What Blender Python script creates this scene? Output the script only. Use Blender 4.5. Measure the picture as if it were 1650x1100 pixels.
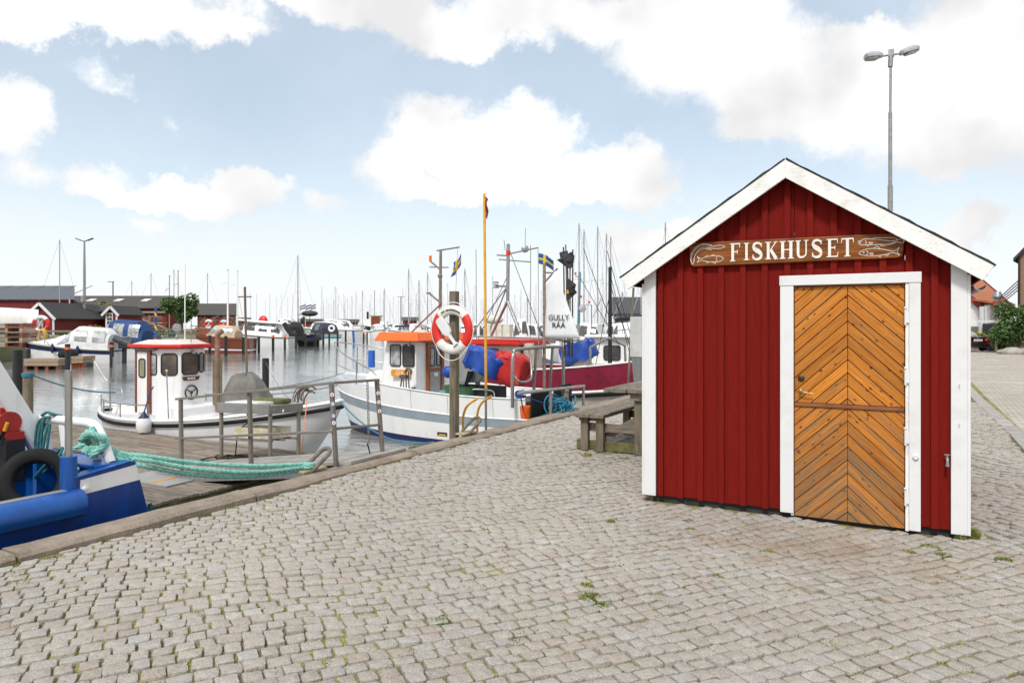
import bpy, math, random
import numpy as np
from mathutils import Vector, Matrix, Euler, noise as mnoise
for o in list(bpy.data.objects):
    bpy.data.objects.remove(o, do_unlink=True)
SC = bpy.context.scene
COL = SC.collection
R = math.radians
PI = math.pi
# ------------------------------------------------------------------ camera
HEAD = 29.29
cam_d = bpy.data.cameras.new('camera')
cam = bpy.data.objects.new('camera', cam_d); COL.objects.link(cam)
cam.location = (0, 0, 1.6); cam.rotation_euler = (R(90), 0, R(HEAD))
cam_d.sensor_width = 36; cam_d.lens = 36*1150/1650
cam_d.shift_y = -27/1650
cam_d.clip_start = 0.05; cam_d.clip_end = 6000
SC.camera = cam
SC.view_settings.view_transform = 'Standard'; SC.view_settings.look = 'None'
SC.view_settings.exposure = 0.43; SC.view_settings.gamma = 1.0
SC.view_settings.use_curve_mapping = False
SC.cycles.use_denoising = True
SC.cycles.max_bounces = 8
SC.cycles.caustics_reflective = False; SC.cycles.caustics_refractive = False
SC.cycles.sample_clamp_indirect = 6
# ------------------------------------------------------------------ sky
SUN_EL, SUN_AZ = 50.0, 172.0            # azimuth from +Y towards +X
W = bpy.data.worlds.new('World'); SC.world = W; W.use_nodes = True
wt = W.node_tree; wn = wt.nodes; wl = wt.links; wn.clear()
def wnode(t, **k):
    n = wn.new(t)
    for a, b in k.items(): setattr(n, a, b)
    return n
def wmath(op, a, b=None, c=None, clamp=False):
    n = wnode('ShaderNodeMath', operation=op, use_clamp=clamp)
    for i, v in enumerate((a, b, c)):
        if v is None: continue
        if isinstance(v, (int, float)): n.inputs[i].default_value = v
        else: wl.new(v, n.inputs[i])
    return n.outputs[0]
sky = wnode('ShaderNodeTexSky', sky_type='NISHITA', sun_disc=False)
sky.sun_elevation = R(SUN_EL); sky.sun_rotation = R(SUN_AZ); sky.air_density = 1.0; sky.dust_density = 2.0; sky.ozone_density = 1.0
tc = wnode('ShaderNodeTexCoord')
sep = wnode('ShaderNodeSeparateXYZ'); wl.new(tc.outputs['Generated'], sep.inputs[0])
az = wmath('ARCTAN2', sep.outputs[0], sep.outputs[1])
el = wmath('ARCSINE', sep.outputs[2])
cmb = wnode('ShaderNodeCombineXYZ'); wl.new(az, cmb.inputs[0]); wl.new(el, cmb.inputs[1])
# billow distortion of the direction coordinates
def wnoise(vec, scale, detail=6, rough=.55):
    n = wnode('ShaderNodeTexNoise'); n.inputs['Scale'].default_value = scale; n.inputs['Detail'].default_value = detail
    n.inputs['Roughness'].default_value = rough; wl.new(vec, n.inputs['Vector']); return n
nz = wnoise(tc.outputs['Generated'], 10, 10, .66)
vsub = wnode('ShaderNodeVectorMath', operation='SUBTRACT'); wl.new(nz.outputs['Color'], vsub.inputs[0]); vsub.inputs[1].default_value = (.5, .5, .5)
vsc = wnode('ShaderNodeVectorMath', operation='SCALE'); wl.new(vsub.outputs[0], vsc.inputs[0]); vsc.inputs['Scale'].default_value = .13
vadd = wnode('ShaderNodeVectorMath', operation='ADD'); wl.new(cmb.outputs[0], vadd.inputs[0]); wl.new(vsc.outputs[0], vadd.inputs[1])
BLOBS = [ # centre and radii of each cloud lobe (azimuth / elevation given on the photograph's scale)
 (1100,75,120,75),(1230,110,150,75),(1370,150,150,80),(1480,170,140,90),(1560,70,150,100),(1640,150,120,110),(1230,190,80,30),(1000,25,150,50),(1530,225,110,40),(1600,10,90,60),(1180,20,100,45),
 (100,15,200,42),(310,25,120,42),(370,50,70,28),(520,-15,200,38),(680,30,95,38),(740,55,80,32),(860,20,150,45),(20,40,60,30),
 (700,215,85,50),(640,265,55,40),(770,240,100,60),(860,210,62,52),(850,285,150,42),(950,290,90,38),(1025,275,70,50),(1060,305,50,28),(700,305,90,25),(960,318,130,22),
 (15,185,75,50),(-20,205,80,55),(35,285,60,30,.5),(150,295,65,26,.55),(290,310,75,26),(390,312,85,26),(200,318,100,18),(530,330,50,22,.5),(240,366,38,18,.4),
 (1575,350,48,32),(1540,365,60,20),(1035,395,60,35),(1075,380,45,25),(155,112,44,18,.28),(190,130,40,14,.28),(275,195,14,22,.2),(1420,60,80,30),
]
dens = None
for (px, py, rx, ry, *sw_) in BLOBS:
    a = math.atan((px-825)/1150); e = math.atan((523-py)/1150*math.cos(a))
    ra = rx/1150*math.cos(a)**2*1.15; re = ry/1150*math.cos(a)*1.15
    a -= R(HEAD)
    mp = wnode('ShaderNodeMapping', vector_type='TEXTURE')
    mp.inputs['Location'].default_value = (a, e, 0); mp.inputs['Scale'].default_value = (ra, re, 1)
    wl.new(vadd.outputs[0], mp.inputs['Vector'])
    ln = wnode('ShaderNodeVectorMath', operation='LENGTH'); wl.new(mp.outputs[0], ln.inputs[0])
    d = wmath('SUBTRACT', 1.0, ln.outputs['Value'])
    if sw_: d = wmath('MULTIPLY', d, sw_[0])
    dens = d if dens is None else wmath('SMOOTH_MAX', dens, d, .25)
# elsewhere (overhead, behind): broken cloud
gen = wnoise(tc.outputs['Generated'], 2.2, 7, .55)
out_m = wmath('MULTIPLY_ADD', wmath('ABSOLUTE', wmath('ADD', az, R(HEAD))), 4.0, -3.4, clamp=True)   # outside the seen part
ovh = wmath('MULTIPLY_ADD', el, 6.0, -3.1, clamp=True)
out_m = wmath('MAXIMUM', out_m, ovh)
gend = wmath('MULTIPLY', wmath('MULTIPLY_ADD', gen.outputs['Fac'], 5.0, -1.9, clamp=True), out_m)
mask = wnode('ShaderNodeMapRange', interpolation_type='SMOOTHSTEP'); wl.new(dens, mask.inputs['Value'])
mask.inputs['From Min'].default_value = -.03; mask.inputs['From Max'].default_value = .44
cloud = wmath('MAXIMUM', mask.outputs[0], gend)
# cloud tone: white with a faint grey belly
bel = wnoise(tc.outputs['Generated'], 5, 4, .5)
tone = wnode('ShaderNodeMapRange'); wl.new(bel.outputs['Fac'], tone.inputs['Value'])
tone.inputs['From Min'].default_value = .35; tone.inputs['From Max'].default_value = .62
tone.inputs['To Min'].default_value = 9.2; tone.inputs['To Max'].default_value = 6.3
tcol = wnode('ShaderNodeCombineXYZ'); 
for i in range(3): wl.new(tone.outputs[0], tcol.inputs[i])
# thin high veil, thicker towards the horizon
veil = wnode('ShaderNodeMapRange', interpolation_type='SMOOTHSTEP'); wl.new(el, veil.inputs['Value'])
veil.inputs['From Min'].default_value = 0.0; veil.inputs['From Max'].default_value = .30
veil.inputs['To Min'].default_value = .95; veil.inputs['To Max'].default_value = .50
wv = wnoise(tc.outputs['Generated'], 3.5, 5, .6)
veilf = wmath('MULTIPLY_ADD', wmath('SUBTRACT', wv.outputs['Fac'], .5), .35, veil.outputs[0], clamp=True)
mx1 = wnode('ShaderNodeMixRGB'); wl.new(veilf, mx1.inputs[0]); wl.new(sky.outputs[0], mx1.inputs[1]); mx1.inputs[2].default_value = (6.85, 7.75, 8.4, 1)
hz = wnode('ShaderNodeMapRange', interpolation_type='SMOOTHSTEP'); wl.new(el, hz.inputs['Value']); hz.inputs['From Min'].default_value = -.01; hz.inputs['From Max'].default_value = .20; hz.inputs['To Min'].default_value = .9; hz.inputs['To Max'].default_value = 0
mx0 = wnode('ShaderNodeMixRGB'); wl.new(hz.outputs[0], mx0.inputs[0]); wl.new(mx1.outputs[0], mx0.inputs[1]); mx0.inputs[2].default_value = (7.3, 7.35, 7.4, 1); mx1 = mx0
mx2 = wnode('ShaderNodeMixRGB'); wl.new(cloud, mx2.inputs[0]); wl.new(mx1.outputs[0], mx2.inputs[1]); wl.new(tcol.outputs[0], mx2.inputs[2])
bg = wnode('ShaderNodeBackground'); bg.inputs['Strength'].default_value = .1; wl.new(mx2.outputs[0], bg.inputs[0])
wo = wnode('ShaderNodeOutputWorld'); wl.new(bg.outputs[0], wo.inputs[0])
# ------------------------------------------------------------------ sun
sd = bpy.data.lights.new('sun', 'SUN'); sd.energy = 2.2; sd.angle = R(10); sd.color = (1, .97, .93)
so = bpy.data.objects.new('sun', sd); COL.objects.link(so)
sv = Vector((math.sin(R(SUN_AZ))*math.cos(R(SUN_EL)), math.cos(R(SUN_AZ))*math.cos(R(SUN_EL)), math.sin(R(SUN_EL))))
so.rotation_euler = sv.to_track_quat('Z', 'Y').to_euler(); so.location = (0, -5, 12)
# ------------------------------------------------------------------ coordinates
RT = Vector((math.cos(R(HEAD)), math.sin(R(HEAD)), 0)); FW = Vector((-math.sin(R(HEAD)), math.cos(R(HEAD)), 0)); UP = Vector((0, 0, 1))
def at(px, py, X=None, Y=None, z=None, D=None):
    """world point where the sight line through a photo point meets a plane"""
    d = RT*((px-825)/1150) + FW + UP*((523-py)/1150)
    if X is not None: s = X/d.x
    elif Y is not None: s = Y/d.y
    elif z is not None: s = (z-1.6)/d.z
    else: s = D
    return Vector((0, 0, 1.6)) + d*s
def C(xc, D, z): return RT*xc + FW*D + UP*z
# ------------------------------------------------------------------ mesh builder
class MB:
    def __init__(s): s.v = []; s.f = []
    def add(s, vs, fs):
        n = len(s.v); s.v += [Vector(p) for p in vs]; s.f += [[i+n for i in f] for f in fs]; return s
    def box(s, c, sz, rot=None):
        c = Vector(c); x, y, z = sz[0]/2, sz[1]/2, sz[2]/2
        vs = [Vector(p) for p in ((-x,-y,-z),(x,-y,-z),(x,y,-z),(-x,y,-z),(-x,-y,z),(x,-y,z),(x,y,z),(-x,y,z))]
        if rot is not None:
            m = rot if isinstance(rot, Matrix) else Euler(rot).to_matrix()
            vs = [m @ p for p in vs]
        return s.add([c+p for p in vs], [(3,2,1,0),(4,5,6,7),(0,1,5,4),(1,2,6,5),(2,3,7,6),(3,0,4,7)])
    def lohi(s, lo, hi):
        lo, hi = Vector(lo), Vector(hi); return s.box((lo+hi)/2, hi-lo)
    def bar(s, p0, p1, w, h, up=UP):
        p0, p1 = Vector(p0), Vector(p1); d = (p1-p0); L = d.length; d.normalize()
        a = d.cross(up)
        if a.length < 1e-4: a = d.cross(Vector((1, 0, 0)))
        a.normalize(); b = a.cross(d)
        m = Matrix((a, d, b)).transposed()
        return s.box((p0+p1)/2, (w, L, h), m)
    def tube(s, path, r, n=8, closed=False, cap=True):
        P = [Vector(p) for p in path]; k = len(P); rs = r if isinstance(r, (list, tuple)) else [r]*k
        t0 = (P[1]-P[0]).normalized(); nrm = t0.orthogonal().normalized(); rings = []
        for i in range(k):
            if closed: t = (P[(i+1) % k]-P[i-1])
            else: t = P[min(i+1, k-1)]-P[max(i-1, 0)]
            if t.length < 1e-9: t = t0
            t = t.normalized(); nrm = (nrm - t*nrm.dot(t))
            nrm = nrm.normalized() if nrm.length > 1e-6 else t.orthogonal().normalized()
            b = t.cross(nrm)
            rings.append([P[i] + (nrm*math.cos(2*PI*j/n)+b*math.sin(2*PI*j/n))*rs[i] for j in range(n)])
        return s.loft(rings, cap=cap and not closed, closed=closed)
    def loft(s, rings, cap=True, closed=False):
        n = len(rings[0]); k = len(rings); vs = [p for r in rings for p in r]; fs = []
        for i in range(k if closed else k-1):
            for j in range(n):
                a, b = i*n+j, i*n+(j+1) % n; i2 = ((i+1) % k)*n
                fs.append((a, b, i2+(j+1) % n, i2+j))
        if cap: fs.append(tuple(range(n-1, -1, -1))); fs.append(tuple((k-1)*n+j for j in range(n)))
        return s.add(vs, fs)
    def prism(s, poly, o, a, b, n, d):
        """2D polygon in the plane o + x a + y b, thickened by d along n"""
        o, a, b, n = map(Vector, (o, a, b, n)); k = len(poly)
        v0 = [o+a*x+b*y for x, y in poly]; v1 = [p+n*d for p in v0]
        return s.add(v0+v1, [tuple(range(k-1, -1, -1)), tuple(range(k, 2*k))]+[(i, (i+1) % k, k+(i+1) % k, k+i) for i in range(k)])
    def lathe(s, prof, c, n=16, axis=UP):
        c = Vector(c); ax = Vector(axis).normalized(); u = ax.orthogonal().normalized(); w = ax.cross(u)
        return s.loft([[c+ax*h+(u*math.cos(2*PI*j/n)+w*math.sin(2*PI*j/n))*max(r, 1e-4) for j in range(n)] for r, h in prof])
    def ball(s, c, r, n=12, sc=(1, 1, 1), m=8):
        c = Vector(c)
        return s.loft([[c+Vector((math.cos(2*PI*j/n)*math.sin(PI*i/m)*r*sc[0], math.sin(2*PI*j/n)*math.sin(PI*i/m)*r*sc[1], -math.cos(PI*i/m)*r*sc[2])) for j in range(n)] for i in range(0, m+1)], cap=False)
    def grid(s, pts):
        k, n = len(pts), len(pts[0])
        return s.add([p for r in pts for p in r], [(i*n+j, i*n+j+1, (i+1)*n+j+1, (i+1)*n+j) for i in range(k-1) for j in range(n-1)])
ORG = {}
def mkobj(name, mb, mat, root=None, smooth=None, bevel=0, org=None):
    o3 = ORG[root.name] if root else (Vector(org) if org is not None else (Vector((0, 0, 0))))
    me = bpy.data.meshes.new(name)
    me.from_pydata([tuple(p-o3) for p in mb.v], [], mb.f); me.update()
    if mat: 
        for m_ in (mat if isinstance(mat, list) else [mat]): me.materials.append(m_)
    ob = bpy.data.objects.new(name, me); COL.objects.link(ob)
    if root: ob.parent = root
    else: ob.location = o3
    ORG[ob.name] = o3
    if smooth: me.shade_smooth(); 
    if smooth: me.set_sharp_from_angle(angle=R(smooth if smooth > 1 else 40))
    if bevel:
        b = ob.modifiers.new('bevel', 'BEVEL'); b.width = bevel; b.segments = 2; b.limit_method = 'ANGLE'; b.angle_limit = R(40)
    return ob
def tag(o, label=None, cat=None, group=None, kind=None):
    if label: o['label'] = label
    if cat: o['category'] = cat
    if group: o['group'] = group
    if kind: o['kind'] = kind
    return o
def thing(name, label, cat, loc, group=None):
    o = bpy.data.objects.new(name, None); COL.objects.link(o); o.location = loc; o.empty_display_size = .2
    ORG[o.name] = Vector(loc); return tag(o, label, cat, group)
def single(name, mb, mat, label, cat, org, group=None, smooth=None, bevel=0):
    return tag(mkobj(name, mb, mat, None, smooth, bevel, org), label, cat, group)
def struct(name, mb, mat, smooth=None):
    return tag(mkobj(name, mb, mat, None, smooth), kind='structure')
def kids(o): return [c for c in bpy.data.objects if c.parent == o]
def copy_tree(o, parent=None):
    c = o.copy(); COL.objects.link(c); c.parent = parent
    if o.name in ORG: ORG[c.name] = ORG[o.name]
    for ch in kids(o): copy_tree(ch, c)
    return c
def relabel(o, label=None, group=None):
    if label: o['label'] = label
    if group: o['group'] = group
    return o
def smoothpath(P, sub=8, closed=False):
    P = [Vector(p) for p in P]; out = []; k = len(P)
    for i in range(k if closed else k-1):
        p1, p2 = P[i], P[(i+1) % k]
        p0 = P[i-1] if (i > 0 or closed) else p1; p3 = P[(i+2) % k] if (i+2 < k or closed) else p2
        for j in range(sub):
            t = j/sub
            out.append(.5*((2*p1)+(p2-p0)*t+(2*p0-5*p1+4*p2-p3)*t*t+(3*p1-p0-3*p2+p3)*t**3))
    if not closed: out.append(P[-1])
    return out
def rope(mb, path, r, turns_per_m=9, n=5, strands=3):
    P = path; acc = 0; cs = [0]
    for i in range(1, len(P)): acc += (P[i]-P[i-1]).length; cs.append(acc)
    m = max(8, int(acc*turns_per_m*7)); pts = []; k = 0
    for i in range(m+1):
        s = acc*i/m
        while k < len(P)-2 and cs[k+1] < s: k += 1
        L = max(cs[k+1]-cs[k], 1e-6); pts.append(P[k].lerp(P[k+1], (s-cs[k])/L))
    for q in range(strands):
        out = []; nrm = None
        for i in range(m+1):
            t = (pts[min(i+1, m)]-pts[max(i-1, 0)]).normalized()
            nrm = t.orthogonal().normalized() if nrm is None else (nrm-t*nrm.dot(t)).normalized()
            b = t.cross(nrm); a = 2*PI*(acc*i/m*turns_per_m + q/strands)
            out.append(pts[i]+(nrm*math.cos(a)+b*math.sin(a))*r*.48)
        mb.tube(out, r*.55, n)
    return mb
def sag(p0, p1, d, n=12):
    p0, p1 = Vector(p0), Vector(p1)
    return [p0.lerp(p1, i/n)-UP*(d*4*(i/n)*(1-i/n)) for i in range(n+1)]
def text(mb, s, size, o, right, up, depth=.004, align='LEFT'):
    cu = bpy.data.curves.new('lettering', 'FONT'); cu.body = s; cu.size = size; cu.align_x = align; cu.extrude = depth/2; cu.resolution_u = 3
    ob = bpy.data.objects.new('lettering', cu); COL.objects.link(ob)
    bpy.context.view_layer.update()
    me = ob.evaluated_get(bpy.context.evaluated_depsgraph_get()).to_mesh()
    r, u = Vector(right).normalized(), Vector(up).normalized(); n = r.cross(u); o = Vector(o)
    mb.add([o+r*v.co.x+u*v.co.y+n*v.co.z for v in me.vertices], [tuple(p.vertices) for p in me.polygons])
    bpy.data.objects.remove(ob, do_unlink=True); bpy.data.curves.remove(cu)
    return mb
# ------------------------------------------------------------------ materials
MATS = {}
def mat(name, col, rough=.5, metal=0., col2=None, nscale=4., nlo=.4, nhi=.65, stretch=(1, 1, 1), bump=0., bscale=60., bstretch=None, island=0., spec=.5, speck=None, coat=0.):
    """procedural surface: base colour varied by noise, optional specks, per-piece variation and bump"""
    if name in MATS: return MATS[name]
    m = bpy.data.materials.new(name); m.use_nodes = True; MATS[name] = m
    nt = m.node_tree; N = nt.nodes; L = nt.links; b = N['Principled BSDF']
    b.inputs['Roughness'].default_value = rough; b.inputs['Metallic'].default_value = metal
    b.inputs['Specular IOR Level'].default_value = spec; b.inputs['Coat Weight'].default_value = coat
    tx = N.new('ShaderNodeTexCoord'); mp = N.new('ShaderNodeMapping'); mp.inputs['Scale'].default_value = stretch; L.new(tx.outputs['Object'], mp.inputs[0])
    c4 = tuple(col)+(1,); c2 = tuple(col2 if col2 else [c*.78 for c in col])+(1,)
    nz = N.new('ShaderNodeTexNoise'); nz.inputs['Scale'].default_value = nscale; nz.inputs['Detail'].default_value = 7; nz.inputs['Roughness'].default_value = .6
    L.new(mp.outputs[0], nz.inputs['Vector'])
    mr = N.new('ShaderNodeMapRange'); mr.inputs[1].default_value = nlo; mr.inputs[2].default_value = nhi; L.new(nz.outputs['Fac'], mr.inputs[0])
    mx = N.new('ShaderNodeMixRGB'); mx.inputs[1].default_value = c4; mx.inputs[2].default_value = c2; L.new(mr.outputs[0], mx.inputs[0])
    out = mx.outputs[0]
    if speck:
        sc, lo, hi, scol = speck
        n2 = N.new('ShaderNodeTexNoise'); n2.inputs['Scale'].default_value = sc; n2.inputs['Detail'].default_value = 4; L.new(mp.outputs[0], n2.inputs['Vector'])
        m2 = N.new('ShaderNodeMapRange'); m2.inputs[1].default_value = lo; m2.inputs[2].default_value = hi; L.new(n2.outputs['Fac'], m2.inputs[0])
        x2 = N.new('ShaderNodeMixRGB'); L.new(m2.outputs[0], x2.inputs[0]); L.new(out, x2.inputs[1]); x2.inputs[2].default_value = tuple(scol)+(1,); out = x2.outputs[0]
    if island:
        ge = N.new('ShaderNodeNewGeometry'); ma = N.new('ShaderNodeMapRange'); L.new(ge.outputs['Random Per Island'], ma.inputs[0])
        ma.inputs[3].default_value = 1-island; ma.inputs[4].default_value = 1+island
        h = N.new('ShaderNodeHueSaturation'); L.new(out, h.inputs['Color']); L.new(ma.outputs[0], h.inputs['Value']); out = h.outputs[0]
    L.new(out, b.inputs['Base Color'])
    rr = N.new('ShaderNodeMapRange'); L.new(nz.outputs['Fac'], rr.inputs[0]); rr.inputs[1].default_value = .3; rr.inputs[2].default_value = .7
    rr.inputs[3].default_value = max(.03, rough-.08); rr.inputs[4].default_value = min(1, rough+.1); L.new(rr.outputs[0], b.inputs['Roughness'])
    if bump:
        mb2 = N.new('ShaderNodeMapping'); mb2.inputs['Scale'].default_value = bstretch or stretch; L.new(tx.outputs['Object'], mb2.inputs[0])
        n3 = N.new('ShaderNodeTexNoise'); n3.inputs['Scale'].default_value = bscale; n3.inputs['Detail'].default_value = 5; L.new(mb2.outputs[0], n3.inputs['Vector'])
        bp = N.new('ShaderNodeBump'); bp.inputs['Strength'].default_value = bump; bp.inputs['Distance'].default_value = .01; L.new(n3.outputs['Fac'], bp.inputs['Height']); L.new(bp.outputs[0], b.inputs['Normal'])
    return m
M_white = mat('white_paint', (.70, .705, .71), .45, col2=(.58, .575, .56), nlo=.5, nhi=.8, bump=.08, bscale=40)
M_gel = mat('white_gelcoat', (.83, .83, .82), .25, col2=(.60, .56, .49), nscale=3.0, stretch=(2.6, 2.6, .45), nlo=.52, nhi=.86, coat=.15)
M_greyhull = mat('grey_white_hull', (.76, .755, .75), .3, col2=(.62, .61, .60), nscale=2.5, nlo=.45, nhi=.8)
M_fasc = mat('flaking_white_boards', (.80, .79, .77), .55, col2=(.62, .6, .57), nscale=6, nlo=.5, nhi=.75, bump=.35, bscale=30, bstretch=(.6, 1, 3), speck=(70, .68, .72, (.3, .27, .24)))
M_red = mat('falu_red_boards', (.178, .0080, .0050), .8, col2=(.155, .0065, .004), nscale=7, stretch=(5, 5, .5), nlo=.35, nhi=.7, bump=.35, bscale=45, bstretch=(6, 6, .8), island=.07, spec=.14, speck=(60, .74, .78, (.28, .06, .045)))
M_dark = mat('black_rubber', (.010, .010, .011), .7, col2=(.02, .02, .02), bump=.2, spec=.2)
M_plinth = mat('dark_plinth', (.02, .02, .022), .8, col2=(.04, .04, .04), bump=.3)
M_felt = mat('roof_felt', (.035, .035, .036), .9, col2=(.07, .065, .06), nscale=9, bump=.5, bscale=80)
M_steel = mat('stainless_tube', (.42, .41, .39), .35, .8, col2=(.30, .28, .25), nscale=6, nlo=.4, nhi=.8)
M_galv = mat('galvanised_steel', (.33, .34, .34), .5, .55, col2=(.2, .2, .2), nscale=14, nlo=.4, nhi=.75)
M_rail = mat('brown_grey_railing', (.27, .24, .21), .5, .35, col2=(.19, .16, .13), nscale=10, nlo=.4, nhi=.8)
M_ring = mat('cast_mooring_ring', (.20, .17, .14), .75, .2, col2=(.12, .09, .07), nscale=25, bump=.3)
M_wood = mat('weathered_grey_wood', (.22, .185, .14), .85, col2=(.12, .10, .075), nscale=4, stretch=(6, 1, 6), bump=.6, bscale=14, bstretch=(9, .6, 9), island=.14)
M_woodx = mat('weathered_grey_wood_crosswise', (.24, .20, .155), .85, col2=(.13, .11, .085), nscale=4, stretch=(1, 6, 6), bump=.5, bscale=14, bstretch=(.6, 9, 9), island=.2)
M_woodz = mat('weathered_post_wood', (.20, .165, .115), .85, col2=(.10, .09, .055), nscale=4, stretch=(6, 6, .8), bump=.6, bscale=14, bstretch=(9, 9, .5), island=.1)
M_mosswood = mat('mossy_timber', (.15, .14, .05), .9, col2=(.07, .07, .03), nscale=9, bump=.5)
M_palewood = mat('pale_pallet_wood', (.36, .27, .19), .8, col2=(.24, .17, .11), nscale=5, stretch=(1, 6, 6), island=.2)
M_blue = mat('blue_hull_paint', (.003, .046, .25), .35, col2=(.0025, .034, .18), nscale=3, stretch=(3, 3, .6), nlo=.4, nhi=.6, bump=.15, bscale=18, coat=.1, speck=(38, .69, .73, (.10, .13, .22)))
M_blue2 = mat('bright_blue_paint', (.005, .09, .36), .33, col2=(.004, .06, .26), nscale=4, bump=.2, bscale=18, coat=.1, speck=(30, .66, .72, (.03, .10, .25)))
M_tarpb = mat('blue_tarpaulin', (.012, .07, .36), .5, col2=(.008, .045, .26), nscale=5, bump=.3, bscale=9)
M_tarpr = mat('red_tarpaulin', (.52, .02, .016), .55, col2=(.40, .014, .012), nscale=5, bump=.3, bscale=9)
M_tarpg = mat('grey_tarpaulin', (.17, .16, .14), .8, col2=(.12, .115, .1), nscale=4, bump=.3, bscale=7)
M_maroon = mat('maroon_canvas', (.26, .008, .04), .65, col2=(.17, .006, .026), nscale=4, bump=.9, bscale=3.5, bstretch=(1.6, 1.6, .5))
M_teal = mat('teal_rope', (.26, .57, .48), .8, col2=(.15, .38, .32), nscale=30)
M_tealdark = mat('dark_teal_rope', (.03, .17, .18), .85, col2=(.02, .1, .12), nscale=30)
M_cyan = mat('blue_rope', (.035, .23, .34), .8, col2=(.02, .15, .24), nscale=30)
M_navyrope = mat('navy_rope', (.02, .05, .16), .85, col2=(.05, .1, .2), nscale=50)
M_yellow = mat('yellow_paint', (.72, .38, .02), .45, col2=(.55, .26, .03), nscale=10, nlo=.5, nhi=.75)
M_orange = mat('orange_paint', (.86, .14, .012), .4, col2=(.7, .1, .012), nscale=4, nlo=.5, nhi=.8)
M_roofred = mat('red_roof_paint', (.72, .022, .012), .4, col2=(.6, .018, .012), nscale=4)
M_buoyred = mat('lifebuoy_red', (.66, .022, .014), .5, col2=(.58, .02, .013), nscale=8)
M_brown = mat('varnished_mahogany', (.22, .05, .018), .35, col2=(.14, .03, .012), nscale=4, stretch=(5, 5, .7), coat=.3)
M_frame = mat('varnished_door_frame', (.30, .085, .02), .4, col2=(.2, .05, .015), nscale=5, stretch=(5, 5, .7), coat=.2)
M_glass = mat('dark_window_glass', (.05, .05, .05), .06, col2=(.09, .085, .08), nscale=2.5, spec=.8)
M_pale_glass = mat('pale_window_glass', (.42, .44, .45), .08, col2=(.2, .2, .2), nscale=5, nlo=.42, nhi=.58, spec=.8)
M_greyband = mat('blue_grey_band', (.30, .36, .40), .35, col2=(.25, .30, .34), nscale=3)
M_boot = mat('dark_blue_bottom', (.012, .02, .10), .5)
M_antif = mat('dark_red_bottom', (.04, .014, .012), .6)
M_alu = mat('grey_panel', (.36, .36, .35), .45, .3, col2=(.28, .28, .27), nscale=3)
M_black = mat('black_paint', (.012, .012, .014), .4, col2=(.02, .02, .022))
M_flag = mat('black_flag_cloth', (.02, .02, .022), .85, col2=(.05, .05, .05), nscale=8)
M_cream = mat('cream_paint', (.62, .58, .50), .5, col2=(.5, .46, .39), nscale=4)
M_letter = mat('white_letter_paint', (.80, .78, .73), .5, col2=(.70, .68, .62), nscale=20)
M_shedred = mat('shed_red', (.17, .014, .012), .75, col2=(.12, .011, .010), nscale=3, stretch=(4, 4, .3), island=.05)
M_slate = mat('grey_sheet_roof', (.10, .11, .13), .6, col2=(.075, .08, .095), nscale=2, stretch=(4, 4, 1))
M_eternit = mat('brown_grey_roof', (.075, .068, .062), .85, col2=(.05, .045, .04), nscale=2.5)
M_foam = mat('dirty_styrofoam', (.66, .62, .50), .9, col2=(.48, .42, .27), nscale=7, nlo=.42, nhi=.6, bump=.3, bscale=60)
# ================================================================== ground and water
WATER = -.86
def gz(x, y):
    return (-.034*math.exp(-((x+.6)**2)/6.0-((y-6.0)**2)/7.0) + .010*math.sin(x*1.1+.6)*math.cos(y*.83)+.006*math.sin(x*2.9+y*1.7))
def nodes_mat(name):
    m = bpy.data.materials.new(name); m.use_nodes = True; return m, m.node_tree.nodes, m.node_tree.links, m.node_tree.nodes['Principled BSDF']
def nn(N, L, t, ins=None, **k):
    n = N.new(t)
    for a, b in k.items(): setattr(n, a, b)
    for i, v in (ins or {}).items():
        if hasattr(v, 'is_linked') or isinstance(v, bpy.types.NodeSocket): L.new(v, n.inputs[i])
        else: n.inputs[i].default_value = v
    return n
# --- water
m, N, L, b = nodes_mat('harbour_water')
tx = nn(N, L, 'ShaderNodeTexCoord'); mp = nn(N, L, 'ShaderNodeMapping', {0: tx.outputs['Object'], 'Rotation': (0, 0, R(-HEAD)), 'Scale': (.55, 1.25, 1)})
n1 = nn(N, L, 'ShaderNodeTexNoise', {'Vector': mp.outputs[0], 'Scale': 2.6, 'Detail': 5, 'Roughness': .55})
n2 = nn(N, L, 'ShaderNodeTexNoise', {'Vector': mp.outputs[0], 'Scale': .35, 'Detail': 3})
gust = nn(N, L, 'ShaderNodeMapRange', {0: n2.outputs['Fac'], 1: .38, 2: .62, 3: .10, 4: .28})
bp = nn(N, L, 'ShaderNodeBump', {'Strength': gust.outputs[0], 'Distance': .11, 'Height': n1.outputs['Fac']})
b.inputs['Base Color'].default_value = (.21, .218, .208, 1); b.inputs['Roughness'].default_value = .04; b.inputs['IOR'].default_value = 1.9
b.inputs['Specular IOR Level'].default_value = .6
L.new(bp.outputs[0], b.inputs['Normal'])
M_water = m
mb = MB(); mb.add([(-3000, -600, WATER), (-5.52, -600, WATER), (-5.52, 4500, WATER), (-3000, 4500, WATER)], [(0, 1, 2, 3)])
struct('water', mb, M_water)
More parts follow.
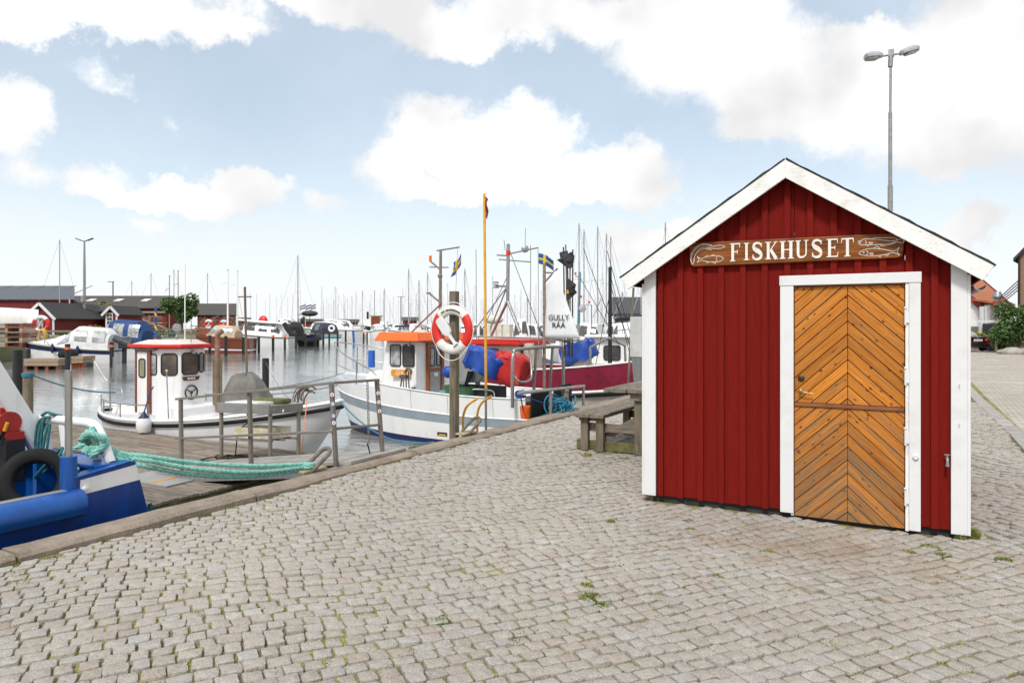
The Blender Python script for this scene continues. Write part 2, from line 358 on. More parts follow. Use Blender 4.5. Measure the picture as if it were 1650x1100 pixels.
# --- joint bed with soil and moss
m, N, L, b = nodes_mat('joint_soil'); tx = nn(N, L, 'ShaderNodeTexCoord')
n1 = nn(N, L, 'ShaderNodeTexNoise', {'Vector': tx.outputs['Object'], 'Scale': 2.3, 'Detail': 8, 'Roughness': .7})
n2 = nn(N, L, 'ShaderNodeTexNoise', {'Vector': tx.outputs['Object'], 'Scale': 60, 'Detail': 4})
r1 = nn(N, L, 'ShaderNodeMapRange', {0: n1.outputs['Fac'], 1: .40, 2: .56})
r2 = nn(N, L, 'ShaderNodeMapRange', {0: n2.outputs['Fac'], 1: .40, 2: .62})
x1 = nn(N, L, 'ShaderNodeMixRGB', {0: r2.outputs[0], 1: (.085, .064, .043, 1), 2: (.20, .15, .10, 1)})
x2 = nn(N, L, 'ShaderNodeMixRGB', {0: r2.outputs[0], 1: (.17, .17, .04, 1), 2: (.34, .30, .085, 1)})
x3 = nn(N, L, 'ShaderNodeMixRGB', {0: r1.outputs[0], 1: x1.outputs[0], 2: x2.outputs[0]})
L.new(x3.outputs[0], b.inputs['Base Color']); b.inputs['Roughness'].default_value = .95
bp = nn(N, L, 'ShaderNodeBump', {'Strength': .7, 'Distance': .01, 'Height': n2.outputs['Fac']}); L.new(bp.outputs[0], b.inputs['Normal'])
M_soil = m
pts = [[Vector((x, y, gz(x, y)-.0150)) for x in np.linspace(-5.3, 1.45, 34)] for y in np.linspace(-4, 24, 120)]
struct('ground', MB().grid(pts), M_soil, smooth=80)
# --- granite setts
m, N, L, b = nodes_mat('granite_setts'); tx = nn(N, L, 'ShaderNodeTexCoord'); ge = nn(N, L, 'ShaderNodeNewGeometry')
fine = nn(N, L, 'ShaderNodeTexNoise', {'Vector': tx.outputs['Object'], 'Scale': 150, 'Detail': 4, 'Roughness': .7})
mid = nn(N, L, 'ShaderNodeTexNoise', {'Vector': tx.outputs['Object'], 'Scale': 22, 'Detail': 5, 'Roughness': .6})
big = nn(N, L, 'ShaderNodeTexNoise', {'Vector': tx.outputs['Object'], 'Scale': .55, 'Detail': 4})
ramp = nn(N, L, 'ShaderNodeValToRGB', {0: ge.outputs['Random Per Island']})
e = ramp.color_ramp.elements; e[0].position = 0; e[0].color = (.385, .345, .295, 1); e[1].position = 1; e[1].color = (.465, .43, .38, 1)
for p, c in ((.10, (.41, .375, .325)), (.3, (.435, .40, .35)), (.5, (.42, .395, .36)), (.65, (.44, .40, .345)), (.8, (.425, .38, .33)), (.93, (.405, .345, .295)), (.97, (.45, .435, .41))):
    q = e.new(p); q.color = c+(1,)
sp = nn(N, L, 'ShaderNodeMapRange', {0: fine.outputs['Fac'], 1: .34, 2: .66, 3: .56, 4: 1.30})
md = nn(N, L, 'ShaderNodeMapRange', {0: mid.outputs['Fac'], 1: .35, 2: .65, 3: .88, 4: 1.09})
mu = nn(N, L, 'ShaderNodeMath', {0: sp.outputs[0], 1: md.outputs[0]}, operation='MULTIPLY')
hs = nn(N, L, 'ShaderNodeHueSaturation', {'Color': ramp.outputs[0], 'Value': mu.outputs[0]})
# rusty pink dirt in front of the hut, an actual stain with its own outline
spos = nn(N, L, 'ShaderNodeMapping', {0: tx.outputs['Object'], 'Location': (-.55, 5.6, 0), 'Scale': (1.5, .8, 1)}, vector_type='TEXTURE')
sl = nn(N, L, 'ShaderNodeVectorMath', {0: spos.outputs[0]}, operation='LENGTH')
sn = nn(N, L, 'ShaderNodeTexNoise', {'Vector': tx.outputs['Object'], 'Scale': 3.2, 'Detail': 6})
sa = nn(N, L, 'ShaderNodeMath', {0: sn.outputs['Fac'], 1: 2.2, 2: -.35}, operation='MULTIPLY_ADD')
sb = nn(N, L, 'ShaderNodeMath', {0: sa.outputs[0], 1: sl.outputs['Value']}, operation='SUBTRACT', use_clamp=True)
sc_ = nn(N, L, 'ShaderNodeMath', {0: sb.outputs[0], 1: 1.1}, operation='MULTIPLY', use_clamp=True)
st = nn(N, L, 'ShaderNodeMixRGB', {0: sc_.outputs[0], 1: hs.outputs[0], 2: (.84, .72, .63, 1)}, blend_type='MULTIPLY')
gb = nn(N, L, 'ShaderNodeMapRange', {0: big.outputs['Fac'], 1: .3, 2: .7, 3: .92, 4: 1.07})
h2 = nn(N, L, 'ShaderNodeHueSaturation', {'Color': st.outputs[0], 'Value': gb.outputs[0]})
L.new(h2.outputs[0], b.inputs['Base Color']); b.inputs['Roughness'].default_value = .8; b.inputs['Specular IOR Level'].default_value = .35
ad = nn(N, L, 'ShaderNodeMath', {0: fine.outputs['Fac'], 1: .35, 2: mid.outputs['Fac']}, operation='MULTIPLY_ADD')
bp = nn(N, L, 'ShaderNodeBump', {'Strength': 1.0, 'Distance': .016, 'Height': ad.outputs[0]}); L.new(bp.outputs[0], b.inputs['Normal'])
M_sett = m
rng = np.random.default_rng(7)
VS, FS = [], []; nv = 0
def stone(q, z0, h):
    """one sett: quad q (4x2, ccw) with chipped outline and domed top"""
    global nv
    ring = []
    for i in range(4):
        a, c = q[i], q[(i+1) % 4]; pv = q[i-1]
        ring.append(a+(pv-a)*.09*(.4+1.2*rng.random())); ring.append(a+(c-a)*.08*(.4+1.2*rng.random()))
        ring.append((a+c)/2+rng.normal(0, .0027, 2))
    ring = np.array(ring); c = ring.mean(0); k = len(ring); tilt = rng.normal(0, .035, 2)
    zt = z0+h+(ring-c)@tilt
    lev = [(1.0, -.05), (1.0, -.0055), (.975, -.001), (.88, .0006)]
    for s_, dz in lev:
        p = c+(ring-c)*s_; VS.append(np.column_stack([p, (zt+dz) if dz > -.04 else np.full(k, z0-.05)]))
    VS.append(np.array([[c[0], c[1], z0+h+.0012]]))
    for l in range(3):
        for j in range(k):
            a0 = nv+l*k+j; a1 = nv+l*k+(j+1) % k; FS.append((a0, a1, a1+k, a0+k))
    for j in range(k): FS.append((nv+3*k+j, nv+3*k+(j+1) % k, nv+4*k))
    nv += 4*k+1
HX0, HX1, HY0, HY1 = -2.2, .38, 6.42, 9.3
XMIN, XMAX, YMIN, YMAX = -5.24, 1.235, .9, 17.5
# courses run askew to the quay, gently wavy; cross joints staggered, but stacked into arcs along the edge
CA = R(55); cA, sA = math.cos(CA), math.sin(CA); CWD = .103
def warp(u, v): return .10*math.sin(.62*u+.35*v+.6)+.05*math.sin(1.25*u-.9*v)+.03*math.sin(2.6*u+1.7*v)
def w2(u, v):
    v = v+warp(u, v); return np.array([u*cA-v*sA, u*sA+v*cA])
for k in range(-40, 190):
    v0 = k*CWD-.9; wob = rng.normal(0, .003)
    # where this course leaves the quay edge
    us = (XMIN+v0*sA)/cA
    for _ in range(6): us += (XMIN-w2(us, v0)[0])/cA
    ph = ((w2(us, v0)[1])/1.35) % 1.0
    u = us-.13+.62*ph**1.7*.5; n_ = 0
    while True:
        dk_ = u-us
        ln = rng.uniform(.098, .132) if dk_ > .75 else rng.uniform(.102, .118)
        if dk_ > 3.2: ln *= .9
        if n_ == 12: ln *= rng.uniform(.5, 1.3)
        um = u+ln/2; c = w2(um, v0+CWD/2); n_ += 1
        if c[0] > XMAX or c[1] > YMAX: break
        if c[1] > YMIN and not (HX0 < c[0] < HX1 and HY0 < c[1] < HY1) and not (c[0] > .40 and c[1] > 6.6) and c[0] > XMIN-.03:
            g, g2 = rng.uniform(.0036, .0078), rng.uniform(.0052, .0084); sk = rng.normal(0, .004, 2)
            q = np.array([w2(u+g, v0+g2+wob), w2(u+ln-g, v0+g2+wob), w2(u+ln-g+sk[0], v0+CWD-g2+wob), w2(u+g+sk[1], v0+CWD-g2+wob)])
            q += rng.normal(0, .0026, (4, 2)); q[:, 0] = np.maximum(q[:, 0], XMIN-.012)
            if np.ptp(q[:, 0]) > .04 and rng.random() > .0004: stone(q, gz(c[0], c[1])+.004*math.sin(c[0]*5.1+1)*math.sin(c[1]*4.3), rng.normal(0, .0034))
        u += ln
# rougher straight-laid setts beside the hut, running askew to it
a = R(-44); ca, sa_ = math.cos(a), math.sin(a)
for r_ in range(-60, 200):
    u = -8.0+rng.random()*.1
    while u < 16:
        l_ = rng.uniform(.09, .17); w_ = .098
        cx = .8+(u+l_/2)*ca-(r_*w_)*sa_; cy = 9+(u+l_/2)*sa_+(r_*w_)*ca
        if .40 < cx < 1.22 and 6.62 < cy < YMAX:
            hx, hy = l_/2-rng.uniform(.005, .009), w_/2-rng.uniform(.005, .010)
            q = np.array([[-hx, -hy], [hx, -hy], [hx, hy], [-hx, hy]])+rng.normal(0, .005, (4, 2))
            q = np.column_stack([cx+q[:, 0]*ca-q[:, 1]*sa_, cy+q[:, 0]*sa_+q[:, 1]*ca])
            stone(q, gz(cx, cy), rng.normal(0, .006))
        u += l_
me = bpy.data.meshes.new('cobbles'); V = np.vstack(VS); me.from_pydata(V.tolist(), [], FS); me.materials.append(M_sett); me.shade_smooth()
me.set_sharp_from_angle(angle=R(55))
cob = bpy.data.objects.new('cobbles', me); COL.objects.link(cob); tag(cob, kind='structure')
# --- road beyond the hut and far ground
m, N, L, b = nodes_mat('road_setts'); tx = nn(N, L, 'ShaderNodeTexCoord')
mp = nn(N, L, 'ShaderNodeMapping', {0: tx.outputs['Object'], 'Rotation': (0, 0, R(30))})
br = nn(N, L, 'ShaderNodeTexBrick', {0: mp.outputs[0], 'Color1': (.54, .49, .42, 1), 'Color2': (.42, .375, .32, 1), 'Mortar': (.27, .23, .175, 1), 'Scale': 5.2, 'Mortar Size': .035, 'Brick Width': .55, 'Row Height': .5, 'Bias': .1})
n1 = nn(N, L, 'ShaderNodeTexNoise', {'Vector': tx.outputs['Object'], 'Scale': .8, 'Detail': 8, 'Roughness': .65})
r1 = nn(N, L, 'ShaderNodeMapRange', {0: n1.outputs['Fac'], 1: .3, 2: .7, 3: .72, 4: 1.12})
hs = nn(N, L, 'ShaderNodeHueSaturation', {'Color': br.outputs[0], 'Value': r1.outputs[0]}); L.new(hs.outputs[0], b.inputs['Base Color']); b.inputs['Roughness'].default_value = .85
bp = nn(N, L, 'ShaderNodeBump', {'Strength': .6, 'Distance': .02, 'Height': br.outputs['Fac']}, invert=True); L.new(bp.outputs[0], b.inputs['Normal'])
M_road = m
struct('road', MB().add([(1.44, -6, -.02), (70, -6, -.02), (70, 120, -.02), (1.44, 120, -.02)], [(0, 1, 2, 3)]), M_road)
M_earth = mat('far_quay_gravel', (.27, .25, .22), .9, col2=(.2, .18, .15), nscale=.6)
struct('far_ground', MB().add([(-5.3, 23.8, -.03), (1.46, 23.8, -.03), (1.46, 600, -.03), (-5.3, 600, -.03)], [(0, 1, 2, 3)])
       .add([(70, -60, -.03), (900, -60, -.03), (900, 600, -.03), (70, 600, -.03)], [(0, 1, 2, 3)])
       .add([(1.46, 120, -.03), (70, 120, -.03), (70, 600, -.03), (1.46, 600, -.03)], [(0, 1, 2, 3)])
       .add([(-5.3, -60, -.03), (70, -60, -.03), (70, -6, -.03), (-5.3, -6, -.03)], [(0, 1, 2, 3)]).add([(-5.3,-6,-.03),(1.44,-6,-.03),(1.44,-3.9,-.03),(-5.3,-3.9,-.03)],[(0,1,2,3)]), M_earth)
# dressed stone line between setts and road, each slab with rounded arrises
mb = MB(); y = -2.0
while y < 40:
    l_ = random.Random(int(y*10)).uniform(.55, .9); xx = 1.34-.018*max(0, min(y, 18)-12)
    mb.box((xx, y+l_/2, -.012), (.20, l_-.012, .05)); y += l_
M_slab = mat('pale_kerb_stone', (.37, .345, .315), .8, col2=(.27, .25, .22), nscale=5, bump=.4, bscale=50, island=.08)
tag(mkobj('road_kerb', mb, M_slab, bevel=.008), kind='structure')
struct('pavement', MB().add([C(29, 36.5, .01), C(45, 31, .01), C(60, 60, .01), C(33, 48, .01)], [(0, 1, 2, 3)]), mat('red_gravel_pavement', (.36, .23, .17), .9, col2=(.3, .2, .15), nscale=2))
# --- quay wall and its edge stones
m_q = mat('quay_concrete', (.31, .25, .195), .85, col2=(.18, .145, .11), nscale=5, nlo=.35, nhi=.7, bump=.7, bscale=35, speck=(90, .58, .66, (.38, .33, .28)))
struct('quay_wall', MB().lohi((-5.50, -40, -2.2), (-5.26, 400, -.10)), mat('quay_wall_concrete', (.11, .105, .09), .9, col2=(.06, .065, .045), nscale=4, bump=.5))
mb = MB(); y = -3.3; rr = random.Random(3); joints = [4.58]
while y < 60:
    l_ = rr.uniform(1.7, 2.6); 
    if y < 4.58 < y+l_+.8: l_ = 4.58-y
    p = []; w = .47; n = max(3, int(l_/.16))
    secs = []
    jz, jx = rr.uniform(-.008, .008), rr.uniform(-.01, .01)
    for i in range(n+1):
        yy = y+.012+(l_-.024)*i/n
        f = lambda a: (mnoise.noise(Vector((yy*3.1, a*7.7, 1.3)))*.016)
        x0, x1 = -5.515+f(1)*.6+jx, -5.265+f(2)+jx
        zt = .046+jz+f(3)*.7; ed = .02
        secs.append([Vector((x0, yy, -.14)), Vector((x0, yy, zt-ed-.01)), Vector((x0+ed, yy, zt)), Vector((x0+.12, yy, zt+f(4)*.3)), Vector((x1-ed*1.5, yy, zt-.004)), Vector((x1, yy, zt-ed*1.6)), Vector((x1+f(5)*.4, yy, -.14))])
    mb.loft([list(reversed(s)) for s in secs])
    y += l_
struct('quay_edge', mb, m_q, smooth=35)
# --- grass and moss in the joints, weeds along edges: uncountable, one object
M_grass = mat('short_grass', (.085, .145, .02), .8, col2=(.26, .24, .05), nscale=1.8, island=.3)
mb = MB(); rr = random.Random(11)
def tuft(x, y, rad, n, h):
    for i in range(n):
        a = rr.uniform(0, 2*PI); d = rad*math.sqrt(rr.random()); bx, by = x+d*math.cos(a), y+d*math.sin(a); z = gz(bx, by)-.012
        hh = h*rr.uniform(.5, 1.2)*(1-.4*d/rad); w = rr.uniform(.0022, .005); la = rr.uniform(0, 2*PI); le = hh*rr.uniform(.2, 1.0)
        t = Vector((math.cos(la), math.sin(la), 0)); s_ = Vector((-t.y, t.x, 0))*w; b0 = Vector((bx, by, z))
        mdp = b0+t*le*.4+UP*hh*.65; tip = b0+t*le+UP*hh
        mb.add([b0-s_, b0+s_, mdp+s_*.7, mdp-s_*.7, tip], [(0, 1, 2, 3), (3, 2, 4)])
def tp(px, py, rad, n, h):
    p = at(px, py, z=0); tuft(p.x, p.y, rad*.8, int(n*2.2), h*1.15)
for t in [(1562,858,.09,260,.075),(1548,862,.05,90,.05),(952,962,.10,150,.035),(945,942,.05,60,.03),(970,975,.06,60,.03),(712,996,.08,90,.022),(1500,873,.09,110,.03),(1468,882,.05,60,.03),(1520,886,.07,80,.03),(1618,895,.07,90,.035),(1340,1031,.06,70,.03),(1110,832,.05,50,.03),(1113,845,.05,50,.025),(985,835,.05,40,.03),(460,785,.10,130,.05),(400,800,.09,90,.04),(430,795,.09,70,.04),(370,815,.1,40,.03),(330,825,.1,30,.02),(680,722,.22,200,.035),(705,716,.2,160,.04),(650,735,.2,90,.03),(585,752,.2,60,.03),(560,760,.15,40,.03),(800,692,.2,90,.035),(845,683,.2,60,.03),(900,672,.2,60,.03),(255,842,.12,60,.02),(945,733,.10,80,.05),(975,728,.15,60,.04),(1010,737,.10,40,.04),(1055,880,.05,20,.02),(1160,920,.06,30,.02),(1240,880,.05,30,.02),(20,905,.1,60,.02),(90,897,.08,40,.02)]:
    tp(*t)
for i in range(5200):                                       # moss and blades down in the joints
    x, y = rr.uniform(-5.2, 1.15), rr.uniform(1.2, 9); 
    if HX0 < x < HX1 and y > HY0: continue
    if mnoise.noise(Vector((x*.9, y*.9, 4)))+rr.uniform(-.35, .35) < .0: continue
    tuft(x, y, .03, 8, .017)
for i in range(260):
    x = -5.24+abs(rr.gauss(0, .03)); y = rr.uniform(1, 16)
    if mnoise.noise(Vector((0, y*1.3, 9))) > -.05: tuft(x, y, .03, 12, .025)
tag(mkobj('grass', mb, M_grass), kind='stuff')
tag(bpy.data.objects['grass'], 'short green grass tufts and moss growing between the cobbles', 'grass')
# ================================================================== the red fish hut
HXL, HXR, YW, HD = -2.17, .352, 6.45, 2.75           # left / right wall, front plane, depth
XC = -.924; ZR = 2.976; SL = .65                      # ridge and roof slope
hut = thing('fish_hut', 'red board and batten hut with white trim and a chevron plank door', 'hut', (XC, YW, 0))
roof_under = lambda x: ZR-.145-SL*abs(x-XC)
# boards: front wall, in strips so every board takes its own tone
mb = MB(); BX = [-2.075]
mb_b = MB()
edges = [HXL+.02, -2.03, -1.845, -1.662, -1.478, -1.292, -1.108, -.925, -.745, -.565, -.385, -.205, -.022, .15, HXR-.02]
def frontpoly(x0, x1, zb, y, d, out):
    zt0, zt1 = roof_under(x0)+.05, roof_under(x1)+.05
    if x0 < XC < x1: poly = [(x0, zb), (x1, zb), (x1, zt1), (XC, roof_under(XC)+.05), (x0, zt0)]
    else: poly = [(x0, zb), (x1, zb), (x1, zt1), (x0, zt0)]
    out.prism(poly, (0, y, 0), (1, 0, 0), (0, 0, 1), (0, 1, 0), d)
DX0, DX1, DZT = -.872, -.051, 1.93
for i in range(len(edges)-1):
    x0, x1 = edges[i], edges[i+1]
    for s0, s1, zb in ((x0, min(x1, DX0), .02), (max(x0, DX0), min(x1, DX1), DZT), (max(x0, DX1), x1, .02)):
        if s1-s0 > .01: frontpoly(s0+.0015, s1-.0015, zb+random.Random(i).uniform(-.004, .006), YW+.002, .022, mb)
for lo, hi in (((HXL+.022, YW+.024, .02), (HXL+.044, YW+HD, 2.0)), ((HXR-.044, YW+.024, .02), (HXR-.022, YW+HD, 2.0))): mb.lohi(lo, hi)
frontpoly(HXL+.05, HXR-.05, .02, YW+HD-.022, .022, mb)
wall = mkobj('wall', mb, M_red, hut, bevel=.002)
mb = MB()
for x in edges[1:-1]:
    w = .025; y = YW-.030
    zb = DZT+.08 if (-.99 < x < .065) else .02
    frontpoly(x-w, x+w, zb, y, .0315, mb)
for j in range(1, 14):
    for xx in (HXL+.002, HXR-.022): mb.lohi((xx, YW+.02+j*.19-.024, .015), (xx+.02, YW+.02+j*.19+.024, 1.98))
mkobj('batten', mb, M_red, wall, bevel=.003)
mkobj('plinth', MB().lohi((HXL+.05, YW+.035, -.12), (HXR-.03, YW+HD-.05, .055)).lohi((DX0-.02, YW+.028, -.12), (DX1+.03, YW+.034, -.012)), M_plinth, hut, bevel=.006)
for x0, x1 in ((HXL-.012, HXL+.098), (HXR-.094, HXR+.012)):
    mb = MB(); poly = [(x0, -.0 if x0 > 0 else .018), (x1, -.0 if x0 > 0 else .018), (x1, roof_under(x1)+.03), (x0, roof_under(x0)+.03)]
    mb.prism(poly, (0, YW-.042, 0), (1, 0, 0), (0, 0, 1), (0, 1, 0), .022)
    xs = x0-.0 if x0 < 0 else x1
    mb.lohi((xs-.022 if x0 < 0 else xs, YW-.041, poly[0][1]), (xs if x0 < 0 else xs+.022, YW+.07, 1.98))
    mkobj('corner_board', mb, M_white, hut, bevel=.003)
# door casing
mb = MB(); CW = .108; yc = YW-.046
mb.lohi((DX0-CW, yc, .012), (DX0-.002, yc+.026, DZT)); mb.lohi((DX1+.028, yc, -.012), (DX1+CW, yc+.026, DZT)); mb.lohi((DX0-CW-.006, yc-.006, DZT), (DX1+CW+.006, yc+.026, DZT+.083))
cs = mkobj('door_casing', mb, M_white, hut, bevel=.003)
mb = MB(); mb.lohi((DX0-.024, YW-.030, -.01), (DX0-.003, YW+.03, DZT-.002)); mb.lohi((DX1+.003, YW-.040, -.02), (DX1+.0265, YW+.03, DZT-.002))
mkobj('door_jamb', mb, M_fasc, cs, bevel=.002)
# chevron door: each half has its own planks left and right of the centre line
def clip(poly, lo, hi):
    for ax, v, keep in ((0, lo[0], 1), (0, hi[0], -1), (1, lo[1], 1), (1, hi[1], -1)):
        out = []
        for i in range(len(poly)):
            a, b_ = poly[i], poly[(i+1) % len(poly)]; da, db = (a[ax]-v)*keep, (b_[ax]-v)*keep
            if da >= 0: out.append(a)
            if da*db < 0:
                t = da/(da-db); out.append((a[0]+(b_[0]-a[0])*t, a[1]+(b_[1]-a[1])*t))
        poly = out
        if len(poly) < 3: return None
    return poly
ANG = 43
def plank_mat(name, ang):
    m, N, L, b = nodes_mat(name); tx = nn(N, L, 'ShaderNodeTexCoord'); ge = nn(N, L, 'ShaderNodeNewGeometry')
    mp0 = nn(N, L, 'ShaderNodeMapping', {0: tx.outputs['Object'], 'Rotation': (0, R(ang), 0)})
    off = nn(N, L, 'ShaderNodeVectorMath', {0: mp0.outputs[0]}, operation='ADD')
    sh = nn(N, L, 'ShaderNodeMath', {0: ge.outputs['Random Per Island'], 1: 37.0}, operation='MULTIPLY')
    cx = nn(N, L, 'ShaderNodeCombineXYZ', {0: sh.outputs[0], 1: 0.0, 2: sh.outputs[0]}); L.new(cx.outputs[0], off.inputs[1])
    mp = nn(N, L, 'ShaderNodeMapping', {0: off.outputs[0], 'Scale': (2.2, 10, 58)})
    g = nn(N, L, 'ShaderNodeTexNoise', {'Vector': mp.outputs[0], 'Scale': 1.5, 'Detail': 8, 'Roughness': .65, 'Distortion': .8})
    rp = nn(N, L, 'ShaderNodeValToRGB', {0: g.outputs['Fac']}); e = rp.color_ramp.elements
    e[0].position = .30; e[0].color = (.22, .065, .010, 1); e[1].position = .72; e[1].color = (.64, .25, .032, 1)
    q = e.new(.48); q.color = (.50, .17, .017, 1)
    hv = nn(N, L, 'ShaderNodeMapRange', {0: ge.outputs['Random Per Island'], 3: .72, 4: 1.18}); hs = nn(N, L, 'ShaderNodeHueSaturation', {'Color': rp.outputs[0], 'Value': hv.outputs[0]})
    # knots
    mk = nn(N, L, 'ShaderNodeMapping', {0: off.outputs[0], 'Scale': (1, 1, 1.9)})
    vo = nn(N, L, 'ShaderNodeTexVoronoi', {'Vector': mk.outputs[0], 'Scale': 10.5, 'Randomness': 1.0})
    nk = nn(N, L, 'ShaderNodeTexNoise', {'Vector': off.outputs[0], 'Scale': 40, 'Detail': 3})
    dk = nn(N, L, 'ShaderNodeMath', {0: nk.outputs['Fac'], 1: .10, 2: vo.outputs['Distance']}, operation='MULTIPLY_ADD')
    kk = nn(N, L, 'ShaderNodeMapRange', {0: dk.outputs[0], 1: .15, 2: .24, 3: 1.0, 4: 0.0})
    k2 = nn(N, L, 'ShaderNodeMixRGB', {0: kk.outputs[0], 1: hs.outputs[0], 2: (.075, .026, .009, 1)})
    # grey weathering, heavier low down and in patches
    wz = nn(N, L, 'ShaderNodeSeparateXYZ', {0: tx.outputs['Object']})
    wn_ = nn(N, L, 'ShaderNodeTexNoise', {'Vector': mp.outputs[0], 'Scale': .75, 'Detail': 9, 'Roughness': .72})
    lo_ = nn(N, L, 'ShaderNodeMapRange', {0: wz.outputs[2], 1: 0.0, 2: 1.2, 3: .13, 4: .0})
    wv_ = nn(N, L, 'ShaderNodeMath', {0: wn_.outputs['Fac'], 1: lo_.outputs[0]}, operation='ADD')
    wr = nn(N, L, 'ShaderNodeMapRange', {0: wv_.outputs[0], 1: .53, 2: .68, 3: 0, 4: .88})
    k3 = nn(N, L, 'ShaderNodeMixRGB', {0: wr.outputs[0], 1: k2.outputs[0], 2: (.17, .125, .075, 1)})
    L.new(k3.outputs[0], b.inputs['Base Color']); b.inputs['Roughness'].default_value = .62; b.inputs['Specular IOR Level'].default_value = .3
    bp = nn(N, L, 'ShaderNodeBump', {'Strength': .35, 'Distance': .006, 'Height': g.outputs['Fac']}); L.new(bp.outputs[0], b.inputs['Normal'])
    return m
MPL, MPR = plank_mat('pine_planks_rising', ANG), plank_mat('pine_planks_falling', -ANG)
DCX = -.462; yd = YW-.016
def leaf(name, z0, z1):
    base = MB().lohi((DX0+.004, YW-.001, z0+.004), (DX1-.004, YW+.026, z1-.004))
    lf = mkobj(name, base, mat('door_groove', (.03, .012, .004), .9), hut)
    for side, x0, x1, mm in ((1, DX0+.003, DCX-.002, MPL), (-1, DCX+.002, DX1-.003, MPR)):
        mb = MB(); p = .0775; t = math.tan(R(ANG)); vstep = p/math.cos(R(ANG))
        for i in range(-4, 40):
            zc = i*vstep+(z0 if z0 > .5 else .02)-.8          # height of the plank's lower edge at the centre line
            q = []
            for (x, zz) in ((DCX-1.0*side, 0), (DCX, 0)):
                q.append((x, zc-(abs(x-DCX))*t))
            gap = .0075
            poly = [(q[0][0], q[0][1]+gap), (q[1][0], q[1][1]+gap), (q[1][0], q[1][1]+vstep), (q[0][0], q[0][1]+vstep)]
            if side < 0: poly = poly[::-1]
            poly = clip(poly, (x0, z0+.003), (x1, z1-.003))
            if poly: mb.prism(poly, (0, yd+random.Random(i*side).uniform(0, .0015), 0), (1, 0, 0), (0, 0, 1), (0, 1, 0), .0145)
        mkobj('chevron_planks', mb, mm, lf, bevel=.0035)
    return lf
lf_up = leaf('upper_door', .944, 1.916); lf_lo = leaf('lower_door', -.012, .914)
M_bs = mat('brown_strip', (.25, .085, .032), .65, col2=(.17, .06, .025), nscale=8)
mkobj('weather_strip', MB().lohi((DX0+.004, YW-.030, .9145), (DX1-.004, YW-.002, .9435)), M_bs, hut, bevel=.004)
mkobj('head_strip', MB().lohi((DX0+.004, YW-.022, 1.9165), (DX1-.004, YW+.02, 1.928)), M_bs, hut, bevel=.003)
M_brass = mat('worn_brass', (.34, .25, .13), .4, .8, col2=(.2, .14, .08), nscale=20)
mb = MB().lathe([(.0, 0), (.027, 0), (.027, .008), (.018, .014), (.0, .014)], at(1291, 609, Y=yd), 18, (0, -1, 0)); mkobj('lock', mb, mat('dark_bronze', (.07, .05, .035), .45, .7), lf_up, smooth=40)
hp = at(1290, 630, Y=yd)
mb = MB().lathe([(0, 0), (.019, 0), (.019, .006), (.009, .012), (.009, .045), (0, .045)], hp, 14, (0, -1, 0)); mb.tube(smoothpath([hp+Vector((0, -.04, 0)), hp+Vector((.03, -.046, -.002)), hp+Vector((.075, -.044, -.012)), hp+Vector((.105, -.04, -.014))], 4), .0075, 8)
mkobj('door_handle', mb, M_brass, lf_up, smooth=40)
for py, lf in ((511, lf_up), (608, lf_up), (705, lf_lo), (802, lf_lo)):
    p = at(1459, py, Y=YW-.055); mb = MB().tube([p+Vector((0, 0, -.06)), p+Vector((0, 0, .06))], .008, 10).box(p+Vector((.014, .0, .0)), (.022, .008, .085)).ball(p+Vector((0, 0, .073)), .011, 8)
    mkobj('hinge', mb, M_white, lf, smooth=40)
p = at(1475.5, 736, Y=yc); mkobj('white_knob', MB().lathe([(0, 0), (.022, 0), (.022, .012), (.013, .022), (.006, .018), (0, .016)], p, 18, (0, -1, 0)), M_white, hut, smooth=40)
p = at(1526, 737, Y=YW); mb = MB().tube([p, p+Vector((0, -.05, 0))], .011, 10).tube(smoothpath([p+Vector((0, -.045, 0)), p+Vector((0, -.065, -.005)), p+Vector((0, -.07, -.045))], 5), .010, 10).tube([p+Vector((-.0, -.045, .0)), p+Vector((0, -.045, .028))], .006, 8).box(p+Vector((0, -.045, .03)), (.04, .012, .007)).tube([p+Vector((0, -.07, -.04)), p+Vector((0, -.07, -.056))], .0135, 10)
mkobj('water_tap', mb, M_galv, hut, smooth=40)
for py in (620, 683): 
    p = at(1546, py, Y=YW-.042); mkobj('screw_hook', MB().tube([p, p+Vector((0, -.025, 0)), p+Vector((0, -.028, .012))], .0035, 6), M_white, hut)
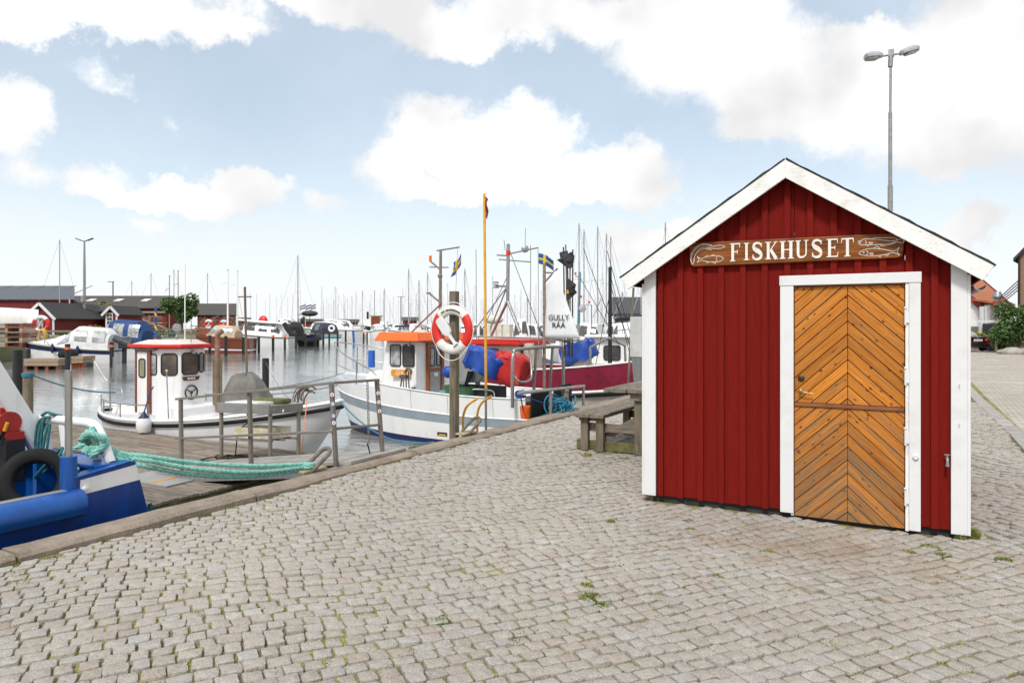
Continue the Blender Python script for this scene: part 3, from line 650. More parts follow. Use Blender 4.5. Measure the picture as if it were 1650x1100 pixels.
# roof
YF = YW-.15; ov = .60
fl, fr = -2.372, .525
mb = MB(); mb2 = MB()
for sgn, xe in ((-1, fl), (1, fr)):
    run = abs(xe-XC); d = Vector((sgn, 0, -SL)).normalized(); nrm = Vector((sgn*SL, 0, 1)).normalized()
    top = Vector((XC, YF, ZR)); L_ = run/d.x*sgn
    e = top+d*L_
    w = .128
    # bargeboard, plumb at the ridge and square at the eave
    poly = [top, e, e-nrm*w, top-UP*(w/nrm.z)]
    vs = poly+[p+Vector((0, .026, 0)) for p in poly]
    if sgn > 0: fs = [(0, 1, 2, 3)[::-1], (4, 5, 6, 7), (0, 1, 5, 4), (1, 2, 6, 5), (2, 3, 7, 6), (3, 0, 4, 7)]
    else: fs = [(0, 1, 2, 3), (7, 6, 5, 4), (4, 5, 1, 0), (5, 6, 2, 1), (6, 7, 3, 2), (7, 4, 0, 3)]
    mb = MB().add(vs, fs); 
    mkobj('bargeboard', mb, M_fasc, hut, bevel=.003)
    # roof slab with felt folded over the edge, slightly wavy
    n = 26; rows = []; rr = random.Random(5+sgn)
    for th in (.004, .014):
        row = []
        for i in range(n+1):
            q = top+d*(L_+.008)*(i/n)+nrm*(th+(rr.uniform(-.004, .005) if th > .01 else 0))+Vector((0, -.006-(rr.uniform(0, .008) if th > .01 else 0), 0)); row.append(q)
        rows.append(row)
    back = Vector((0, HD+.34, 0))
    vs = rows[0]+rows[1]+[p+back for p in rows[1]]+[p+back for p in rows[0]]; k = n+1; fs = []
    for a_, b_ in ((0, 1), (1, 2), (2, 3), (3, 0)):
        for i in range(n): fs.append((a_*k+i, a_*k+i+1, b_*k+i+1, b_*k+i))
    fs.append((n, k+n, 2*k+n, 3*k+n)); mb2.add(vs, fs)
    sf = MB(); a0 = top-nrm*.004; 
    q = [top-nrm*.030+Vector((0, .03, 0)), e-nrm*.030+Vector((0, .03, 0))]
    vs = q+[p+Vector((0, HD+.2, 0)) for p in q]; vs += [p+nrm*.026 for p in vs]
    sf.add(vs, [(0, 1, 3, 2), (4, 6, 7, 5), (0, 4, 5, 1), (1, 5, 7, 3), (3, 7, 6, 2), (2, 6, 4, 0)])
    sf.box(e-nrm*.062-d*.02+Vector((0, HD/2+.14, 0)), (.022, HD+.2, .06), Matrix.Rotation(0, 3, 'Y'))
    for yy in np.arange(YW+.3, YW+HD, .6):
        c0 = top+d*(run*1.19*.80)-nrm*.065; c1 = e-nrm*.065-d*.04
        sf.bar((c0.x, yy, c0.z), (c1.x, yy, c1.z), .045, .07)
    mkobj('soffit', sf, M_red, hut)
rf = mkobj('roof', mb2, M_felt, hut)
bx = XC-.0; p = at(1566, 455, Y=YW+.1)
mb = MB()
y0, y1 = YW-.02, YW+HD; gx = HXR+.115; gzv = roof_under(HXR)-.0
for i in range(8): pass
prof = [(.045*math.cos(PI+PI*i/8), .045*math.sin(PI+PI*i/8)) for i in range(9)]; prof2 = prof+[(x*.86, z*.86) for x, z in reversed(prof)]
mb.prism(prof2, (.455, y0+.1, 1.905), (1, 0, 0), (0, 0, 1), (0, 1, 0), HD-.1)
mkobj('gutter', mb, M_white, hut)
# ------------------------------------------------------------------ carved sign
sg = thing('carved_sign', 'varnished wooden sign with white carved FISKHUSET and fish outlines above the door', 'sign', (-.9, YW-.05, 2.13))
SX0, SX1 = -1.757, -.040; SYF = YW-.052
def sw(u, v):                                              # sign plane: u 0..1 along, v in metres from the lower edge
    x = SX0+(SX1-SX0)*u
    return Vector((x, SYF-.0, 2.122-.010*u+v))
SH = .215
out = []
for cx, cy, a0, a1 in ((.965, .18, 0, 90), (.028, .185, 90, 180), (.035, .03, 180, 270), (.955, .045, 270, 360)):
    for i in range(7):
        a_ = R(a0+(a1-a0)*i/6); out.append((cx+.030*math.cos(a_), cy+.030*math.sin(a_)))
out = [(min(max(u, 0), 1), v) for u, v in out]
out = [((u-.0), v) for u, v in out]
mbs = MB(); front = [sw(u, v) for u, v in out]; bk = [p+Vector((0, .03, 0)) for p in front]; k = len(front)
mbs.add(front+bk, [tuple(range(k))[::1], tuple(range(2*k-1, k-1, -1))]+[(i, k+i, k+(i+1) % k, (i+1) % k) for i in range(k)])
m, N, L, b = nodes_mat('varnished_sign_wood'); tx = nn(N, L, 'ShaderNodeTexCoord'); mp = nn(N, L, 'ShaderNodeMapping', {0: tx.outputs['Object'], 'Scale': (1.6, 6, 26)})
g = nn(N, L, 'ShaderNodeTexNoise', {'Vector': mp.outputs[0], 'Scale': 1.6, 'Detail': 8, 'Roughness': .62, 'Distortion': .6}); rp = nn(N, L, 'ShaderNodeValToRGB', {0: g.outputs['Fac']}); e = rp.color_ramp.elements
e[0].position = .3; e[0].color = (.05, .013, .004, 1); e[1].position = .75; e[1].color = (.36, .125, .024, 1); q = e.new(.5); q.color = (.20, .062, .012, 1)
L.new(rp.outputs[0], b.inputs['Base Color']); b.inputs['Roughness'].default_value = .5; b.inputs['Specular IOR Level'].default_value = .25
mkobj('board', mbs, m, sg, bevel=.008)
ml = MB(); LY = -.0035
def poly_l(P, x0, w, h, zb):
    u0 = x0
    pts = [(u0+px_*w, zb+py_*h) for px_, py_ in P]; vs = [Vector((x, SYF+LY, z)) for x, z in pts]
    kk = len(vs); ar = sum(pts[i][0]*pts[(i+1) % kk][1]-pts[(i+1) % kk][0]*pts[i][1] for i in range(kk))
    if ar < 0: vs.reverse()
    off = Vector((0, -.00035*(len(ml.f) % 11), 0)); vs = [p+off for p in vs]
    ml.add(vs+[p+Vector((0, .006, 0)) for p in vs], [tuple(range(kk)), tuple(range(2*kk-1, kk-1, -1))]+[(i, kk+i, kk+(i+1) % kk, (i+1) % kk) for i in range(kk)])
def rect(x0, y0, x1, y1): return [(x0, y0), (x1, y0), (x1, y1), (x0, y1)]
def stem(cx, t=.12, s=.13): return [rect(cx-t, 0, cx+t, 1), [(cx-t-s, 0), (cx+t+s, 0), (cx+t+s, .035), (cx+t, .07), (cx-t, .07), (cx-t-s, .035)], [(cx-t-s, 1), (cx-t-s, .965), (cx-t, .93), (cx+t, .93), (cx+t+s, .965), (cx+t+s, 1)]]
def rib(P, wd):                                            # stroke of varying width
    out = []; L_, R_ = [], []
    for i in range(len(P)):
        a_, c_ = P[max(i-1, 0)], P[min(i+1, len(P)-1)]; dx, dy = c_[0]-a_[0], c_[1]-a_[1]; l_ = math.hypot(dx, dy) or 1
        L_.append((P[i][0]-dy/l_*wd[i], P[i][1]+dx/l_*wd[i])); R_.append((P[i][0]+dy/l_*wd[i], P[i][1]-dx/l_*wd[i]))
    return [[L_[i], L_[i+1], R_[i+1], R_[i]] for i in range(len(P)-1)]
sp_ = [(p.x, p.y) for p in smoothpath([Vector(p+(0,)) for p in ((.84, .80), (.70, .93), (.48, .965), (.24, .90), (.17, .74), (.34, .585), (.62, .47), (.82, .30), (.75, .11), (.50, .035), (.26, .06), (.12, .20))], 5)]
swd = [.035+.085*math.exp(-((i/len(sp_)-.5)/.22)**2)+.02 for i in range(len(sp_))]
GL = {
 'F': stem(.24)+[rect(.36, .925, .92, 1), [(.84, .93), (.92, .93), (.92, .74), (.885, .74)], rect(.36, .49, .68, .555), [(.62, .49), (.68, .40), (.70, .40), (.70, .65), (.68, .65), (.62, .555)]],
 'I': stem(.5, .34, .42),
 'S': rib(sp_, swd)+[[(.80, .72), (.87, .72), (.90, .96), (.80, .90)], [(.08, .02), (.16, .10), (.16, .30), (.08, .30)]],
 'K': stem(.2)+[rib([(.30, .44), (.85, .97)], [.035, .035])[0], rib([(.40, .56), (.88, .03)], [.10, .12])[0], rect(.66, 0, 1.06, .04), rect(.66, .96, 1.0, 1)],
 'H': stem(.17)+stem(.83)+[rect(.29, .48, .71, .545)],
 'U': [rect(.10, .26, .32, 1), rect(.82, .26, .93, 1), [(-.02, 1), (-.02, .965), (.10, .93), (.32, .93), (.44, .965), (.44, 1)], rect(.70, .955, 1.06, 1)]+rib([(.21, .27), (.24, .16), (.34, .075), (.50, .05), (.70, .085), (.83, .17), (.875, .27)], [.11, .095, .07, .055, .05, .05, .05]),
 'E': stem(.24)+[rect(.36, .925, .90, 1), [(.83, .93), (.90, .93), (.90, .76), (.87, .76)], rect(.36, .48, .68, .545), [(.62, .48), (.68, .39), (.70, .39), (.70, .64), (.68, .64), (.62, .545)], rect(.36, 0, .92, .07), [(.84, .07), (.92, .07), (.96, .26), (.92, .26)]],
 'T': [rect(.38, 0, .62, .99), [(.24, 0), (.76, 0), (.76, .035), (.62, .07), (.38, .07), (.24, .035)], rect(0, .925, 1, 1), [(0, .93), (.07, .93), (.03, .74), (-.01, .74)], [(.93, .93), (1, .93), (1.01, .74), (.97, .74)]],
}
bounds = [('F', 366, 440), ('I', 466, 490), ('S', 513, 592), ('K', 610, 690), ('H', 710, 795), ('U', 812, 895), ('S', 918, 1000), ('E', 1024, 1108), ('T', 1124, 1208)]
for ch, za, zb_ in bounds:
    pa, pb = 1090+za*390/1650, 1090+zb_*390/1650
    xa, xb = at(pa, 405, Y=SYF).x, at(pb, 405, Y=SYF).x
    zb0 = 2.122+.030-.006*(za-366)/842+.007; hh = .150 if ch != 'F' else .158
    if ch == 'F': zb0 -= .006
    for P in GL[ch]: poly_l(P, xa, xb-xa, hh, zb0)
mkobj('lettering', ml, M_letter, sg)
fish = MB()
def line(P, closed=False, r=.0024):
    pts = []
    for zx, zy in P:
        p = at(1090+zx*390/1650, 365+zy*85/360, Y=SYF); pts.append(Vector((p.x, SYF-.001, p.z)))
    fish.tube(smoothpath(pts, 4, closed) if len(pts) > 3 else pts, r, 5, closed=False)
line([(112, 258), (100, 235), (108, 190), (140, 145), (190, 124), (250, 134), (300, 128), (330, 138), (300, 150), (250, 150), (190, 140), (150, 160), (125, 200), (120, 240), (108, 258)])
line([(104, 250), (96, 220), (104, 180), (135, 138), (185, 118), (240, 128)]); line([(118, 245), (124, 205), (150, 170), (190, 152), (240, 160)])
line([(322, 216), (295, 203), (250, 200), (200, 208), (165, 220), (142, 204), (152, 224), (142, 246), (168, 232), (210, 240), (260, 243), (300, 236), (322, 216)]); line([(232, 202), (250, 192), (262, 200)]); line([(196, 208), (205, 196), (216, 205)]); line([(250, 243), (262, 254), (270, 243)]); line([(280, 204), (270, 218), (278, 236)]); line([(205, 240), (212, 250), (220, 240)])
mkobj('fish_carving', fish, M_letter, sg); fish = MB()
line([(1243, 120), (1270, 90), (1310, 84), (1400, 92), (1480, 98), (1530, 84), (1552, 96), (1540, 112), (1500, 106), (1440, 118), (1360, 124), (1300, 126), (1262, 126), (1246, 112), (1240, 100), (1262, 98)]); line([(1340, 84), (1350, 76), (1375, 78), (1440, 76), (1500, 82), (1502, 96)]); line([(1390, 122), (1400, 130), (1460, 122), (1495, 108)]); line([(1285, 94), (1296, 106), (1288, 124)]); line([(1310, 112), (1336, 108), (1330, 118), (1310, 112)]); line([(1300, 126), (1304, 138), (1312, 126)])
line([(1244, 184), (1275, 160), (1340, 150), (1410, 156), (1480, 168), (1520, 142), (1505, 170), (1520, 196), (1480, 178), (1420, 192), (1350, 200), (1280, 196), (1250, 190), (1244, 184)]); line([(1345, 150), (1368, 133), (1388, 152)]); line([(1375, 198), (1390, 214), (1392, 196)]); line([(1420, 190), (1436, 202), (1450, 186)]); line([(1295, 162), (1306, 178), (1296, 196)]); line([(1315, 184), (1340, 182), (1335, 192), (1315, 184)]); line([(1272, 176), (1276, 174), (1280, 178), (1275, 180), (1272, 176)])
mkobj('fish_carving', fish, M_letter, sg)
# ------------------------------------------------------------------ bench table beside the hut
tb = thing('picnic_table', 'weathered grey timber table with attached bench beside the red hut', 'picnic table', (-3.0, 9.0, 0))
TL, TY0, TY1 = 2.0, 8.28, 10.2
pl = at(930, 660, Y=8.25)
mb = MB()
for i in range(7): 
    x = -3.345+i*.152; mb.lohi((x, TY0-.02*(i % 2), .765), (x+.146, TY1+.02*(i % 3), .812))
mkobj('table_top', mb, M_wood, tb, bevel=.006)
mb = MB()
for i in range(2): mb.lohi((-3.74+i*.19, TY0+.03+.012*i, .425), (-3.74+i*.19+.184, TY1, .472))
mkobj('seat', mb, M_wood, tb, bevel=.006)
for yy in (8.42, 9.95):
    for x, zt in ((-3.65, .42), (-3.44, .42), (-2.93, .76), (-2.62, .76)):
        mkobj('leg', MB().box((x, yy, zt/2), (.10, .075, zt)), M_woodz, tb, bevel=.006)
    mkobj('sole_beam', MB().lohi((-3.79, yy+.039, 0), (-2.40, yy+.095, .12)), M_mosswood, tb, bevel=.006)
    mkobj('crossbar', MB().lohi((-3.68, yy+.039, .24), (-2.55, yy+.085, .345)).lohi((-3.76, yy+.039, .37), (-3.42, yy+.085, .423)).lohi((-3.02, yy-.082, .67), (-2.40, yy-.039, .762)), M_woodx, tb, bevel=.005)
    mkobj('brace', MB().bar((-3.44, yy+.112, .16), (-2.55, yy+.112, .66), .04, .09), M_woodx, tb, bevel=.005)
# ------------------------------------------------------------------ mooring rings, post, lifebuoy, pole, ladder
def stadium(c, ax, bx_, L_, w, n=10):
    P = []
    for i in range(n+1): a_ = -PI/2+PI*i/n; P.append(c+ax*(L_/2-w/2+w/2*math.cos(a_))+bx_*(w/2*math.sin(a_)))
    for i in range(n+1): a_ = PI/2+PI*i/n; P.append(c+ax*(-L_/2+w/2+w/2*math.cos(a_))+bx_*(w/2*math.sin(a_)))
    return P
p = at(492, 762, X=-5.55)
RP1 = p.copy()
for (q, lab, r) in ((at(494, 760, X=-5.55), 'iron mooring ring on the quay edge with teal rope tied to it', .022), (at(748, 705, X=-5.50), 'iron mooring ring on the quay edge beside the yellow ladder rails', .022)):
    t = thing('mooring_ring', lab, 'mooring ring', (q.x, q.y, .06), 'cast mooring rings on the quay edge')
    ax = Vector((.25, .55, .52)).normalized(); bxv = Vector((.75, -.2, -.1)); bxv = (bxv-ax*bxv.dot(ax)).normalized()
    c = Vector((q.x, q.y, .065))+ax*.15
    mkobj('ring', MB().tube(stadium(c, ax, bxv, .34, .15), r, 10, closed=True), M_ring, t, smooth=60)
    mkobj('footing', MB().box((q.x+.0, q.y+.05, .072), (.16, .34, .03)), mat('yellowed_concrete', (.42, .36, .22), .9, col2=(.3, .26, .16), nscale=20, bump=.5), t, bevel=.01)
p = at(733, 706, z=0.05); PX, PY = -5.62, 8.36
post = single('wooden_post', MB().box((PX, PY, .72), (.104, .104, 2.70)), M_woodz, 'square weathered timber post on the quay edge carrying the lifebuoy', 'post', (PX, PY, .0), bevel=.008)
lb = thing('lifebuoy', 'red and white lifebuoy hung on the timber post on the quay', 'lifebuoy', (PX, PY-.11, 1.53))
LC = at(729, 531, Y=PY-.115); RM, Rm = .275, .068
tilt = R(-8)
def lbp(a_, rr_, off): return LC+Vector((rr_*math.cos(a_), off, rr_*math.sin(a_)))
def arc(a0, a1, r_, n=18): 
    return [[lbp(R(a0+(a1-a0)*i/n), RM+r_*math.cos(2*PI*j/16)*1.0, r_*.72*math.sin(2*PI*j/16)) for j in range(16)] for i in range(n+1)]
mb = MB(); ring = arc(0, 360, Rm, 56)[:-1]; mb.loft(ring, cap=False, closed=True)
bd = mkobj('buoy_ring', mb, mat('dirty_white_canvas', (.74, .72, .66), .6, col2=(.55, .52, .45), nscale=7, nlo=.5, nhi=.7), lb, smooth=60)
for a0, a1 in ((-43, 40), (136, 218)): mkobj('red_band', MB().loft(arc(a0, a1, Rm+.003)), M_buoyred, lb, smooth=50)
mb = MB()
word = 'RÅÅ HAMNFÖRENING'
for i, ch in enumerate(word):
    if ch == ' ': continue
    a_ = R(122-(i)*64/(len(word)-1)); rad = RM-.012
    o_ = LC+Vector((math.cos(a_)*rad, -.0525, math.sin(a_)*rad)); rgt = Vector((math.sin(a_), 0, -math.cos(a_))); upv = Vector((math.cos(a_), -.15, math.sin(a_)))
    text(mb, ch, .034, o_, rgt, upv, .006, 'CENTER')
mkobj('lettering', mb, M_black, bd)
mb = MB(); P = []
for i in range(97):
    a_ = 2*PI*i/96; lo = abs(math.sin(2*a_+.6)); P.append(lbp(a_, RM+Rm+.006+.05*max(0, math.sin(2*a_-PI/2+.2))*(1.6 if math.sin(a_) < 0 else .6), -.01))
mkobj('grab_line', MB().tube(P, .006, 6, closed=True), M_letter, lb)
tv = Vector((.62, 0, -.78)); sv_ = Vector((.78, 0, .62)); o_ = LC+Vector((-.20, -.075, .155))
bag = [(0, .035), (.02, .062), (.08, .07), (.22, .07), (.27, .055), (.30, .022), (.37, .018), (.43, .018), (.455, .045), (.475, .045)]
poly = [(s_, w_) for s_, w_ in bag]+[(s_, -w_) for s_, w_ in reversed(bag)]
tb_ = single('throw_line_bag', MB().prism(poly, o_, tv, sv_, (0, 1, 0), .05), M_white, 'white throwing line holder stuck diagonally through the lifebuoy', 'rescue line', tuple(o_), bevel=.012)
# yellow pole
b0 = at(783, 697, X=-5.66); b0.z = -.6; tx_ = at(781.5, 306, D=(b0.y*.872-b0.x*.489))
hp_ = thing('yellow_pole', 'tall thin yellow pole with a dark red pennant, standing at the quay edge', 'pole', (b0.x, b0.y, 0))
topz = 3.57
mkobj('yellow_shaft', MB().tube([(b0.x, b0.y, .62), (b0.x-.012, b0.y, 2.0), (b0.x-.03, b0.y, topz)], .021, 10), M_yellow, hp_, smooth=60)
mkobj('grey_foot', MB().tube([(b0.x, b0.y, -.9), (b0.x, b0.y, .62)], .019, 10), M_galv, hp_, smooth=60)
fl_ = MB(); x_, y_ = b0.x-.03, b0.y
pts = [[Vector((x_+.02+.05*v*(1-.3*u)+.012*math.sin(9*u+v*3), y_-.02*math.sin(6*u)*v, topz-.02-.30*u-.05*v)) for v in (0, .5, 1)] for u in np.linspace(0, 1, 9)]
fl_.grid(pts); o = mkobj('pennant', fl_, mat('dark_red_cloth', (.20, .012, .012), .8), hp_); sm = o.modifiers.new('thickness', 'SOLIDIFY'); sm.thickness = .006
mkobj('bracket', MB().tube([(x_, y_, topz), (x_, y_, topz+.03)], .014, 8).tube([(x_-.02, y_, topz+.012), (x_+.05, y_, topz+.02)], .006, 6), M_yellow, hp_)
ld = thing('quay_ladder', 'yellow curved ladder rails rising over the quay edge', 'ladder', (-5.66, 8.95, 0))
for pxa, pxb in ((746, 770), (769, 794)):
    q0 = at(pxa, 690, X=-5.68); x0, y0 = q0.x, q0.y
    q2 = at(pxb, 634, Y=y0+.02); q1 = at(pxa+.5, 667, X=-5.68)
    mkobj('grab_rail', MB().tube(smoothpath([(x0, y0, -1.1), (x0, y0, -.3), (x0, y0, .12), (x0+.01, y0, .30), (x0+.08, y0+.01, .44), (x0+.24, y0+.02, .545)], 6), .018, 10), M_yellow, ld, smooth=60)
    LY_ = y0
mb = MB()
q0, q1 = at(746, 690, X=-5.68), at(769, 690, X=-5.68)
for z_ in (-.1, -.35, -.6, -.85): mb.tube([(q0.x-.0, q0.y, z_), (q1.x, q1.y, z_)], .014, 8)
mkobj('rung', mb, M_yellow, ld)
# ================================================================== hulls
class Hull:
    def __init__(s, A, B, beam, zs, zb, tm=.5, tr=.7, rake=.5, srake=0., flare=.8, p=.6, bowp=.6, trp=2.2):
        s.A, s.B = Vector((A[0], A[1], 0)), Vector((B[0], B[1], 0)); s.ax = (s.B-s.A); s.L = s.ax.length; s.ax.normalize()
        s.n = Vector((-s.ax.y, s.ax.x, 0)); s.beam, s.zs, s.zb, s.tm, s.tr, s.rake, s.srake, s.flare, s.p, s.bowp, s.trp = beam, zs, zb, tm, tr, rake, srake, flare, p, bowp, trp
    def half(s, t):
        if t < s.tm: k = (s.tm-t)/s.tm; return s.beam/2*(1-(1-s.tr)*k**s.trp)
        k = (t-s.tm)/(1-s.tm); return s.beam/2*max(0, 1-k**2.1)**s.bowp
    def pt(s, t, u, side, off=0.):
        k = max(0, (t-s.tm)/(1-s.tm)); fl = s.flare*(1-.55*k*k); w = fl+(1-fl)*max(u, 0)**s.p
        z = s.zb+(s.zs(t)-s.zb)*u
        l = s.L*t-s.rake*max(0, 1-u)**1.3*t**5+s.srake*(1-u)*(1-t)**6
        h = s.half(t)*w+off
        return s.A+s.ax*(l+(off if t > .995 else 0))+s.n*side*h+UP*z
    def shell(s, mb, nt=30, u0=0., u1=1., nu=7, off=0., t0=0., t1=1., transom=True, sides=(1, -1)):
        ts = [t0+(t1-t0)*(1-(1-i/nt)**1.6) for i in range(nt+1)]
        for side in sides:
            g = [[s.pt(t, u0+(u1-u0)*j/nu, side, off) for j in range(nu+1)] for t in ts]
            mb.grid(g if side < 0 else [list(reversed(r)) for r in g])
        if transom and t0 == 0:
            a = [s.pt(0, u0+(u1-u0)*j/nu, 1, off) for j in range(nu+1)]; b = [s.pt(0, u0+(u1-u0)*j/nu, -1, off) for j in range(nu+1)]
            if off: a = [p-s.ax*off for p in a]; b = [p-s.ax*off for p in b]
            mb.grid([a, b])
        return mb
    def deck(s, mb, drop=.1, nt=24, ins=.02, t0=0., t1=.985):
        ts = [t0+(t1-t0)*(1-(1-i/nt)**1.6) for i in range(nt+1)]; f = lambda t: 1-drop/(s.zs(t)-s.zb)
        rows = []
        for t in ts:
            a, b = s.pt(t, f(t), 1, -ins if s.half(t) > ins*2 else 0), s.pt(t, f(t), -1, -ins if s.half(t) > ins*2 else 0)
            rows.append([a.lerp(b, j/4)+UP*.02*(1-(j/2-1)**2) for j in range(5)])
        return mb.grid(rows)
    def rail(s, mb, r=.03, u=1., off=0., n=8, nt=30, t0=0., t1=1., dz=0., wrap=True):
        ts = [t0+(t1-t0)*(1-(1-i/nt)**1.6) for i in range(nt+1)]
        P = [s.pt(t, u, 1, off)+UP*dz for t in ts]; Q = [s.pt(t, u, -1, off)+UP*dz for t in ts]
        path = P+list(reversed(Q))[1 if t1 == 1. else 0:]
        if wrap and t0 == 0: return mb.tube(path, r, n, closed=True)
        return mb.tube(path, r, n)
def rrect(w, h, r, n=5):
    out = []
    for cx, cy, a0 in ((w/2-r, h/2-r, 0), (-w/2+r, h/2-r, 90), (-w/2+r, -h/2+r, 180), (w/2-r, -h/2+r, 270)):
        for i in range(n+1): a = R(a0+90*i/n); out.append((cx+r*math.cos(a), cy+r*math.sin(a)))
    return out
def window(o, a, b, w, h, root, glass, r=.06, rim=M_black, skew=0.):
    """pane with rounded corners in a raised rubber rim, lying on the wall plane a x b around o"""
    a, b = Vector(a).normalized(), Vector(b).normalized(); n = a.cross(b); o = Vector(o)
    P = [(x+skew*y, y) for x, y in rrect(w, h, r)]
    wn_ = mkobj('window', MB().prism(P, o-n*.012, a, b, n, .018), glass, root)
    mkobj('window_rim', MB().tube([o+a*x+b*y+n*.005 for x, y in P], .014, 6, closed=True), rim, wn_, smooth=60)
    return wn_
# ================================================================== blue work boat in the foreground
BX0, BX1, BYE = -5.86, -9.3, 3.79
bb = thing('blue_work_boat', 'blue steel work boat with white gantry and rail moored against the near quay', 'boat', (-7.5, 0, WATER))
mb = MB()
def side_panel(x, y0, y1, z0, zt0, zt1, th=.03, rk=.15):
    return [Vector((x, y0, z0)), Vector((x, y1+rk*.9, z0)), Vector((x, y1, zt1)), Vector((x, y0, zt0))]
SPL = 3.27
for x, s_ in ((BX0, 1), (BX1, -1)):
    mb.prism([(-9, -1.2), (BYE+.42, -1.2), (BYE, .425), (SPL-.02, .365), (SPL-.02, .275), (-9, .26)], (x, 0, 0), (0, 1, 0), (0, 0, 1), (-s_, 0, 0), .05)
mb.prism([(0, -1.2), (BX0-BX1-.1, -1.2), (BX0-BX1-.1, .42), (0, .42)], (BX1+.05, BYE+.10, 0), (1, 0, 0), (0, 0, 1), (0, -1, 0), .04) if False else None
mb.add([(BX0-.05, BYE+.42, -1.2), (BX1+.05, BYE+.42, -1.2), (BX1+.05, BYE, .425), (BX0-.05, BYE, .425), (BX0-.05, BYE+.37, -1.2), (BX1+.05, BYE+.37, -1.2), (BX1+.05, BYE-.05, .425), (BX0-.05, BYE-.05, .425)], [(0, 1, 2, 3)[::-1], (4, 5, 6, 7), (3, 2, 6, 7), (0, 3, 7, 4), (1, 5, 6, 2)])
hull = mkobj('hull', mb, M_blue, bb, bevel=.006)
mkobj('capping', MB().lohi((BX1, BYE-.32, .40), (BX0-.052, BYE-.052, .428)).prism([(SPL, .367), (BYE-.04, .424), (BYE-.04, .436), (SPL, .379)], (BX0+.012, 0, 0), (0, 1, 0), (0, 0, 1), (-1, 0, 0), .13), M_blue2, bb, bevel=.006)
mkobj('deck', MB().lohi((BX1+.05, -9, -.32), (BX0-.05, BYE+.1, -.28)), mat('dark_deck', (.03, .035, .04), .7, col2=(.05, .05, .05)), bb)
mkobj('white_stripe', MB().prism([(3.32, .225), (BYE+.043, .255), (BYE+.008, .392), (3.32, .345)], (BX0+.0028, 0, 0), (0, 1, 0), (0, 0, 1), (-1, 0, 0), .006), M_gel, hull)
mkobj('rub_strake', MB().tube([(BX0+.035, -9, .155), (BX0+.035, 3.30, .175)], .112, 20).ball((BX0+.035, 3.30, .175), .112, 16, (1, .25, 1)), M_blue2, hull, smooth=50)
mkobj('side_rail_cap', MB().lohi((BX0-.055, -9, .262), (BX0+.02, SPL-.06, .288)), M_alu, hull, bevel=.004)
mkobj('bollard_post', MB().tube([(BX0-.055, SPL-.01, .05), (BX0-.055, SPL-.01, .545)], .062, 16), M_blue2, bb, smooth=50, bevel=0)
p = at(137, 787, X=BX0); mkobj('white_disc', MB().lathe([(0, 0), (.022, 0), (.022, .012), (0, .016)], p, 16, (1, 0, 0)), M_gel, hull)
single('steel_pole', MB().tube([(BX0-.055, SPL-.01, .30), (BX0-.055, SPL-.01, 1.235)], .0275, 14), M_steel, 'bare stainless pole standing upright in the blue boat post', 'pole', (BX0-.055, SPL-.01, .45), smooth=50)
# transom rail
yr = BYE-.14; r_ = .040
P = smoothpath([(BX0-.12, yr, .42), (BX0-.21, yr, .56), (BX0-.31, yr, .69), (BX0-.42, yr, .735), (BX0-.7, yr, .735), (-7.15, yr, .735)], 6)
mb = MB().tube(P, r_, 14)
mkobj('white_rail', mb, M_gel, bb, smooth=60)
for x in (-6.24, -6.72, -7.02): mkobj('stanchion', MB().bar((x+.06, yr, .42), (x, yr, .72), .035, .085, up=(1, 0, 0)), M_gel, bb, bevel=.008)
# leaning gantry leg and its twin far across, joined by a beam overhead
for x in (-7.06, -9.2): mkobj('gantry_leg', MB().bar((x, BYE-.12, .40), (x, BYE-1.32, 2.6), .12, .17, up=(0, 1, 0)), M_gel, bb, bevel=.03)
mkobj('gantry_beam', MB().bar((-6.95, BYE-1.34, 2.65), (-9.35, BYE-1.34, 2.65), .22, .22), M_gel, bb, bevel=.03)
mkobj('wheelhouse', MB().lohi((-9.2, -4.2, -.28), (-7.6, 1.0, 2.1)), M_gel, bb, bevel=.03)
mkobj('inner_bulwark', MB().lohi((BX1+.06, BYE-.06, -.28), (BX0-.06, BYE-.04, .40)).lohi((-7.62, BYE-.5, -.28), (-7.5, BYE-.06, .40)).lohi((-6.9, BYE-.3, -.28), (-6.84, BYE-.06, .38)), M_blue2, bb)
mkobj('well_casing', MB().lohi((-8.9, 2.6, -.28), (-7.9, 3.5, .95)).lohi((-7.0, 2.45, -.28), (-6.86, 2.6, .34)), M_gel, bb, bevel=.02)
# red winch with hoses
wn_o = at(6, 694, Y=3.35)
mb = MB().tube([wn_o+Vector((-.245, 0, .12)), wn_o+Vector((.153, 0, .12))], .10, 18).tube([wn_o+Vector((.12, .0, .12)), wn_o+Vector((.16, 0, .12))], .15, 20).tube([wn_o+Vector((-.25, 0, .12)), wn_o+Vector((-.21, 0, .12))], .15, 20).box(wn_o+Vector((-.02, .05, -.06)), (.45, .22, .10)).box(wn_o+Vector((.02, -.02, .27)), (.16, .13, .10)).tube(smoothpath([wn_o+Vector((-.4, -.1, .36)), wn_o+Vector((-.2, -.06, .26)), wn_o+Vector((0, 0, .27))], 5), .035, 10)
winch = thing('deck_winch', 'red hydraulic winch with black hoses on the blue boat', 'winch', (wn_o.x, wn_o.y, .3))
mkobj('drum', mb, mat('machine_red', (.42, .02, .012), .4, col2=(.3, .015, .01)), winch, smooth=40)
mkobj('stand', MB().box(wn_o+Vector((-.05, .05, -.38)), (.5, .25, .62)), M_black, winch, bevel=.01)
rr = random.Random(4)
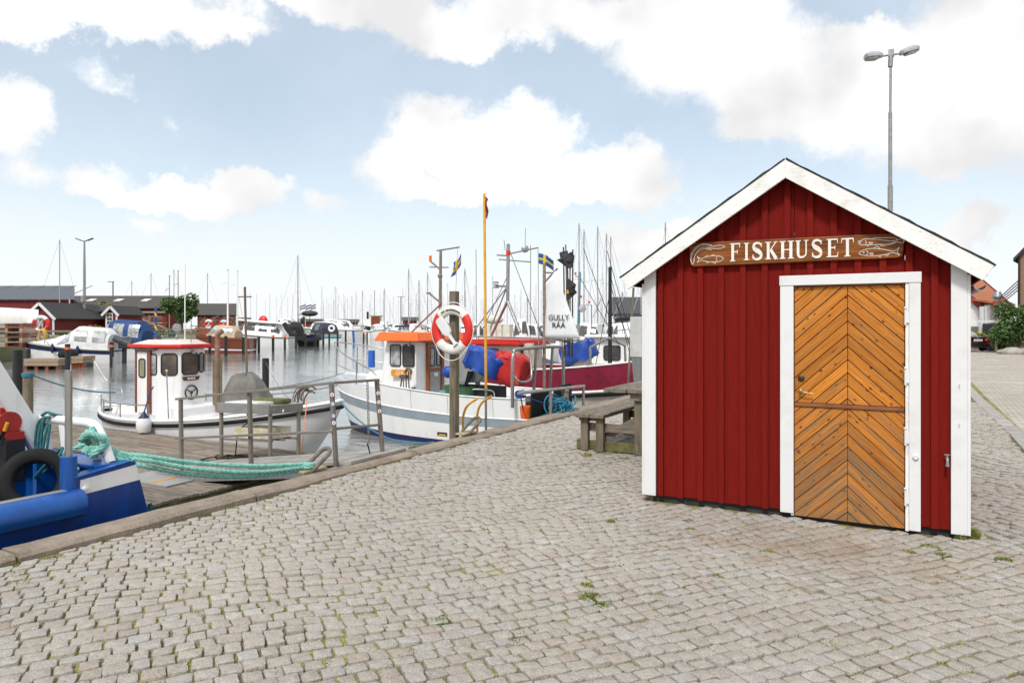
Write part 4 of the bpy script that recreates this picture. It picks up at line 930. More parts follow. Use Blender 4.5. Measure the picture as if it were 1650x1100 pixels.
for i in range(9):
    q = wn_o+Vector((rr.uniform(-.3, .2), rr.uniform(-.25, -.05), rr.uniform(-.05, .22)))
    mkobj('hose', MB().tube(smoothpath([q, q+Vector((rr.uniform(-.1, .1), -.12, .05)), q+Vector((rr.uniform(-.2, .2), -.16, -.25)), q+Vector((rr.uniform(-.3, .3), -.1, -.55))], 6), rr.choice((.014, .019, .024)), 8), M_dark if i % 3 else M_galv, winch)
q = wn_o+Vector((.17, -.05, .0))
mkobj('yellow_hose_sleeve', MB().tube([q+Vector((.03, 0, .13)), q+Vector((.0, -.02, .02))], .024, 10), M_yellow, winch)
mkobj('hose', MB().tube(smoothpath([q+Vector((0, -.02, .03)), q+Vector((-.07, -.06, -.10)), q+Vector((-.16, -.1, -.2))], 5), .02, 8), M_dark, winch)
winch.scale = (.66, .66, .66); winch.location.z += .12
# tyre fender inside
tc_ = at(58, 775, X=-6.22); tn = Vector((.80, -.45, .25)).normalized(); tu = tn.orthogonal().normalized(); tw_ = tn.cross(tu)
prof = []
for j in range(20):
    a = 2*PI*j/20; cx, cy = math.cos(a), math.sin(a); prof.append((.205+.06*(abs(cx)**.7)*(1 if cx > 0 else -1), .075*(abs(cy)**.6)*(1 if cy > 0 else -1)))
mb = MB(); rings = []
for i in range(48):
    th = 2*PI*i/48; rd = tu*math.cos(th)+tw_*math.sin(th); tre = 1+.008*(i % 2)
    rings.append([tc_+rd*(ra*(tre if ra > .25 else 1))+tn*h for ra, h in prof])
mb.loft(rings, cap=False, closed=True)
single('tyre_fender', mb, M_dark, 'old black car tyre hanging inside the blue boat bulwark', 'tyre', tuple(tc_), smooth=50)
mb = MB(); q = at(84, 690, Y=yr)
for dx, dl in ((-.02, .22), (.03, .28), (.06, .5)):
    mb.tube(smoothpath([(q.x+dx, yr-.05, .76), (q.x+dx-.06, yr-.08, .70), (q.x+dx-.09, yr-.09, .74-dl), (q.x+dx-.05, yr-.08, .70-dl), (q.x+dx-.01, yr-.07, .74-dl*.5), (q.x+dx, yr-.05, .70)], 5), .012, 7)
mb.tube(smoothpath([(q.x-.06, yr-.06, .77), (q.x, yr-.04, .80), (q.x+.09, yr-.05, .79), (q.x+.06, yr+.05, .76)], 5), .014, 7)
mb.tube(smoothpath([(q.x+.05, yr-.06, .3), (q.x+.1, yr-.2, .25), (tc_.x+.05, tc_.y+.18, tc_.z+.25), (tc_.x+.05, tc_.y+.1, tc_.z+.1)], 5), .012, 7)
single('lashing_rope', mb, M_tealdark, 'dark green rope looped over the white rail of the blue boat', 'rope', (q.x, yr, .75))
# heavy teal hawser: coil on the bitts, three parts to the ring
cl = at(150, 712, Y=BYE-.2); RE = Vector((RP1.x+.02, RP1.y+.02, .12))
mb = MB()
for i, (d, off) in enumerate(((.05, (0, 0, .04)), (.085, (.03, .02, -.0)), (.10, (0, -.03, -.035)))):
    o_ = Vector(off); P = smoothpath([cl+o_, Vector((BX0-.15, BYE-.06, .47))+o_*.6]+sag(Vector((BX0-.0, BYE+.06, .42))+o_, RE+o_*.7+Vector((-.02, -.06+.05*i, -.0)), d, 10), 4)
    rope(mb, P, .023, 7)
for i in range(4):
    rr = random.Random(i); a0 = rr.uniform(0, 6)
    P = [cl+Vector((.12*math.cos(t)*1.1, .05*math.sin(2*t+i), .085*math.sin(t)+.02*i-.03)) for t in np.linspace(a0, a0+2*PI, 26)]
    rope(mb, P, .024, 7)
P = [RE+Vector((.055*math.cos(t), .05*math.sin(t), .02*t/6-.02)) for t in np.linspace(0, 13, 40)]; rope(mb, P, .024, 7)
P = smoothpath([cl+Vector((.05, -.1, 0)), cl+Vector((-.02, -.25, -.08)), Vector((BX0-.15, SPL+.12, .40))], 6); rope(mb, P, .018, 7)
single('mooring_hawser', mb, M_teal, 'thick pale teal hawser running from the blue boat to the iron ring', 'rope', tuple(RE))
mkobj('fender_hook', MB().tube([(BX0-.1, BYE+.2, .0), (BX0-.02, BYE+.22, -.3)], .02, 8), M_tealdark, bb)
# ================================================================== floating dock
dk = thing('wooden_dock', 'grey plank dock running out from the quay between the blue and white boats', 'dock', (-14, 6.2, WATER))
mb = MB(); y = 4.35; i = 0; rr = random.Random(8)
while y < 8.18:
    w = .116; x = -7.42+rr.uniform(-.02, .02)
    while x > -30:
        l_ = rr.uniform(2.6, 4.2); mb.lohi((x-l_, y, -.445), (x-.006, y+w, -.41+rr.uniform(-.004, .004))); x -= l_
    y += w+.010
mkobj('planks', mb, M_woodx, dk, bevel=.004)
mkobj('dock_beam', MB().lohi((-7.58, 4.36, -.72), (-7.44, 8.16, -.45)).lohi((-30, 4.40, -.72), (-7.6, 4.52, -.45)).lohi((-30, 8.02, -.72), (-7.6, 8.14, -.45)), M_mosswood, dk, bevel=.01)
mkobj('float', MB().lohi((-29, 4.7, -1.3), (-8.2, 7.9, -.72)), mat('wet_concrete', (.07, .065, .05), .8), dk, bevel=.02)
pr = at(270, 718, z=-.405); mkobj('red_paint_patch', MB().add([Vector((pr.x-.75, pr.y-.03, -.4035)), Vector((pr.x+.75, pr.y-.12, -.4035)), Vector((pr.x+.8, pr.y+.12, -.4035)), Vector((pr.x-.8, pr.y+.16, -.4035))], [(0, 1, 2, 3)]), mat('worn_red_paint', (.26, .12, .09), .85, col2=(.21, .165, .125), nscale=5, stretch=(1, 6, 1), nlo=.38, nhi=.55), dk)
# gangway plate and its railing
gw = thing('gangway', 'grey sloping gangway plate between the plank dock and the quay', 'gangway', (-7.0, 6.5, -.2))
mb = MB(); A, B = Vector((-8.9, 0, -.40)), Vector((-5.42, 0, .075))
mb.add([A+Vector((0, 6.02, .02)), B+Vector((0, 6.02, .012)), B+Vector((0, 7.0, .012)), A+Vector((0, 7.0, .02)), A+Vector((0, 6.02, -.01)), B+Vector((0, 6.02, -.02)), B+Vector((0, 7.0, -.02)), A+Vector((0, 7.0, -.01))], [(0, 1, 2, 3), (7, 6, 5, 4), (0, 4, 5, 1), (1, 5, 6, 2), (2, 6, 7, 3), (3, 7, 4, 0)])
mkobj('plate', mb, mat('worn_walkway', (.36, .34, .31), .7, col2=(.24, .22, .19), nscale=6), gw)
mkobj('side_beam', MB().bar((-8.9, 6.04, -.47), (-5.76, 6.04, -.06), .06, .12).bar((-8.9, 6.98, -.47), (-5.76, 6.98, -.06), .06, .12), M_galv, gw)
mkobj('foot_plate', MB().box((-8.55, 5.85, -.400), (1.0, .55, .012), Euler((0, 0, .05))), M_alu, gw)
rl = thing('gangway_railing', 'brown grey tube railing along the gangway and quay edge with chain', 'railing', (-7, 6.05, -.3))
PS = [(at(293, 771, X=-8.33), at(291, 642, X=-8.33)), (at(405, 757, Y=6.04), at(402, 632, Y=6.0)), (at(542, 752, X=-5.62), at(534, 617, X=-5.62)), (at(617, 735, X=-5.62), at(607, 612, X=-5.64))]
for i, (a, b) in enumerate(PS):
    rp_ = mkobj('railing_post', MB().bar(a-UP*(.02), b, .043, .043, up=(0, 1, 0)), M_rail, rl, bevel=.004)
    if i == 0: mkobj('base_plate', MB().box(a, (.16, .16, .014)).tube([a+Vector((.04, .03, 0)), a+Vector((.04, .03, .04))], .012, 6), M_galv, rp_)
    ns = {2: (628, 641, 658, 668), 3: (632, 646, 660)}.get(i, ())
    for k_, py in enumerate(ns):
        f = (py-612)/120; q = b.lerp(a, f)+Vector((.03, -.028, 0))
        mkobj('round_sticker', MB().lathe([(0, 0), (.022, 0), (.022, .003), (0, .003)], q, 16, (.3, -1, 0)), M_gel if (i == 3 or k_ in (0, 3)) else mat('pale_blue_sticker', (.5, .58, .75), .5), rp_)
        if i == 3 or k_ in (0, 3): mkobj('red_cross', MB().box(q+Vector((.001, -.004, 0)), (.026, .002, .008)).box(q+Vector((.001, -.0045, 0)), (.008, .002, .026)), M_buoyred, rp_)
T = [b for a, b in PS]; Mid = [at(283, 706, X=-8.45), at(403, 700, Y=6.02), at(537, 695, X=-5.62), at(612, 684, X=-5.63)]
mkobj('top_rail', MB().bar(T[0]+(T[0]-T[2])*.03, T[2], .06, .03).bar(T[2]+UP*.002, T[3]+(T[3]-T[2])*.03, .058, .03), M_rail, rl, bevel=.004)
mkobj('middle_rail', MB().bar(Mid[0], Mid[2], .04, .028).bar(Mid[2]+UP*.03, Mid[3], .04, .028), M_rail, rl, bevel=.004)
mb = MB(); q = T[3]+Vector((-.13, -.02, -.02))
for i in range(22):
    c = q-UP*(.035*i)+Vector((.03*(i/22), 0, 0)); ax_ = Vector((1, 0, 0)) if i % 2 else Vector((0, 1, 0))
    mb.tube(stadium(c, Vector((0, 0, 1)), ax_, .048, .026, 5), .0045, 5, closed=True)
mkobj('chain', mb, M_galv, rl)
mkobj('hanging_line', MB().tube(smoothpath([q-UP*.75, q+Vector((.08, 0, -.95)), q+Vector((.2, .02, -1.15))], 5), .008, 6), M_dark, rl)
# fish cleaning table and what stands on it
FA, FB = Vector((-.972, -.235, 0)), Vector((.235, .972, 0)); F0 = Vector((-8.20, 7.36, -.41))
ft = thing('fish_cleaning_table', 'stainless fish cleaning table on the dock behind the gangway railing', 'table', tuple(F0))
fm = Matrix((FA, FB, UP)).transposed()
tc0 = F0+FA*.42+FB*.25
mkobj('sink_top', MB().box(tc0+UP*.815, (.90, .56, .025), fm).box(tc0+UP*.755-FB*.27, (.90, .018, .11), fm).box(tc0+UP*.755+FB*.27, (.90, .018, .11), fm).box(tc0+UP*.755-FA*.44, (.018, .56, .11), fm).box(tc0+UP*.755+FA*.44, (.018, .56, .11), fm).box(tc0+UP*.835-FB*.27, (.90, .02, .03), fm), M_steel, ft, bevel=.004)
for a_ in (.0, .84):
    for b_ in (0.02, .48): mkobj('leg', MB().box(F0+FA*a_+FB*b_+UP*.40, (.036, .036, .80), fm), M_rail, ft, bevel=.003)
mkobj('shelf', MB().box(tc0+UP*.30, (.84, .03, .03), fm).box(tc0+UP*.30+FB*.2, (.84, .03, .03), fm).box(tc0+UP*.30-FB*.2, (.84, .03, .03), fm), M_rail, ft)
q = at(462, 648, Y=7.45); mkobj('round_badge', MB().lathe([(0, 0), (.02, 0), (.02, .004), (0, .004)], F0+UP*.755-FB*.03+FA*(-.1)+Vector((.1, .1, 0)), 12, tuple(-FB)), M_gel, ft)
single('cutting_board', MB().box(tc0+UP*.845+FA*.08-FB*.06, (.56, .34, .035), fm), M_gel, 'white cutting board on the stainless fish table', 'cutting board', tuple(tc0+UP*.83), bevel=.004)
mb = MB(); 
for i in range(9):
    x0 = -.36+.08*i; mb.box(tc0+UP*(.872+.006*math.sin(i*2.1))-FA*(-.02)+FA*(x0*-1+.0)*.55+FB*(.07+.012*math.sin(i)), (.052, .20, .075), fm)
single('mossy_block', MB().box(tc0+UP*.868-FA*.10+FB*.10, (.52, .16, .075), fm), M_mosswood, 'mossy timber block lying on the fish table behind the cutting board', 'timber block', tuple(tc0+UP*.83), bevel=.02)
fb = thing('styrofoam_box', 'dirty cream styrofoam fish box on the shelf under the fish table', 'box', tuple(tc0+UP*.32))
bxm = MB()
for c, sz in ((FB*.17, (.58, .03, .16)), (-FB*.17, (.58, .03, .16)), (FA*.275, (.03, .31, .16)), (-FA*.275, (.03, .31, .16)), (-UP*.07, (.58, .34, .025))): bxm.box(tc0+UP*.40+c-FA*.05, sz, fm)
mkobj('walls', bxm, M_foam, fb, bevel=.006)
mb = MB(); rr = random.Random(2)
for k in range(7):
    q = at(375+rr.uniform(-25, 40), 742+rr.uniform(-6, 4), z=-.40); s0 = rr.uniform(.18, .36)
    mb.tube([q+Vector((s0*math.cos(t)*1.2, s0*.55*math.sin(t), .02+.01*math.sin(3*t+k))) for t in np.linspace(0, 2*PI, 26)], .010, 6)
mb.tube(smoothpath([q, q+Vector((.05, .02, .4)), tc0+UP*.55+FA*.2, tc0+UP*.7+FA*.25], 6), .009, 6)
single('cable_coil', mb, M_dark, 'black cable coiled loosely on the dock planks under the fish table', 'cable', tuple(q))
mb = MB(); P = smoothpath([at(240, 777, z=-.395), at(270, 772, z=-.395), at(290, 765, z=-.395), at(300, 757, z=-.395)], 6); mb.tube(P, .014, 7)
single('yellow_hose', mb, M_yellow, 'thin yellow hose lying on the dock planks near the railing foot', 'hose', tuple(P[0]))
# ================================================================== white cabin boat with the red roof
zs1 = lambda t: -.17-.36*t*(1-t)+.46*t**2.2-.02
wb = thing('white_fishing_boat', 'white double ended fishing boat with red cabin roof beyond the plank dock', 'boat', (-12, 9.32, WATER))
H1 = Hull((-15.45, 9.32), (-8.62, 9.32), 2.12, zs1, -1.5, tm=.42, tr=.12, rake=1.5, srake=.8, flare=.64, p=.6, bowp=.62, trp=2.4)
mkobj('hull', H1.shell(MB(), 40, nu=10, transom=False), M_greyhull, wb, smooth=50)
mkobj('boot_line', H1.shell(MB(), 40, 0, .52, 3, .006, transom=False), M_black, wb)
bpy.data.objects.remove(bpy.data.objects['boot_line'], do_unlink=True)
mkobj('deck', H1.deck(MB(), .16, 30, .05), mat('pale_grey_deck', (.60, .60, .59), .6, col2=(.5, .5, .5)), wb)
mkobj('inner_bulwark', H1.shell(MB(), 40, .80, 1.0, 2, -.05, transom=False), M_gel, wb)
mkobj('gunwale', H1.rail(MB(), .035, 1., -.02, 8, 40, dz=.012), M_gel, wb, smooth=60)
mkobj('rub_rail', H1.rail(MB(), .033, .945, .012, 8, 40), M_dark, wb, smooth=60)
# cabin plan: straight sides, faceted front
CB = [(-13.53, 8.80), (-13.02, 8.78), (-12.62, 8.98), (-12.52, 9.28), (-12.62, 9.60), (-13.02, 9.78), (-13.53, 9.76)]
def storey(plan, z0, z1, rnd=0., grow=0.):
    cx = sum(p[0] for p in plan)/len(plan); cy = sum(p[1] for p in plan)/len(plan)
    lo = [Vector((x, y, z0)) for x, y in plan]; hi = [Vector((cx+(x-cx)*(1+grow), cy+(y-cy)*(1+grow), z1)) for x, y in plan]
    return MB().loft([lo, hi])
CB = [(-13.53, 8.80), (-12.86, 8.78), (-12.50, 9.02), (-12.50, 9.56), (-12.86, 9.80), (-13.53, 9.78)]
cabn = mkobj('cabin', storey(CB, -.20, 1.14), M_gel, wb, bevel=.03)
def wall_win(plan, i, j, f, zc, w, h, root, glass, r=.06, rim=M_black):
    a, b = Vector(plan[i]+(0,)), Vector(plan[j]+(0,)); d = (b-a).normalized(); o = a.lerp(b, f)+UP*zc
    return window(o, d, UP, w, h, root, glass, r, rim)
M_tan = mat('tan_window', (.30, .26, .15), .15, col2=(.22, .19, .11), spec=.7)
M_murk = mat('brown_cabin_glass', (.085, .068, .055), .07, col2=(.16, .13, .10), nscale=3, spec=.8)
wall_win(CB, 0, 1, .80, .82, .20, .40, cabn, M_pale_glass)
wall_win(CB, 1, 2, .50, .82, .30, .42, cabn, M_murk, .07)
wall_win(CB, 2, 3, .38, .83, .36, .42, cabn, M_murk, .07)
wall_win(CB, 2, 3, .86, .84, .10, .38, cabn, M_pale_glass, .04)
wall_win(CB, 3, 4, .5, .84, .24, .40, cabn, M_pale_glass)
mkobj('cabin_roof', storey([(-13.66, 8.66), (-12.84, 8.64), (-12.38, 8.94), (-12.38, 9.62), (-12.84, 9.94), (-13.66, 9.92)], 1.15, 1.215), M_roofred, wb, bevel=.012)
mkobj('roof_top', storey([(-13.60, 8.72), (-12.86, 8.70), (-12.44, 8.97), (-12.44, 9.60), (-12.86, 9.88), (-13.60, 9.86)], 1.2165, 1.30, grow=-.35), mat('pale_red_roof', (.75, .62, .58), .4), wb, bevel=.006)
dr = mkobj('cabin_door', MB().lohi((-13.50, 8.765, -.15), (-13.16, 8.782, 1.06)), M_gel, wb, bevel=.004)
mkobj('door_frame', MB().lohi((-13.56, 8.755, -.15), (-13.505, 8.80, 1.12)).lohi((-13.16, 8.745, -.15), (-13.06, 8.80, 1.12)).lohi((-13.504, 8.757, 1.06), (-13.161, 8.80, 1.12)), M_brown, dr, bevel=.004)
window((-13.33, 8.764, .74), (1, 0, 0), UP, .19, .36, dr, M_tan, .05)
mkobj('door_slide', MB().lohi((-13.5, 8.70, 1.10), (-12.88, 8.76, 1.145)), mat('grey_track', (.2, .18, .15), .6), wb)
a, b = Vector(CB[2]+(0,)), Vector(CB[3]+(0,)); fd = (b-a).normalized(); fn = Vector((1, 0, 0))
pl_ = a.lerp(b, .40)+fn*.012
nb = mkobj('name_board', MB().prism([(-.20, .03), (.20, .03), (.16, -.045), (-.16, -.045)], pl_+UP*.545, fd, UP, fn, .014), mat('brown_nameplate', (.14, .03, .022), .5), wb)
mb = MB()
for i, w in enumerate((.03, .026, .03, .026, .03)): mb.prism(rect(-.085+.036*i, -.020, -.085+.036*i+w*.8, .018), pl_+UP*.54, fd, UP, fn, .017)
mkobj('name_marks', mb, M_letter, nb)
wc = a.lerp(b, .42)+fn*.016+UP*.26; mb = MB(); rw = .135
mb.tube([wc+fd*rw*math.cos(t)+UP*rw*math.sin(t) for t in np.linspace(0, 2*PI, 33)[:-1]], .013, 7, closed=True)
for a_ in (90, 210, 330): mb.tube([wc, wc+fd*rw*math.cos(R(a_+180))+UP*rw*math.sin(R(a_+180))], .009, 6)
mb.ball(wc, .03, 8, m=6); mkobj('wheel_emblem', mb, M_black, wb)
p = a.lerp(b, .45)+fn*.05+UP*1.06; mkobj('brass_bell', MB().lathe([(.01, .05), (.03, .04), (.035, -.01), (.05, -.035), (0, -.03)], p, 12), M_galv, wb, smooth=50)
mkobj('trunk', MB().lohi((-12.86, 8.72, -.32), (-12.1, 9.86, .02)).lohi((-12.1, 8.68, -.42), (-10.7, 9.9, -.16)), M_gel, wb, bevel=.03)
mkobj('hatch_frame', MB().lohi((-11.95, 8.78, -.158), (-10.9, 9.8, -.12)), M_greyhull, wb, bevel=.015)
p = Vector((-12.10, 9.55, 0)); mb = MB().tube(smoothpath([p+UP*-.2, p+UP*.9, p+UP*1.30, p+Vector((.03, 0, 1.42)), p+Vector((.12, .02, 1.47))], 5), .05, 12)
ex = mkobj('exhaust_pipe', mb, mat('rusty_brown_pipe', (.20, .09, .055), .7, col2=(.30, .2, .15), nscale=9), wb, smooth=60)
mb = MB(); 
for i in range(18): a_ = 2*PI*i/18; mb.tube([p+Vector((.085*math.cos(a_), .085*math.sin(a_), 0)), p+Vector((.085*math.cos(a_), .085*math.sin(a_), .93))], .006, 4)
for i in range(24): mb.tube([p+Vector((.085*math.cos(t), .085*math.sin(t), .04*i)) for t in np.linspace(0, 2*PI, 15)[:-1]], .005, 4, closed=True)
mkobj('mesh_guard', mb, mat('brass_mesh', (.32, .26, .17), .5, .4), ex)
def raill(h, pts_t, side, root, t0, t1, name='side_rail'):
    top = [H1.pt(t, 1, side, -.05)+UP*h for t in np.linspace(t0, t1, 16)]; mb = MB().tube(top, .013, 7)
    for t in pts_t: mb.tube([H1.pt(t, 1, side, -.05), H1.pt(t, 1, side, -.05)+UP*h], .012, 6)
    mkobj(name, mb, M_steel, root, smooth=60)
raill(.30, (.04, .16, .30, .44), -1, wb, .03, .44); raill(.32, (.30, .45, .6, .75, .9), 1, wb, .28, .94)
q = H1.pt(.0, 1, 1)
p0 = at(190, 618, Y=9.2); 
mb = MB().tube(smoothpath([at(152, 581, Y=9.3), at(169, 609, Y=9.3), at(177, 616, Y=9.3), at(194, 623, Y=9.1), at(198, 640, Y=9.05)], 5), .016, 7).tube(smoothpath([at(183, 575, Y=9.3), at(182, 606, Y=9.3), at(177, 616, Y=9.3)], 5), .016, 7).tube([at(177, 616, Y=9.3), at(178, 660, Y=9.3)], .018, 7)
mkobj('stern_rail', mb, M_steel, wb, smooth=60)
mkobj('yellow_tipped_rod', MB().tube([(-12.3, 8.62, -.25), (-12.42, 8.66, .70)], .011, 6), M_galv, wb); 
mkobj('rod_tip', MB().ball((-12.42, 8.66, .72), .025, 8), mat('pale_yellow_knob', (.7, .5, .15), .5), wb)
# roof gear
def gear(px, pyb, pyt, name, mm, r=.012):
    b = at(px, pyb, Y=9.25); t = at(px, pyt, Y=9.25); mkobj(name, MB().tube([b, t], r, 7), mm, wb)
gear(298, 552, 425, 'whip_aerial', M_gel, .011); gear(308, 556, 516, 'rod_aerial', M_galv, .008)
p = at(285, 552, Y=9.2); mkobj('search_light', MB().tube([p, p+UP*.10], .022, 8).ball(p+UP*.12, .035, 10).tube([p+UP*.12, p+UP*.24], .01, 6).lathe([(0, -.03), (.085, -.015), (.085, .02), (0, .028)], p+UP*.30, 16, (.5, -.86, 0)), M_galv, wb, smooth=50)
p = at(251, 556, Y=9.25); mkobj('flag_holder', MB().tube([p-UP*.02, p+UP*.14], .035, 10), mat('orange_red_plastic', (.6, .06, .03), .4), wb)
fgp = at(249, 494, Y=9.25); ft_ = MB()
pts = [[p+UP*(.14+.62*u)+Vector((.028*math.cos(v*6+u*9)*(1.2-u*.5), .028*math.sin(v*6+u*9), 0)) for v in np.linspace(0, 1, 8)] for u in np.linspace(0, 1, 22)]
m, N, L, b = nodes_mat('rolled_blue_yellow_flag'); tx = nn(N, L, 'ShaderNodeTexCoord'); wv = nn(N, L, 'ShaderNodeTexWave', {0: tx.outputs['Object'], 'Scale': 2.2, 'Distortion': 2.0}, bands_direction='DIAGONAL')
rp = nn(N, L, 'ShaderNodeValToRGB', {0: wv.outputs['Fac']}); e = rp.color_ramp.elements; e[0].color = (.02, .10, .26, 1); e[1].color = (.70, .40, .04, 1); e[0].position = .80; e[1].position = .84
L.new(rp.outputs[0], b.inputs[0]); b.inputs['Roughness'].default_value = .8; M_rflag = m
mkobj('rolled_flag', ft_.grid(pts).tube([p, p+UP*.8], .012, 6), M_rflag, wb)
# tarpaulin cover and thin mast on the foredeck
tcn = at(398, 640, Y=9.3); rings = []
prof = [(.52, 0), (.52, .06), (.45, .22), (.36, .36), (.30, .45), (.2, .485), (.02, .50)]
rr = random.Random(6)
for r_, h in prof:
    ring = []
    for j in range(64):
        a_ = 2*PI*j/64; f = 1+.16*(1-abs(math.sin(3.5*a_+1+h)))**3*(1.1-h)+.06*math.sin(5*a_+3+4*h)
        ring.append(Vector((tcn.x+r_*f*math.cos(a_)*1.0, tcn.y+r_*f*.8*math.sin(a_), -.02+h*1.35+.05*math.sin(3*a_+h*6)+.03*math.sin(8*a_)*h)))
    rings.append(ring)
single('deck_cover', MB().loft(rings), M_tarpg, 'grey tarpaulin draped over gear on the white boat foredeck', 'tarpaulin', tuple(tcn), smooth=80)
p = at(399, 597, Y=9.3); t = at(394.5, 462, Y=9.3)
mkobj('fore_mast', MB().tube([(p.x, 9.3, -.1), t], .022, 8).tube([at(384, 478, Y=9.3), at(405, 478, Y=9.3)], .012, 6).tube(sag(at(385, 478, Y=9.3), at(399, 560, Y=9.3), .0), .003, 4), mat('brown_mast', (.17, .12, .08), .7), wb)
p = at(443, 632, Y=9.3); mb = MB(); rr = random.Random(9)
for i in range(7):
    q = at(472+i*3, 648+rr.uniform(-4, 6), Y=9.2); mb.tube(smoothpath([q, q+Vector((rr.uniform(-.05, .1), 0, .12)), q+Vector((rr.uniform(.05, .18), .05, .26)), q+Vector((.2+rr.uniform(0, .1), .05, .22))], 4), rr.choice((.008, .011, .014)), 6)
single('anchor_gear', mb, mat('rusty_gear', (.07, .06, .05), .8, col2=(.12, .06, .035)), 'tangle of rusty anchor gear on the white boat foredeck', 'anchor gear', (-10, 9.2, .2))
mb = MB().tube([at(495, 640, Y=8.6), at(486, 735, Y=8.1)], .008, 5); single('orange_line', mb, mat('orange_line_cord', (.8, .25, .12), .7), 'thin orange cord hanging down the white boat bow', 'cord', tuple(at(495, 640, Y=8.6)))
fn_ = thing('round_fender', 'white fender with blue tip hanging on the white boat side by the dock', 'fender', tuple(at(231, 690, Y=8.2)))
p = at(232, 682, Y=8.15)
mkobj('fender_ball', MB().lathe([(.02, -.16), (.11, -.15), (.135, -.08), (.135, .02), (.10, .10)], p, 16), M_greyhull, fn_, smooth=50)
mkobj('fender_tip', MB().lathe([(.10, .10), (.06, .15), (.03, .19), (.02, .22)], p, 16), mat('navy_rubber', (.01, .02, .07), .5), fn_, smooth=50)
mkobj('fender_line', MB().tube(smoothpath([p+UP*.2, p+Vector((.05, .02, .36)), p+Vector((.10, .05, .55)), p+Vector((.13, .1, .68))], 4), .012, 6), M_navyrope, fn_)
# ================================================================== the grey striped boat with the orange roof
GY = 13.25
gb_ = thing('orange_roof_boat', 'white fishing boat with grey stripe and orange cabin roof, stern at quay', 'boat', (-9.3, GY, WATER))
zs2 = lambda t: -.01+.10*(t-.2)**2*1.0+.52*max(0, t-.15)**1.7
H2 = Hull((-6.55, GY), (-12.35, GY), 2.36, zs2, -1.25, tm=.45, tr=.88, rake=.75, srake=0, flare=.86, p=.7, bowp=.62)
mkobj('hull', H2.shell(MB(), 44, nu=10), M_gel, gb_, smooth=50)
mkobj('grey_stripe', H2.shell(MB(), 44, .66, .79, 2, .006), M_greyband, gb_)
mkobj('boot_stripe', H2.shell(MB(), 44, .18, .375, 3, .004), M_boot, gb_)
mkobj('bottom_paint', H2.shell(MB(), 44, 0, .29, 3, .007), M_antif, gb_)
for sd_ in (1, -1):
    bk_ = mkobj('bulwark', H2.shell(MB(), 44, 1.0, 1.13, 3, .0, t0=0.0, t1=.62, transom=False, sides=(sd_,)), M_gel, gb_, smooth=50)
    mkobj('bulwark_cap', MB().tube([H2.pt(t_, 1.13, sd_, 0) for t_ in np.linspace(0, .62, 20)], .018, 6), M_gel, bk_, smooth=60)
    for t_ in (.12, .3, .46): mkobj('panel_seam', MB().tube([H2.pt(t_, u_, sd_, .003) for u_ in np.linspace(.81, 1.12, 4)], .004, 4), M_greyband, bk_)
bw = H2.rail(MB(), .016, .80, .0, 8, 40); mkobj('gunwale', bw, M_gel, gb_, smooth=60)
mkobj('deck', H2.deck(MB(), .06, 26, .02), mat('pale_blue_deck', (.52, .57, .60), .6), gb_)
p = H2.pt(.33, .47, 1, .004); mkobj('hull_vent', MB().box(p, (.24, .012, .07)), M_black, gb_); mkobj('vent_lip', MB().box(p+Vector((.01, -.008, -.014)), (.17, .008, .028)), M_yellow, gb_)
CG = [(-9.42, 12.52), (-9.42, 13.98), (-10.42, 13.9), (-10.62, 13.25), (-10.42, 12.58)]
zc0, zc1 = -.05, 1.235
gc = mkobj('wheelhouse', MB().loft([[Vector((x-(.10 if x < -10 else 0), y, zc0)) for x, y in CG], [Vector((x+(.14 if x < -10 else 0), y, zc1)) for x, y in CG]]), M_gel, gb_, bevel=.02)
for xc, w in ((-10.0, .30), (-9.62, .32)):
    window((xc, 12.52+.06*(-9.42-xc)-.012-.0, .92), (1, -.06, 0), UP, w, .46, gc, M_pale_glass if w < .31 else M_glass, .05)
mkobj('trunk_cabin', MB().loft([[Vector((x, y, 0)) for x, y in ((-9.5, 12.45), (-9.5, 14.05), (-11.3, 13.75), (-11.5, 13.25), (-11.3, 12.75))], [Vector((x, y, .52)) for x, y in ((-9.5, 12.55), (-9.5, 13.95), (-11.0, 13.65), (-11.15, 13.25), (-11.0, 12.85))]]), M_gel, gb_, bevel=.03)
RG = [(-9.20, 12.28), (-9.20, 14.2), (-10.4, 14.08), (-10.7, 13.25), (-10.45, 12.36)]
mkobj('wheelhouse_roof', MB().loft([[Vector((x, y, 1.24)) for x, y in RG], [Vector((x*1.0, y, 1.26)) for x, y in RG], [Vector((-9.9+(x+9.9)*.88, GY+(y-GY)*.9, 1.43)) for x, y in RG]]), M_orange, gb_, bevel=.01)
dd = mkobj('wheelhouse_door', MB().lohi((-9.415, 12.98, -.05), (-9.395, 13.42, 1.14)), M_alu, gb_)
mkobj('door_frame', MB().lohi((-9.43, 12.88, -.05), (-9.36, 12.98, 1.2)).lohi((-9.43, 13.42, -.05), (-9.36, 13.52, 1.2)).lohi((-9.43, 12.981, 1.141), (-9.362, 13.419, 1.2)).lohi((-9.41, 12.981, .56), (-9.37, 13.419, .62)), M_frame, dd, bevel=.005)
window((-9.394, 13.09, .88), (0, 1, 0), UP, .16, .40, dd, M_pale_glass, .03); window((-9.394, 13.32, .88), (0, 1, 0), UP, .12, .40, dd, M_pale_glass, .03)
mkobj('door_sticker', MB().lohi((-9.39, 13.15, .44), (-9.385, 13.30, .52)), M_gel, dd); mkobj('door_handle', MB().tube([(-9.36, 13.44, .30), (-9.31, 13.44, .30), (-9.31, 13.52, .30)], .012, 6), M_galv, dd)
